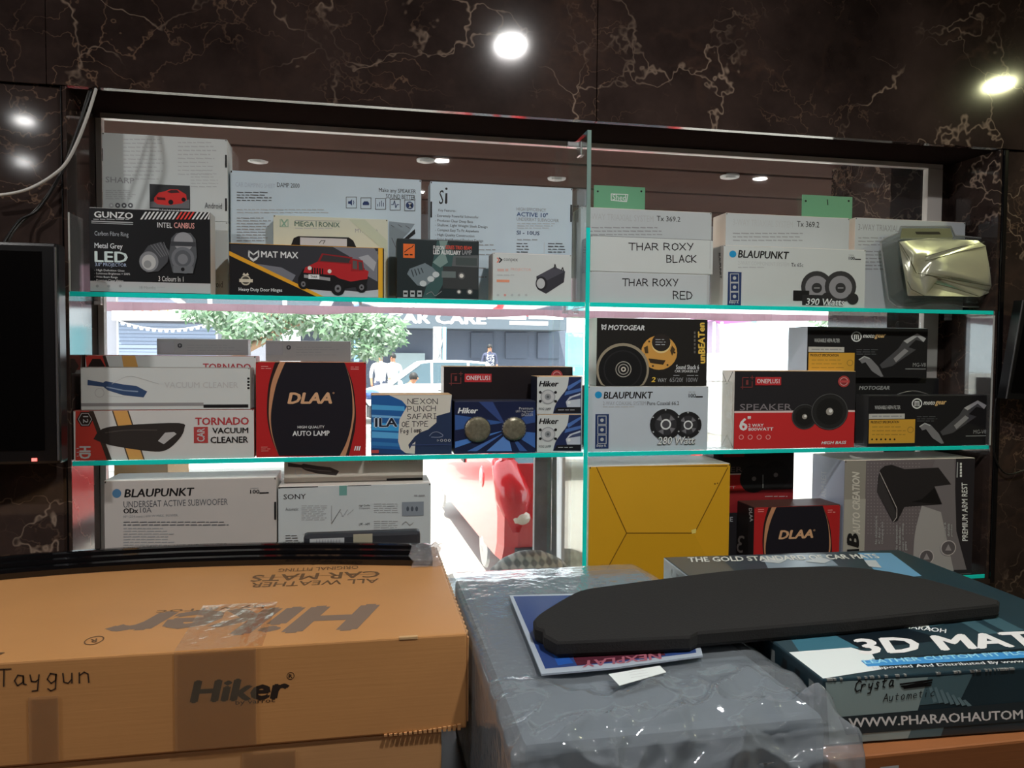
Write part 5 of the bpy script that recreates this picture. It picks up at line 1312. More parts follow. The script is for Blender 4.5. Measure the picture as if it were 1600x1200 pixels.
f.circ(2, 874, 6, pr2, 'top_mark', rx=17, inner=0.84); f.circ(2, 874, 4, pr2, 'top_mark', rx=11, inner=0.8); f.poly([(-20, 1033), (8, 1020), (-20, 1020)], pr2, 'top_lettering')
f.done()
f = Face(hk, (HX0, HY0, HZ0), (1, 0, 0), (0, 0, 1), (0, -1, 0))
bk = ink(34, 26, 22, 0.5)
f.textq('Hiker', (296, 1099), (448, 1092), (304, 1063), bk, 0.05, 0.0, 'front_lettering'); f.circ(454, 1056, 6, bk, 'front_lettering', inner=0.85); f.textq('R', (451, 1059), (457, 1059), (451, 1053), bk, 0.02, 0.0, 'front_lettering'); f.textq('by varroc', (368, 1103), (430, 1099), (368, 1094), bk, 0.0, 0.0, 'front_lettering')
f.hand('Taygun', (-4, 1073), (150, 1066), 27, ink(44, 34, 28), 2.2)
f.done()
a = MB()
A, B_ = WZ(278, 1008, HZ1 + 0.0015), WZ(412, 1003, HZ1 + 0.0015); yb = WZ(300, 948, HZ1).y
nx, ny = 10, 8
vs, fs = [], []
for j in range(ny + 1):
    for i in range(nx + 1):
        x = A.x + (B_.x - A.x) * i / nx; y = HY0 - 0.0005 + (yb - HY0) * j / ny
        vs.append((x, y, HZ1 + 0.0016 + 0.0011 * noise.noise((x * 60, y * 70, 1))))
for j in range(ny):
    for i in range(nx): k = j * (nx + 1) + i; fs.append((k, k + 1, k + nx + 2, k + nx + 1))
a.mesh(vs, fs, tape)
a.build('clear_tape', hk, origin=hk.location)
a = MB(); a.box((A.x, HY0 - 0.0022, HZ0 + 0.004), (B_.x - 0.01, HY0 - 0.0014, HZ1 - 0.001), tape); a.build('clear_tape', hk, origin=hk.location)
a = MB(); q, q2 = W(45, 1100, HY0), W(92, 1100, HY0); a.box((q.x, HY0 - 0.0022, HZ0 + 0.004), (q2.x, HY0 - 0.0014, HZ0 + 0.11), tape); a.build('clear_tape', hk, origin=hk.location)
# corrugated flap edges at its right-hand end
a = MB(); n = 26
pts = []
for i in range(n * 2 + 1):
    pts.append((HX1 + (0.0045 if i % 2 else 0.001), HY0 + 0.006 + (HY1 - HY0 - 0.012) * i / (n * 2)))
for i in range(len(pts) - 1):
    a.face([(*pts[i], HZ1 - 0.007), (*pts[i + 1], HZ1 - 0.007), (*pts[i + 1], HZ1 - 0.001), (*pts[i], HZ1 - 0.001)], CB2)
    a.face([(*pts[i], HZ1 - 0.001), (*pts[i + 1], HZ1 - 0.001), (HX1, pts[i + 1][1], HZ1 - 0.001), (HX1, pts[i][1], HZ1 - 0.001)], CB2)
a.build('corrugated_edge', hk, origin=hk.location)
a = MB(); a.box((HX1 + 0.0005, HY0 + 0.004, HZ0 + 0.01), (HX1 + 0.004, HY1 - 0.02, HZ1 - 0.008), CB2, bev=0.001); a.build('end_flap', hk, origin=hk.location)
a = MB(); q0, q1 = W(600, 1150, HY0).x, W(722, 1140, HY0).x
for i in range(16):
    x = q0 + (q1 - q0) * i / 16; a.box((x, HY0 - 0.003, HZ0 - 0.0012), (x + (q1 - q0) / 24, HY0 + 0.004, HZ0 + 0.002 + 0.008 * (i / 16) ** 2), CB2)
a.build('torn_bottom_edge', hk, origin=hk.location)
a = MB(); q = WZ(636, 994, HZ1); a.box((q.x - 0.014, HY0 - 0.001, HZ1 - 0.004), (q.x + 0.018, HY0 + 0.006, HZ1 + 0.0012), cardboard('torn_cardboard', (214, 176, 128)), bev=0.001); a.build('torn_patch', hk, origin=hk.location)

x0, x1 = W(474, 840, -0.318).x, W(658, 840, -0.335).x
db = plain('dark_box', 'low dark box with a white barcode sticker behind the black strips', (x0, -0.318, HZ1 + 0.001), (x1, -0.279, W(560, 836, -0.335).z), paint('dark_card', (52, 54, 60), 0.4, grain=0.1), bev=0.008)
f = Face(db, (x0, -0.335, HZ1), (1, 0, 0), (0, 0, 1), (0, -1, 0), 0.0001)
f.rect(484, 841, 538, 856, LGREY, 'barcode_sticker')
for k in range(9): f.rect(494 + 4.4 * k, 843, 495.6 + 4.4 * k + (k % 3) * .5, 852, GREY, 'barcode_sticker')
f.rect(552, 834, 582, 858, ink(130, 126, 110), 'masking_tape'); f.done()

# black rain strips, wrapped together
st = empty('strip_bundle', WZ(300, 868, HZ1 + 0.002)); tag(st, 'bundle of long black plastic strips lying across the brown carton', 'strips')
gb = paint('gloss_black_plastic', (10, 10, 12), 0.12, coat=0.4)
path = [WZ(*p, HZ1 + 0.001) for p in ((-120, 920), (0, 906), (150, 894), (300, 886), (480, 882), (676, 884))]
pp = []
for i in range(len(path) - 1):
    p0, p1, p2, p3 = path[max(i - 1, 0)], path[i], path[i + 1], path[min(i + 2, len(path) - 1)]
    for s in range(6):
        t = s / 6
        pp.append(0.5 * ((2 * p1) + (p2 - p0) * t + (2 * p0 - 5 * p1 + 4 * p2 - p3) * t * t + (3 * p1 - p0 - 3 * p2 + p3) * t ** 3))
pp.append(path[-1])
prof = [(0, 0), (0.0, 0.012), (0.005, 0.018), (0.014, 0.020), (0.030, 0.019), (0.032, 0.016), (0.016, 0.016), (0.008, 0.013), (0.005, 0.0)]
for k, (dy, dz, mt) in enumerate(((0.0, 0.0, gb), (0.020, 0.009, gb), (0.038, 0.017, gb))):
    vs, fs = [], []
    for p in pp:
        for (b, c) in prof: vs.append((p.x, p.y + dy + b, p.z + dz + c))
    m_n = len(prof)
    for i in range(len(pp) - 1):
        for j in range(m_n): fs.append((i * m_n + j, i * m_n + (j + 1) % m_n, (i + 1) * m_n + (j + 1) % m_n, (i + 1) * m_n + j))
    fs.append(tuple(range(m_n))[::-1]); fs.append(tuple((len(pp) - 1) * m_n + j for j in range(m_n)))
    a = MB(); a.mesh(vs, fs, mt); fix_normals(a.build('black_strip', st, origin=st.location))
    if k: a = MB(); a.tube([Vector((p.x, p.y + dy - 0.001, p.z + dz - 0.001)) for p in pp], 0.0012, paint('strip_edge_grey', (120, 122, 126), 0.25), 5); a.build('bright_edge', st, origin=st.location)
e = path[-1]
wrap = clear('clear_wrap', (0.9, 0.9, 0.92), 0.08, haze=0.3, haze_col=(0.7, 0.7, 0.74), bump=0.7, bscale=50)
vs, fs = [], []
for i in range(7):
    for j in range(9):
        an = math.pi * (j / 8); x = e.x - 0.05 + i * 0.012 + 0.006 * math.sin(j * 2.1 + i)
        vs.append((x, e.y + 0.034 - 0.044 * math.cos(an) * (1 + 0.08 * math.sin(i * 3 + j)), e.z + 0.001 + (0.03 + 0.018 * (j / 8)) * math.sin(an) * (1 + 0.12 * math.sin(i * 2.3 + j * 1.7))))
for i in range(6):
    for j in range(8): k = i * 9 + j; fs.append((k, k + 1, k + 10, k + 9))
a = MB(); a.mesh(vs, fs, wrap); a.build('plastic_wrap', st, origin=st.location)

# floor mat box at the right, turned a little
A2 = R(-2.4)
ex, ey = Vector((math.cos(A2), math.sin(A2), 0)), Vector((-math.sin(A2), math.cos(A2), 0))
O = WZ(1285, 1062, 1.010); MZ0, MZ1 = 0.908, 1.010
WD, DP = 0.62, 0.70
rot = Matrix.Translation(Vector((O.x, O.y, 0))) @ Matrix.Rotation(A2, 4, 'Z')
side_dark = paint('mat_box_side', (30, 34, 36), 0.4, grain=0.4, scale=60)
teal = paint('mat_box_teal', (30, 48, 56), 0.3, k=1.5, grain=0.35, scale=5)
b = MB(); b.box((0, 0, MZ0), (WD, DP, MZ1), teal, rot=rot, bev=0.003)
mbx = b.build('floor_mat_box', None, origin=rot @ Vector((WD / 2, DP / 2, MZ0)))
tag(mbx, 'large dark teal mat box with white lettering on top, lower right', 'box')
f = Face(mbx, Vector((O.x, O.y, MZ1)), ex, ey, (0, 0, 1)); f.lim = (0.003, 0.003, WD - 0.003, DP - 0.003)
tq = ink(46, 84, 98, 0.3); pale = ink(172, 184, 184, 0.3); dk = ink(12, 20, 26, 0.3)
f.poly([(1027, 871), (1120, 866), (1160, 905), (1190, 1000), (1180, 998)], ink(62, 62, 58, 0.3), 'printed_shape'); f.poly([(1340, 864), (1392, 864), (1440, 900), (1380, 905)], ink(78, 120, 148, 0.3), 'blue_corner'); f.poly([(1190, 868), (1290, 866), (1310, 884), (1200, 888)], ink(98, 112, 122, 0.3), 'printed_shape')
f.poly([(1235, 998), (1300, 990), (1350, 1012), (1250, 1020)], tq, 'printed_shape'); f.poly([(1196, 1004), (1235, 998), (1250, 1020), (1224, 1020)], ink(40, 54, 60, 0.3), 'printed_shape')
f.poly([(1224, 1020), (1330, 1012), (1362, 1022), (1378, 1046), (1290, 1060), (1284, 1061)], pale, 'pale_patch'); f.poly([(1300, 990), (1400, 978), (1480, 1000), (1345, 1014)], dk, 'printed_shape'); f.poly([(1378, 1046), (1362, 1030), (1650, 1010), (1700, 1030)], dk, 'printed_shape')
for p in ([(1480, 960), (1500, 958), (1560, 990), (1535, 992)], [(1510, 956), (1530, 950), (1600, 985), (1575, 990)], [(1420, 968), (1445, 965), (1480, 975), (1455, 980)]): f.poly(p, ink(46, 70, 78, 0.3), 'printed_shape')
f.poly([(1356, 1042), (1345, 1033), (1700, 1012), (1715, 1022)], ink(48, 110, 158, 0.3), 'blue_stripe')
f.textq('3D MATS', (1345, 1024), (1668, 1008), (1331, 999), ink(188, 186, 180, 0.35), 0.045); f.textq('LEATHER CUSTOM FIT FLOOR MATS', (1352, 1038), (1694, 1018), (1347, 1032), ink(120, 165, 190), 0.02); f.textq('Imported And Distributed By www.', (1366, 1048), (1606, 1037), (1362, 1042), ink(165, 170, 170), 0.015)
f.textq('PHARAOH', (1404, 981), (1478, 990), (1406, 975), WHITE, 0.02); f.poly([(1432, 980), (1446, 972), (1456, 986), (1447, 980)], WHITE, 'emblem')
f.textq('THE GOLD STANDARD OF CAR MATS', (1076, 879), (1376, 873), (1074, 871.5), ink(165, 166, 160), 0.03)
for u0 in (1188, 1258): f.poly([(u0, 878), (u0 + 22, 871), (u0 + 40, 876), (u0 + 30, 881)], ink(140, 146, 148), 'leaf_mark')
f.poly([(1350, 876), (1368, 876), (1378, 888), (1358, 886)], ink(140, 146, 148), 'leaf_mark'); f.done()
f = Face(mbx, Vector((O.x, O.y, MZ0)), ex, (0, 0, 1), -ey); f.lim = (0.003, 0.002, WD - 0.003, MZ1 - MZ0 - 0.003)
fg = ink(112, 128, 128, 0.35)
f.poly([(1290, 1066), (1450, 1058), (1420, 1155), (1296, 1165)], fg, 'pale_front'); f.poly([(1450, 1058), (1520, 1053), (1500, 1095), (1436, 1102)], ink(62, 84, 90, 0.35), 'printed_shape'); f.poly([(1428, 1130), (1480, 1120), (1470, 1150), (1418, 1156)], ink(62, 84, 90, 0.35), 'printed_shape')
for k in range(7): f.poly([(1450 + 9 * k, 1070 + 4 * k), (1454 + 9 * k, 1069 + 4 * k), (1464 + 9 * k, 1096 + k), (1458 + 9 * k, 1098 + k)], ink(84, 106, 112, 0.35), 'tread_pattern')
f.poly([(1310, 1120), (1720, 1086), (1720, 1116), (1322, 1148)], ink(32, 40, 44, 0.35), 'dark_band')
f.textq('WWW.PHARAOHAUTOM', (1326, 1137), (1598, 1123), (1325, 1122), ink(178, 180, 178), 0.025)
f.hand('Crysta', (1334, 1081), (1398, 1072), 17, BLACK, 2.0, slant=0.2); f.line([(1406, 1069), (1456, 1062), (1410, 1073), (1455, 1066), (1412, 1075), (1454, 1070), (1408, 1072)], 2.4, BLACK, 'handwriting'); f.hand('Autometic', (1379, 1096), (1462, 1087), 12, BLACK, 1.1, slant=0.2)
f.circ(1389, 1161, 6, dk, 'hand_hole', n=16); f.done()
f = Face(mbx, Vector((O.x, O.y, MZ0)), -ey, (0, 0, 1), -ex)
f.k = 3
mb_ = f.mb('side_print')
for k in range(16):
    a0 = -0.02 - k * 0.041; f.k += 0
    mb_.face([f.P(a0, 0.012), f.P(a0 - 0.012 - 0.012 * (k % 3), 0.012), f.P(a0 - 0.018, 0.088), f.P(a0 - 0.004, 0.088)], side_dark if k % 3 else ink(98, 104, 104))
f.done()
a = MB()
for k in range(60):
    x = 0.004 + 0.605 * random.random(); a.box((x, -0.0012, MZ1 - 0.0022), (x + random.uniform(0.001, 0.006), 0.003, MZ1 + 0.0006), paint('worn_board_edge', (150, 152, 150), 0.6), rot=rot)
o = a.build('worn_edge', mbx, origin=world_loc(mbx)); o['kind'] = 'stuff'
rc = plain('brown_carton', 'brown carton under the mat box at the bottom right', (0.672, -1.205, TBL + 0.001), (1.42, -0.46, MZ0 - 0.002), cardboard('brown_cardboard_dark', (150, 92, 52)))
f = Face(rc, (0.672, -1.205, TBL), (1, 0, 0), (0, 0, 1), (0, -1, 0)); f.rect(1375, 1197, 1404, 1215, LGREY, 'paper_label'); f.done()

# pack in a clear bag between the two
pk = empty('bagged_pack', (0.43, -0.85, TBL)); tag(pk, 'flat grey pack inside a crumpled clear plastic bag between the cartons', 'pack')
b = MB(); b.box((0.205, -1.235, TBL + 0.001), (0.648, -0.46, 0.988), paint('grey_blue_pack', (112, 122, 130), 0.5, grain=0.12, scale=5), bev=0.018); b.build('grey_pack', pk, origin=pk.location)
pol = clear('poly_film', (0.93, 0.94, 0.95), 0.07, haze=0.34, haze_col=(0.55, 0.61, 0.67), bump=0.12, bscale=45, ior=1.5)
prof = [(-0.40, 0.74), (-0.415, 0.93), (-0.45, 0.992), (-0.55, 1.0), (-0.75, 1.0), (-0.95, 1.0), (-1.10, 0.999), (-1.20, 0.996), (-1.258, 0.982), (-1.275, 0.95), (-1.283, 0.86), (-1.288, 0.74), (-1.292, 0.64)]
fine = []
for i in range(len(prof) - 1):
    for s in range(14):
        t = s / 14; fine.append((prof[i][0] * (1 - t) + prof[i + 1][0] * t, prof[i][1] * (1 - t) + prof[i + 1][1] * t))
fine.append(prof[-1])
NS = 120
vs, fs = [], []
for (y, z) in fine:
    for i in range(NS + 1):
        s = -0.10 + 1.20 * i / NS
        fr_ = max(0, min(1, (-y - 1.06) / 0.20))
        xr = 0.655 + 0.016 * max(0, min(1, (-y - 0.6) / 0.65))
        if s < 0: x, drop = 0.187, -s / 0.1
        elif s > 1: x, drop = xr, (s - 1) / 0.1
        else: x, drop = 0.187 + (xr - 0.187) * s, 0
        edge = min(s, 1 - s)
        zz = z - (0.008 * max(0, 1 - edge / 0.06) ** 2 if 0 <= s <= 1 else 0.008 + 0.26 * drop * (1 if z > 0.97 else 0.4))
        p = Vector((x, y, z))
        amp = 0.004 + 0.024 * fr_
        w = (1 - abs(noise.noise(Vector((p.x * 7 + 4, p.y * 9 + p.z * 6, p.z * 8))))) ** 3 + 0.6 * (1 - abs(noise.noise(Vector((p.x * 17 - p.y * 12, p.y * 15 + 3, p.z * 16))))) ** 4 + 0.12 * noise.noise(p * 60)
        crease = 0.016 * fr_ * max(0, 1 - abs((x - 0.60) + (y + 1.12) * 0.5) / 0.02) + 0.012 * fr_ * max(0, 1 - abs((x - 0.42) - (y + 1.15) * 0.9) / 0.015)
        dn = amp * (w - 0.55) if fr_ > 0 else 0.0008 * (w - 1.3)
        vs.append((x + (0.0 if edge < 0.02 else 0.0), y - (dn + crease if z < 0.985 else 0) , max(zz + (dn + crease if z > 0.95 else 0), 0.63)))
for j in range(len(fine) - 1):
    for i in range(NS): k = j * (NS + 1) + i; fs.append((k, k + 1, k + NS + 2, k + NS + 1))
a = MB(); a.mesh(vs, fs, pol); a.build('clear_bag', pk, origin=pk.location, smooth=True)

def slabz(name, label, pix, z, th, mat, cat):
    pts = [WZ(u, v, z + th) for u, v in pix]
    c = sum(pts, Vector()) / len(pts); c.z = z
    b = MB(); b.prism(pts, (0, 0, -th), mat)
    o = b.build(name, None, origin=c); fix_normals(o); return tag(o, label, cat)
nx_ = slabz('printed_packet', 'flat blue packet with upside-down lettering under the black shelf', [(796, 930), (846, 1053), (960, 1043), (1098, 1024), (1088, 985), (1000, 925)], 1.0072, 0.003, paint('packet_rim', (150, 160, 172), 0.25, k=1.4), 'packet')
f = Face(nx_, WZ(846, 1053, 1.0102), (1, 0, 0), (0, 1, 0), (0, 0, 1))
f.poly([(802, 932), (852, 1045), (956, 1036), (1088, 1020), (1080, 985), (1000, 928)], ink(34, 50, 92, 0.2), 'blue_print'); f.poly([(884, 1006), (902, 1040), (1040, 1024), (1024, 1000)], ink(58, 24, 34, 0.2), 'red_band'); f.poly([(852, 1000), (868, 1000), (896, 1036), (872, 1040)], ink(28, 62, 124, 0.2), 'blue_print')
f.textq('NEXPLAY', (1032, 1020), (910, 1033), (1034, 1030), ink(116, 66, 78), 0.03); f.done()
lb = slabz('paper_label', 'small white paper label lying on the bagged pack', [(951, 1053), (1031, 1040), (1041, 1050), (968, 1071)], 1.0085, 0.0008, ink(172, 178, 178), 'label')
f = Face(lb, WZ(951, 1053, 1.0093), (1, 0, 0), (0, 1, 0), (0, 0, 1))
for k, v in enumerate((1050, 1054, 1058)): f.line([(982 + 2 * k, v + 1), (1010 + 2 * k, v - 3)], 0.8, LGREY, 'small_print')
f.done()
fab = paint('black_felt', (26, 25, 25), 0.9, grain=0.25, scale=300, bump=0.35)
outl = curve_edge([(833, 968), (845, 957), (895, 927), (922, 919)], 4)[:-1] + curve_edge([(922, 919), (1040, 903), (1170, 889), (1330, 886), (1450, 905), (1562, 938)], 4)[:-1] + [(1562, 938), (1560, 944), (1330, 968), (1090, 988), (1078, 994), (870, 1003), (850, 992), (848, 984), (836, 980)]
ps = empty('parcel_shelf', WZ(1100, 950, 1.012)); tag(ps, 'black felt parcel shelf lying across the bagged pack and the mat box', 'parcel shelf')
top = [WZ(u, v, 1.038) for u, v in outl]
c0 = sum(top, Vector()) / len(top)
vs = []; n = len(top)
for k, (dz, ins) in enumerate(((-0.026, 0.004), (-0.020, 0.0), (-0.004, 0.0), (0.0, 0.004))):
    for p in top: q = p + (c0 - p).normalized() * ins; vs.append((q.x, q.y, q.z + dz))
fs = []
for k in range(3):
    for i in range(n): j = (i + 1) % n; fs.append((k * n + i, k * n + j, (k + 1) * n + j, (k + 1) * n + i))
fs.append(tuple(range(n))[::-1]); fs.append(tuple(3 * n + i for i in range(n)))
a = MB(); a.mesh(vs, fs, fab); fix_normals(a.build('board', ps, origin=ps.location))
a = MB(); a.prism([WZ(u, v, 1.014) for u, v in ((846, 990), (868, 1012), (1076, 1005), (1086, 1000), (1084, 985), (860, 985))], (0, 0, -0.004), paint('black_lip', (18, 17, 17), 0.6)); fix_normals(a.build('lower_lip', ps, origin=ps.location))
# ------------------------------------------------------------------ porch and street beyond the glass
SG = -0.25                                    # street level
asph = paint('street_asphalt', (150, 146, 140), 0.9, grain=0.15, scale=3)
g = MB(); g.box((-60, 1.65, SG - 0.2), (70, 70, SG), asph); struct(g.build('street'))
g = MB(); g.box((-6, 0.301, SG - 0.2), (8, 1.65, -0.02), paint('porch_tile', (170, 160, 148), 0.5, grain=0.1, scale=4)); struct(g.build('porch_floor'))
# porch ceiling of brown boards
bw = paint('brown_board', (78, 54, 44), 0.85, spec=0.08, grain=0.25, scale=5)
pc = MB(); pc.box((-6, 0.301, 2.325), (8, 2.35, 2.36), paint('porch_slab', (90, 80, 74), 0.9)); pco = struct(pc.build('porch_ceiling'))
yy = 0.305
for k in range(9):
    b = MB(); b.box((-6, yy, 2.30 - (0.006 if k % 2 else 0.0)), (8, yy + 0.218, 2.324), bw, bev=0.004); b.build('ceiling_board', pco); yy += 0.225
PGL = emit('porch_lamp_lit', (1.0, 0.97, 0.92), 14.0)
for x, y, lit, where in ((-0.436, 1.206, 1, 'above the wide pale blue carton'), (0.252, 1.02, 0, ''), (0.867, 1.245, 1, 'just left of the glass divider'), (1.601, 1.01, 1, 'between the two green plates'), (2.331, 1.22, 1, 'over the right green plate')):
    z = 2.2935 if int((y - 0.305) / 0.225) % 2 else 2.2995
    downlight(x, y, z - 0.001, ('lit round downlight in the brown ceiling outside, ' + where if lit else 'unlit small downlight in the brown boarded ceiling outside the glass'), 'porch downlights' if lit else None, 0.028 if lit else 0.024, PGL if lit else paint('lamp_off', (120, 110, 100), 0.2))
# fascia board and a scalloped valance hanging from it
fb = MB(); fb.box((-6, 2.351, 1.96), (8, 2.40, 2.36), paint('fascia_grey', (140, 130, 130), 0.7)); tag(fb.build('fascia_board', origin=(1, 2.33, 1.96)), 'grey fascia board along the outer edge of the porch ceiling', 'fascia')
val = translucent('valance_cloth', (0.66, 0.52, 0.57), 0.4)
vs, fs = [], []
N = 260
for i in range(N + 1):
    x = -5 + 12 * i / N
    zb = W(600, 489, 2.43).z - 0.012 * abs(math.sin(x * 3.1)) + 0.012 * noise.noise((x * 2, 0, 0))
    vs += [(x, 2.425 + 0.012 * math.sin(x * 21), 2.0), (x, 2.43 + 0.02 * math.sin(x * 21 + .5), zb), (x, 2.437 + 0.02 * math.sin(x * 21 + .5), zb), (x, 2.437 + 0.012 * math.sin(x * 21), 2.0)]
for i in range(N):
    for j in range(3): fs.append((i * 4 + j, i * 4 + j + 1, i * 4 + 5 + j, i * 4 + 4 + j))
vv = MB(); vv.mesh(vs, fs, val); tag(vv.build('awning_valance', origin=(1, 2.34, 1.7)), 'pale pinkish cloth valance with scalloped hem under the porch edge', 'awning')
# marble column outside at the right
cx0, cx1 = W(1386, 500, 0.42).x, W(1460, 500, 0.42).x + 0.6
co = MB(); co.box((cx0, 0.42, -0.02), (cx1, 0.8, 2.292), MRB); struct(co.build('column'))

def far_box(name, label, u0, v0, u1, v1, y, d, mat, cat, zb=None, group=None):
    A, B = W(u0, v1, y), W(u1, v0, y)
    lo = (A.x, y, A.z if zb is None else zb); hi = (B.x, y + d, B.z)
    b = MB(); b.box(lo, hi, mat)
    return tag(b.build(name, None, origin=((lo[0] + hi[0]) / 2, y, lo[2])), label, cat, group), lo, hi

# shop across the street with a roller shutter
Y = 26.0
o, lo, hi = far_box('shuttered_shop', 'shop across the street with a closed grey blue shutter and white fascia', 150, 440, 418, 600, Y + 0.3, 4, paint('far_wall', (120, 122, 132), 0.9), 'building', SG)
shm = paint('shutter_blue_grey', (112, 124, 146), 0.5)
A, B = W(180, 548, Y), W(335, 505, Y)
z = SG + 0.05; k = 0
while z < B.z - 0.02:
    b = MB(); b.box((A.x, Y + 0.2 + 0.02 * (k % 2), z), (B.x, Y + 0.29, z + 0.115), shm); b.build('shutter_slat', o, origin=(0, Y, z)); z += 0.125; k += 1
A, B = W(176, 500, Y), W(345, 470, Y)
b = MB(); b.box((A.x, Y - 0.1, A.z), (B.x, Y + 0.28, B.z), paint('white_fascia', (225, 225, 225), 0.6)); b.build('fascia', o, origin=(0, Y, A.z))
f = Face(o, (A.x, Y - 0.1, A.z), (1, 0, 0), (0, 0, 1), (0, -1, 0), 0.0008)
om = paint('orange_sign_paint', (225, 140, 90), 0.5)
for k in range(16): f.rect(199 + 4.4 * k, 478 + (k % 3), 202 + 4.4 * k, 484 + (k * 7 % 3), om, 'orange_lettering')
f.rect(228, 474, 249, 485, om, 'orange_lettering'); f.done()
# bunting
bu = empty('bunting', W(260, 506, 20)); tag(bu, 'string of small white flags hanging before the blue grey shutter', 'bunting')
wp = paint('white_flag', (240, 240, 245), 0.6); line_ = []
for k in range(17):
    t = k / 16; u = 182 + 156 * t; v = 500 + 15 * 4 * t * (1 - t) * 0.9 + 2 * t
    line_.append(W(u, v, 20)); s = 3.6
    if k % 16:
        b = MB(); b.prism([W(u - s, v, 20), W(u + s, v, 20), W(u + s * .6, v + 4.6, 20), W(u - s * .6, v + 4.6, 20)], (0, 0.02, 0), wp); fix_normals(b.build('flag', bu, origin=bu.location))
b = MB(); b.tube(line_, 0.012, wp, 5); b.build('string', bu, origin=bu.location)
for u in (182, 338):
    p = W(u, 500, 20); b = MB(); b.tube([(p.x, 20.08, SG), (p.x, 20.08, p.z)], 0.03, paint('far_pole', (150, 150, 150), 0.6), 6); tag(b.build('bunting_pole', origin=(p.x, 20, SG)), 'thin pole holding the %s end of the string of flags' % ('left' if u < 200 else 'right'), 'pole')

# car care shop: dark open front under a grey and red fascia
o, lo, hi = far_box('car_care_shop', 'open shop across the street under a grey fascia with white letters', 470, 440, 886, 620, Y + 2.4, 3, paint('shop_dark_grey', (92, 100, 116), 0.9), 'building', SG)
A, B = W(600, 512, Y), W(886, 470, Y)
b = MB(); b.box((W(424, 500, Y).x, Y, A.z), (B.x, Y + 2.38, B.z), paint('fascia_blue_grey', (78, 88, 98), 0.6)); b.build('fascia', o, origin=(0, Y, A.z))
f = Face(o, (A.x, Y, A.z), (1, 0, 0), (0, 0, 1), (0, -1, 0), 0.0008)
f.rect(742, 486, 884, 494, paint('sign_red', (200, 60, 58), 0.5), 'red_strip')
f.text('CAR CARE', 606, 488, 760, 506, paint('sign_white', (240, 240, 240), 0.5), 0.05)
for u0, v0, u1, v1 in ((762, 492, 822, 499), (826, 492, 880, 499), (796, 502, 856, 508)): f.rect(u0, v0, u1, v1, paint('sign_white', (240, 240, 240), 0.5), 'white_patch')
f.done()
for u in (736, 790, 840):
    A, B = W(u, 560, Y + 2.3), W(u + 34, 520, Y + 2.3); b = MB(); b.box((A.x, Y + 2.3, A.z), (B.x, Y + 2.39, B.z), paint('shop_panel', (84, 92, 108), 0.8)); b.build('wall_panel', o, origin=(0, Y, A.z))
A, B = W(616, 576, Y + 1.9), W(664, 552, Y + 1.9); b = MB(); b.box((A.x, Y + 1.9, SG), (B.x, Y + 2.2, B.z), paint('shop_counter', (150, 165, 170), 0.6)); b.build('counter', o, origin=(0, Y, SG))
A, B = W(705, 600, 22.4), W(880, 600, 22.4)
b = MB(); b.box((A.x, 22.4, SG + 0.001), (B.x, Y + 2.37, SG + 0.35), paint('shop_step', (150, 150, 150), 0.8)); b.build('raised_floor', o, origin=(0, Y, SG))
# white post with crossed braces
t = empty('braced_post', (W(686, 560, 22).x, 22, SG)); tag(t, 'white post with crossed braces at the corner of the car shop', 'post')
wpost = paint('white_post', (235, 238, 240), 0.5); A, B = W(677, 600, 22), W(697, 511, 22)
b = MB(); b.box((A.x, 22, SG), (B.x - 0.14, 22.1, B.z), wpost); b.build('board', t, origin=t.location)
b = MB(); b.tube([(B.x - 0.05, 22, SG), (B.x - 0.05, 22, B.z)], 0.06, paint('cyan_pipe', (150, 190, 205), 0.4), 8); b.build('pipe', t, origin=t.location)
for (a0, a1) in (((679, 520), (693, 575)), ((695, 520), (680, 575))): b = MB(); b.tube([W(*a0, 21.97), W(*a1, 21.97)], 0.025, paint('grey_brace', (130, 134, 140), 0.6), 5); b.build('brace', t, origin=t.location)
far_box('cyan_panel', 'bright cyan panel at the right end of the car shop', 886, 520, 912, 640, 24, 0.3, paint('cyan_paint', (120, 205, 220), 0.5), 'panel', SG)
far_box('blue_post', 'blue and white post left of the two standing men', 553, 530, 561, 640, 21, 0.12, paint('blue_paint', (110, 150, 215), 0.5), 'post', SG)

# stall at the right with a pink canopy edge
t = empty('street_stall', W(1160, 560, 14)); t.location.z = SG; tag(t, 'pale street stall with a pink edged canopy and covered goods', 'stall')
lil = paint('stall_lilac', (170, 160, 180), 0.7); A, B = W(1106, 600, 15), W(1172, 500, 15)
b = MB(); b.box((A.x, 15, SG), (B.x, 15.1, B.z), lil); b.build('back_panel', t, origin=t.location)
b = MB(); b.prism([W(1104, 503, 13.4), W(1142, 492, 14), W(1174, 503, 13.4), W(1174, 500, 13.4), W(1142, 488, 14), W(1104, 499, 13.4)], (0, 1.5, 0), paint('canopy_pink', (215, 130, 205), 0.6)); fix_normals(b.build('canopy', t, origin=t.location))
for u in (1116, 1128, 1170): b = MB(); p = W(u, 503, 13.6); b.tube([(p.x, 13.6, SG), (p.x, 13.6, p.z)], 0.035, wpost, 6); b.build('post', t, origin=t.location)
b = MB(); A, B = W(1122, 590, 13.2), W(1226, 553, 13.2); b.box((A.x, 13.2, SG), (B.x, 13.9, B.z), paint('white_cloth', (240, 240, 240), 0.8), bev=0.03); b.build('covered_table', t, origin=t.location)
b = MB(); p = W(1152, 538, 13.5); b.lathe((p.x, 13.5, B.z + 0.002), (0, 0, 1), [(0, 0.32), (0.12, 0.30), (0.28, 0.22), (0.40, 0.14), (0.44, 0.02)], paint('white_cloth', (0, 0, 0)), 14); b.build('covered_goods', t, origin=t.location, smooth=True)
far_box('white_board', 'tall white board standing right of the stall', 1178, 496, 1232, 610, 15.3, 0.08, paint('white_board', (238, 240, 244), 0.6), 'board', SG)
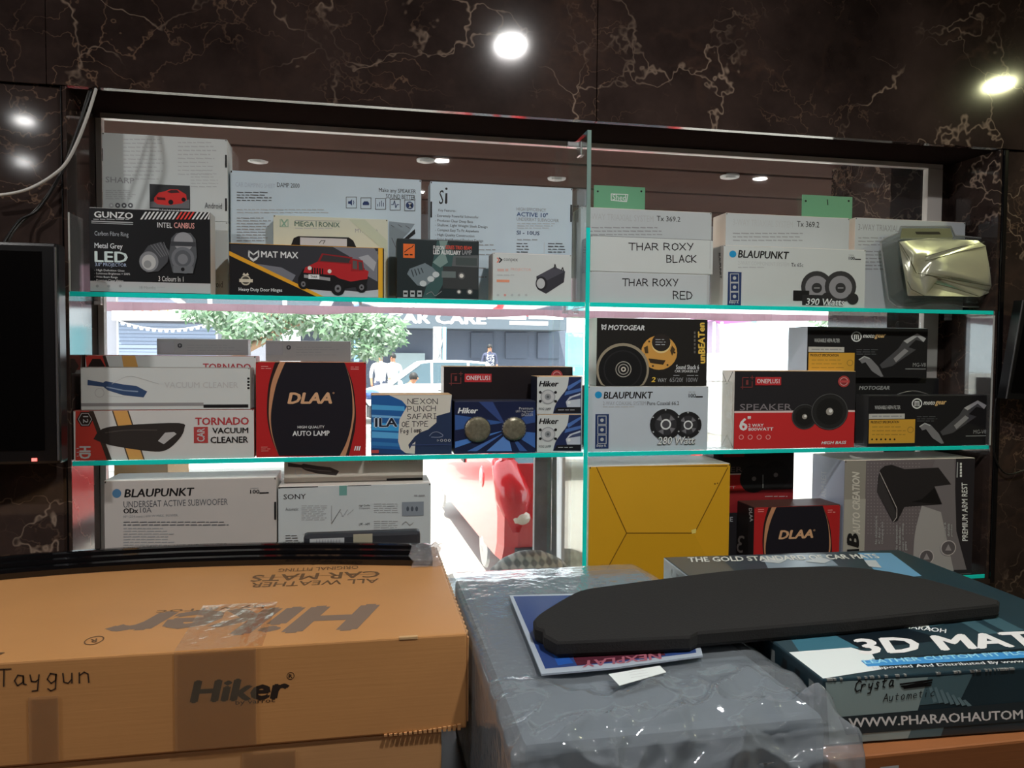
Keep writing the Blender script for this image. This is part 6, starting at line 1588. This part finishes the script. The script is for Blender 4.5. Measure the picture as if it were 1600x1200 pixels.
far_box('blue_flag_board', 'narrow blue sign on the white board by the stall', 1174, 498, 1183, 504, 15.25, 0.0495, paint('blue_paint', (0, 0, 0)), 'sign')

# tree
def tree(name, label, trunk_pts, r0, blobs, leafcol, n, size):
    t = empty(name, trunk_pts[0]); tag(t, label, 'tree')
    b = MB(); b.tube(trunk_pts, [r0 * (1 - 0.6 * i / (len(trunk_pts) - 1)) for i in range(len(trunk_pts))], paint('bark', (150, 120, 95), 0.9, grain=0.3, scale=8), 8); b.build('trunk', t, origin=t.location, smooth=True)
    for (c, _) in blobs[::2]:
        b = MB(); m_ = (trunk_pts[-1] + c) / 2 + Vector((0, 0, 0.25)); b.tube([trunk_pts[-1], m_, c], [r0 * .4, r0 * .25, r0 * .12], paint('bark', (0, 0, 0)), 6); b.build('branch', t, origin=t.location)
    rnd = random.Random(5)
    for cc, mt in zip((0, 1), leafcol):
        b = MB()
        for i in range(n):
            c, r = rnd.choice(blobs)
            d = Vector((rnd.gauss(0, 1), rnd.gauss(0, 1), rnd.gauss(0, 1))).normalized() * (rnd.random() ** 0.4)
            p = c + Vector((d.x * r.x, d.y * r.y, d.z * r.z))
            ax = Vector((rnd.gauss(0, 1), rnd.gauss(0, 1), rnd.gauss(-0.6, 0.6))).normalized(); sd = ax.orthogonal().normalized()
            L = size * rnd.uniform(.7, 1.5); w = L * .22
            b.face([p, p + ax * L * .5 + sd * w, p + ax * L, p + ax * L * .5 - sd * w], mt)
        q = b.build('foliage', t, origin=t.location); q['kind'] = 'stuff'
lf1 = translucent('leaf_green', (0.15, 0.24, 0.15), 0.6); lf2 = translucent('leaf_pale', (0.30, 0.38, 0.30), 0.6)
TY = 13.0
bl = [(W(u, v, TY + dy), Vector((rx, 0.9, rz))) for u, v, rx, rz, dy in ((320, 486, .5, .2, 0), (365, 500, .45, .28, .3), (400, 505, .5, .34, -.3), (440, 500, .6, .34, .2), (470, 488, .5, .2, 0), (520, 505, .55, .34, -.2), (560, 510, .55, .42, .2), (590, 520, .45, .46, 0), (612, 516, .3, .34, .2), (540, 490, .8, .2, .4), (380, 520, .35, .2, 0), (575, 545, .3, .16, 0))]
tr = [Vector((W(345, 600, TY).x, TY, SG)), W(352, 575, TY), W(385, 545, TY), W(420, 528, TY), W(455, 508, TY)]
tree('street_tree', 'leafy green tree leaning over the street, seen through the middle left glass', tr, 0.13, bl, (lf1, lf2), 2600, 0.13)
bl2 = [(W(1300, 500, 14), Vector((.4, .5, .3))), (W(1330, 494, 14), Vector((.5, .5, .3)))]
tree('street_tree', 'small green tree top seen above the upper vacuum box at the right', [Vector((W(1310, 600, 14).x, 14, SG)), W(1310, 530, 14)], 0.06, bl2, (lf1, lf2), 220, 0.15)

# ------------------------------------------------------------------ people across the street
def person(label, base, h, face, shirt, trousers, skin, hair, pose='stand', pattern=False):
    """one continuous skinned body; base = point on the ground under the pelvis, face = turn about z"""
    t = empty('person', base); tag(t, label, 'person'); t.rotation_euler = (0, 0, face)
    s = h / 1.7
    if pose == 'stand':
        J = {'pel': (0, 0, .92, .125), 'ab': (0, 0, 1.08, .12), 'ch': (0, 0, 1.28, .145), 'nk': (0, 0, 1.44, .055), 'hd0': (0, -.02, 1.52, .07), 'hd1': (0, -.02, 1.60, .088), 'hd2': (0, -.01, 1.67, .06)}
        for q, k in ((-1, 'l'), (1, 'r')):
            J.update({'sh' + k: (q * .19, 0, 1.38, .06), 'el' + k: (q * .25, .02, 1.12, .045), 'wr' + k: (q * .25, -.06, .89, .032), 'hn' + k: (q * .24, -.08, .79, .035), 'hp' + k: (q * .1, 0, .86, .095), 'kn' + k: (q * .11, -.02, .48, .062), 'an' + k: (q * .11, .02, .09, .042), 'to' + k: (q * .12, -.14, .035, .035)})
    else:
        J = {'pel': (0, 0, .55, .135), 'ab': (0, -.06, .70, .125), 'ch': (0, -.16, .88, .145), 'nk': (0, -.23, 1.02, .055), 'hd0': (0, -.29, 1.08, .07), 'hd1': (0, -.31, 1.15, .088), 'hd2': (0, -.30, 1.22, .06)}
        for q, k in ((-1, 'l'), (1, 'r')):
            J.update({'sh' + k: (q * .19, -.18, .95, .06), 'el' + k: (q * .26, -.28, .72, .045), 'wr' + k: (q * .18, -.46, .60, .032), 'hn' + k: (q * .15, -.54, .57, .035), 'hp' + k: (q * .11, -.02, .52, .1), 'kn' + k: (q * .18, -.44, .52, .064), 'an' + k: (q * .15, -.36, .09, .042), 'to' + k: (q * .16, -.52, .035, .035)})
    names = list(J); ix = {k: i for i, k in enumerate(names)}
    E = [('pel', 'ab'), ('ab', 'ch'), ('ch', 'nk'), ('nk', 'hd0'), ('hd0', 'hd1'), ('hd1', 'hd2')]
    for k in 'lr': E += [('ch', 'sh' + k), ('sh' + k, 'el' + k), ('el' + k, 'wr' + k), ('wr' + k, 'hn' + k), ('pel', 'hp' + k), ('hp' + k, 'kn' + k), ('kn' + k, 'an' + k), ('an' + k, 'to' + k)]
    me = bpy.data.meshes.new('body'); me.from_pydata([Vector(J[k][:3]) * s for k in names], [(ix[a], ix[b]) for a, b in E], [])
    o = bpy.data.objects.new('body', me); COL.objects.link(o)
    md = o.modifiers.new('skin', 'SKIN'); o.modifiers.new('sub', 'SUBSURF').levels = 1
    for i, k in enumerate(names):
        d = me.skin_vertices[0].data[i]; d.radius = (J[k][3] * s,) * 2; d.use_root = (k == 'pel')
    dg = bpy.context.evaluated_depsgraph_get(); dg.update()
    me2 = bpy.data.meshes.new_from_object(o.evaluated_get(dg)); bpy.data.objects.remove(o)
    for mt in (skin, shirt, trousers, hair): me2.materials.append(mt)
    hz = J['nk'][2] * s; pz = J['pel'][2] * s
    for p in me2.polygons:
        c = p.center; p.use_smooth = True
        arm = abs(c.x) > .215 * s
        if c.z > hz: p.material_index = 0
        elif pose == 'stand': p.material_index = (0 if arm and c.z < 1.02 * s else 1) if c.z > pz else (0 if arm else (2 if c.z > .08 * s else 3))
        else: p.material_index = 1 if c.z > .6 * s else 2
        if pose != 'stand' and c.y < -.42 * s and c.z > .53 * s and abs(c.x) < .24 * s: p.material_index = 0
    b = bpy.data.objects.new('body', me2); COL.objects.link(b); b.parent = t
    hd = Vector(J['hd1'][:3]) * s
    hb = MB(); hb.ball(hd + Vector((0, .018, .022)) * s, Vector((.092, .105, .098)) * s, hair, 10); hb.build('hair', t, smooth=True).location = (0, 0, 0)
    hf = MB()
    for q in (-1, 1): hf.ball(hd + Vector((q * .034, -.083, .012)) * s, .011 * s, hair, 6)
    hf.build('eyes', t).location = (0, 0, 0); nf = MB(); nf.ball(hd + Vector((0, -.098, -.014)) * s, Vector((.014, .018, .022)) * s, skin, 6); nf.build('nose', t).location = (0, 0, 0); mf = MB(); mf.ball(hd + Vector((0, -.08, -.05)) * s, Vector((.026, .008, .007)) * s, paint('lips', (130, 70, 62), 0.5), 6); mf.build('mouth', t).location = (0, 0, 0)
    if pattern:
        pb = MB(); rnd = random.Random(2)
        for i in range(60):
            z = rnd.uniform(.98, 1.36) * s; x = rnd.uniform(-.13, .13) * s; pb.ball((x, -.118 * s, z), .014 * s, paint('print_white', (235, 238, 245), 0.6), 4)
        q = pb.build('shirt_print', t); q.location = (0, 0, 0); q['kind'] = 'stuff'
    return t
sk = paint('skin_brown', (165, 115, 88), 0.6); hr = paint('hair_black', (22, 20, 20), 0.6); wsh = paint('white_shirt', (240, 240, 240), 0.8); dtr = paint('dark_trousers', (70, 78, 100), 0.8)
PY = 19.0
def ground_pt(u, y): p = W(u, 560, y); return Vector((p.x, y, SG))
person('man in white shirt and dark trousers standing, left of the two', ground_pt(594, PY), 1.72, R(15), wsh, dtr, sk, hr)
person('man in white shirt and dark trousers standing, right of the two', ground_pt(614, PY + .3), 1.70, R(-20), wsh, dtr, sk, hr)
person('man in white crouching before the white car across the street', ground_pt(629, 15.0), 1.75, R(50), wsh, paint('pale_trousers', (205, 205, 205), 0.8), sk, hr, 'sit')
person('man in a dark patterned shirt standing alone in the car shop', ground_pt(765, 23.0) + Vector((0, 0, 0.351)), 1.66, R(0), paint('navy_shirt', (60, 66, 90), 0.8), dtr, sk, hr, 'stand', True)

# ------------------------------------------------------------------ vehicles
def wheel(t, c, r, w, side):
    tyre = paint('tyre_rubber', (34, 34, 36), 0.8); alloy = paint('wheel_alloy', (170, 172, 175), 0.3, metal=0.7)
    b = MB(); b.lathe(Vector(c) - Vector((0, w / 2, 0)), (0, 1, 0), [(0, r * .62), (0.0, r * .94), (w * .2, r), (w * .8, r), (w, r * .94), (w, r * .62)], tyre, 24); b.build('tyre', t, smooth=True).location = (0, 0, 0)
    b = MB(); b.lathe(Vector(c) + Vector((0, side * w * .36, 0)), (0, side, 0), [(0, r * .62), (.02, r * .58), (.03, r * .2), (.045, .001)], alloy, 18); b.build('wheel_disc', t).location = (0, 0, 0)
def car(name, label, loc, rot, body, L=3.6, Wd=1.58):
    """small hatchback, nose towards +x"""
    t = empty(name, loc); tag(t, label, 'car'); t.rotation_euler = (0, 0, rot)
    hw = Wd / 2; glass = paint('car_glass', (60, 80, 90), 0.05); trim = paint('car_black_trim', (26, 26, 28), 0.5)
    prof = [(-1.74, .30), (-1.82, .42), (-1.83, .62), (-1.76, .80), (-1.72, .98), (-1.0, 1.0), (.55, .98), (1.10, .92), (1.60, .78), (1.78, .62), (1.80, .40), (1.72, .26)]
    secs = [(-hw, .93, .03), (-hw + .03, .985, .01), (-hw + .12, 1.0, 0), (hw - .12, 1.0, 0), (hw - .03, .985, .01), (hw, .93, .03)]
    vs, fs = [], []; n = len(prof)
    for y, k, zz in secs:
        for x, z in prof: vs.append((x * k, y, .62 + (z - .62) * k))
    for i in range(len(secs) - 1):
        for j in range(n): fs.append((i * n + j, i * n + (j + 1) % n, (i + 1) * n + (j + 1) % n, (i + 1) * n + j))
    fs.append(tuple(range(n))); fs.append(tuple((len(secs) - 1) * n + j for j in range(n))[::-1])
    b = MB(); b.mesh(vs, fs, body); o = b.build('body_shell', t); o.location = (0, 0, 0); fix_normals(o)
    # cabin: roof and pillars round glass
    bot = [(-1.70, .98), (-.95, .995), (-.05, .99), (.95, .95)]; top = [(-1.42, 1.46), (-.95, 1.50), (-.05, 1.50), (.25, 1.46)]
    wb, wt = hw - .06, hw - .20
    b = MB(); b.mesh([(x, s * wt, z) for s in (-1, 1) for x, z in top] + [(x, s * (wt - .06), z + .045) for s in (-1, 1) for x, z in top], [(0, 1, 9, 8), (1, 2, 10, 9), (2, 3, 11, 10), (4, 12, 13, 5), (5, 13, 14, 6), (6, 14, 15, 7), (8, 9, 13, 12), (9, 10, 14, 13), (10, 11, 15, 14), (0, 8, 12, 4), (3, 7, 15, 11), (0, 4, 5, 1), (1, 5, 6, 2), (2, 6, 7, 3)], body)
    o = b.build('roof', t); o.location = (0, 0, 0); fix_normals(o)
    P = lambda k, s, f_=0: Vector((bot[k][0] * (1 - f_) + top[k][0] * f_, s * (wb * (1 - f_) + wt * f_), bot[k][1] * (1 - f_) + top[k][1] * f_))
    for s in (-1, 1):
        for k, r in ((0, .055), (1, .03), (2, .03), (3, .035)): b = MB(); b.tube([P(k, s), P(k, s, 1)], r, body, 8); b.build('pillar', t).location = (0, 0, 0)
        for k in range(3): b = MB(); b.prism([P(k, s), P(k + 1, s), P(k + 1, s, 1), P(k, s, 1)], (0, -s * .012, 0), glass); o = b.build('side_window', t); o.location = (0, 0, 0); fix_normals(o)
        b = MB(); b.tube([(-1.52, s * (hw - .02), .97), (-1.68, s * (hw - .06), .94), (-1.75, s * (hw - .10), .76), (-1.78, s * (hw - .12), .52)], [.03, .10, .13, .05], paint('tail_lamp_red', (190, 20, 26), 0.15), 10); b.build('tail_lamp', t, smooth=True).location = (0, 0, 0)
        b = MB(); b.ball((-1.79, s * (hw - .14), .62), (.07, .085, .055), paint('lamp_clear', (205, 190, 170), 0.1), 10); b.build('reversing_lamp', t, smooth=True).location = (0, 0, 0)
        b = MB(); b.ball((1.66, s * (hw - .16), .70), (.12, .13, .09), paint('lamp_clear', (0, 0, 0)), 10); b.build('headlamp', t, smooth=True).location = (0, 0, 0)
        b = MB(); b.ball((.72, s * (hw + .10), 1.0), (.06, .10, .07), body, 10); b.tube([(.75, s * (hw - .06), .97), (.73, s * (hw + .04), .98)], .02, trim, 6); b.build('door_mirror', t, smooth=True).location = (0, 0, 0)
        for x in (-.35, .35): b = MB(); b.box((x, s * hw - .012, .80), (x + .16, s * hw + .012, .83), trim); b.build('door_handle', t).location = (0, 0, 0)
        wheel(t, (-1.15, s * (hw - .09), .28), .28, .17, s); wheel(t, (1.18, s * (hw - .09), .28), .28, .17, s)
    for k, nm in ((0, 'rear_window'), (3, 'windscreen')): b = MB(); b.prism([P(k, -1), P(k, 1), P(k, 1, 1), P(k, -1, 1)], (.012 if k == 0 else -.012, 0, 0), glass); o = b.build(nm, t); o.location = (0, 0, 0); fix_normals(o)
    b = MB(); b.box((-1.85, -.26, .55), (-1.828, .26, .67), paint('number_plate', (225, 225, 215), 0.5)); b.build('number_plate', t).location = (0, 0, 0)
    b = MB(); b.tube([(-1.80, .075 * math.cos(a * .5236), .80 + .04 * math.sin(a * .5236)) for a in range(13)], .008, paint('chrome', (200, 200, 205), 0.1, metal=1.0), 6); b.tube([(-1.80, -.03, .775), (-1.80, -.02, .825)], .007, paint('chrome', (0, 0, 0)), 6); b.tube([(-1.80, .02, .775), (-1.80, .03, .825)], .007, paint('chrome', (0, 0, 0)), 6); b.tube([(-1.80, -.025, .80), (-1.80, .025, .80)], .007, paint('chrome', (0, 0, 0)), 6); b.build('oval_emblem', t).location = (0, 0, 0)
    b = MB(); b.box((-1.86, -hw + .1, .33), (-1.80, hw - .1, .42), trim, bev=.01); b.build('bumper_strip', t).location = (0, 0, 0)
    return t
redp = paint('car_red', (190, 30, 34), 0.18, coat=0.6); whp = paint('car_white', (235, 236, 238), 0.25, coat=0.5)
ra = R(92)                                           # nose straight away from the shop
tailL = W(800, 770, 2.95)
c_loc = Vector((tailL.x, tailL.y, SG)) - Matrix.Rotation(ra, 3, 'Z') @ Vector((-1.76, .70, 0))
rc_ = car('red_car', 'red hatchback parked outside, its tail lamp seen through the lower glass', c_loc, ra, redp)
b = MB(); b.lathe((-1.12, .782, .80), (0, 1, 0), [(0, .085), (.012, .083), (.016, .07), (.016, .001)], redp, 18); b.build('fuel_flap', rc_, smooth=True).location = (0, 0, 0)
car('white_car', 'white hatchback parked in the street, seen in gaps above the lowest left boxes', Vector((W(330, 800, 8.4).x, 8.6, SG)), R(183), whp)
car('white_car', 'white car across the street beside the crouching man', Vector((W(668, 590, 17.2).x, 17.2, SG)), R(180), whp)
def bike(label, loc, rot, tank):
    t = empty('motorbike', loc); tag(t, label, 'motorbike'); t.rotation_euler = (0, 0, rot); dkm = paint('bike_black', (38, 40, 44), 0.5)
    for x in (-.62, .62):
        wheel(t, (x, 0, .29), .29, .10, 1)
    b = MB(); b.tube([(.62, 0, .29), (.42, 0, .82), (.36, 0, 1.0)], .035, dkm, 6); b.tube([(.36, -.34, 1.04), (.38, 0, 1.0), (.36, .34, 1.04)], .02, dkm, 6); b.build('fork_and_bars', t).location = (0, 0, 0)
    b = MB(); b.tube([(-.62, 0, .29), (-.2, 0, .45), (.1, 0, .4), (.42, 0, .8), (-.3, 0, .68), (-.62, 0, .29)], .035, dkm, 6); b.box((-.15, -.12, .25), (.2, .12, .52), dkm, bev=.03); b.build('frame_and_engine', t).location = (0, 0, 0)
    b = MB(); b.ball((.15, 0, .78), (.26, .14, .12), tank, 10); b.build('fuel_tank', t, smooth=True).location = (0, 0, 0)
    b = MB(); b.box((-.68, -.12, .70), (-.05, .12, .79), dkm, bev=.03); b.build('seat', t).location = (0, 0, 0)
    b = MB(); b.ball((.5, 0, .88), (.09, .1, .1), paint('lamp_clear', (0, 0, 0)), 8); b.build('headlamp', t, smooth=True).location = (0, 0, 0)
bike('motorbike with a blue tank standing before the two men in white shirts', ground_pt(588, 15.5), R(200), paint('tank_blue', (60, 90, 150), 0.2, coat=0.5))
bike('dark motorbike standing behind the white car across the street', ground_pt(652, 20), R(10), paint('tank_grey', (90, 96, 104), 0.2, coat=0.5))

# things close outside the glass
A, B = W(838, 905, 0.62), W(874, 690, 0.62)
gp = MB(); gp.prism([(A.x - 0.01, 0.62, -0.019), (B.x, 0.62, -0.019), (B.x, 0.66, B.z), (A.x + 0.0, 0.66, B.z)], (0, 0.03, 0), paint('reflection_grey', (92, 92, 100), 0.5, grain=0.35, scale=22)); o = gp.build('reflection_sheet', origin=(A.x, 0.64, -0.019)); fix_normals(o); tag(o, 'added dark grey sheet outside, standing in for a dark reflection in the glass', 'sheet')  # upright sheet added in place of a dark reflection in the pane
A, B = W(876, 905, 0.9), W(925, 770, 0.9)
b = MB(); b.box((A.x, 0.9, -0.019), (B.x, 1.2, W(876, 716, 0.9).z), paint('white_board', (0, 0, 0)), bev=0.01); o = tag(b.build('white_box', origin=(A.x, 1.0, -0.019)), 'white box standing outside behind the glass divider', 'box')
A, B = W(852, 745, 0.95), W(900, 700, 0.95)
b = MB(); b.prism([W(842, 712, .6895), W(868, 712, .6895), W(866, 745, .6895), W(856, 748, .6895)], (0, 0.05, 0), paint('amber_plastic', (225, 150, 60), 0.3)); o = b.build('amber_can', origin=W(855, 748, .6905)); fix_normals(o); tag(o, 'amber plastic piece above the grey sheet outside the glass', 'plastic')
# plaid cloth over a rounded seat
pl, nt, p = _new('grey_plaid')
N_, L_ = nt.nodes.new, nt.links.new
tc = N_('ShaderNodeTexCoord'); cols = []
for ax, sc in (('X', 11.0), ('Z', 11.0)):
    wv = N_('ShaderNodeTexWave'); wv.wave_type = 'BANDS'; wv.bands_direction = ax; wv.inputs['Scale'].default_value = sc; wv.inputs['Distortion'].default_value = 0.6
    L_(tc.outputs['Object'], wv.inputs['Vector']); cols.append(wv)
mu = N_('ShaderNodeMath'); mu.operation = 'ADD'; L_(cols[0].outputs['Fac'], mu.inputs[0]); L_(cols[1].outputs['Fac'], mu.inputs[1])
rp = N_('ShaderNodeValToRGB'); rp.color_ramp.elements[0].position = 0.35; rp.color_ramp.elements[0].color = (0.30, 0.30, 0.29, 1); rp.color_ramp.elements[1].position = 1.4 / 2; rp.color_ramp.elements[1].color = (0.80, 0.78, 0.72, 1)
dvn = N_('ShaderNodeMath'); dvn.operation = 'MULTIPLY'; dvn.inputs[1].default_value = 0.5; L_(mu.outputs[0], dvn.inputs[0]); L_(dvn.outputs[0], rp.inputs['Fac']); L_(rp.outputs['Color'], p.inputs['Base Color']); p.inputs['Roughness'].default_value = 0.9
A, B = W(750, 906, 0.42), W(912, 906, 0.42); zt = W(838, 864, 0.42).z
vs, fs = [], []
n1, n2 = 24, 10
for j in range(n2 + 1):
    for i in range(n1 + 1):
        s = i / n1; q = j / n2
        prof_ = math.sin(math.pi * min(1, max(0, s))) ** 0.55
        an = math.pi * q
        zz = 0.45 + (zt - 0.45) * (0.55 + 0.45 * prof_) * (0.25 + 0.75 * math.sin(an) ** 0.5 if 0 < q < 1 else 0.0)
        vs.append((A.x + (B.x - A.x) * s, 0.46 - 0.10 * math.cos(an), max(zz, -0.018) + 0.004 * noise.noise((s * 9, q * 7, 0))))
for j in range(n2):
    for i in range(n1): k = j * (n1 + 1) + i; fs.append((k, k + 1, k + n1 + 2, k + n1 + 1))
b = MB(); b.mesh(vs, fs, pl); o = b.build('plaid_cloth', origin=((A.x + B.x) / 2, 0.45, 0.45), smooth=True); tag(o, 'grey plaid cloth over a rounded seat just outside the glass', 'cloth')
st_ = MB(); st_.box((A.x + 0.03, 0.37, -0.019), (B.x - 0.03, 0.55, 0.48), paint('seat_base_black', (30, 30, 32), 0.5), bev=0.02); tag(st_.build('stool', origin=((A.x + B.x) / 2, 0.46, -0.019)), 'dark stool under the grey plaid cloth outside the glass', 'stool')
# tan cartons on the porch behind the lowest left shelf
A, B = W(178, 760, 0.8), W(262, 724, 0.8)
plain('tan_carton', 'tan carton standing outside behind the large white box with blue dot', (A.x, 0.8, -0.019), (B.x, 1.15, B.z), paint('tan_card', (205, 170, 110), 0.7, grain=0.1))
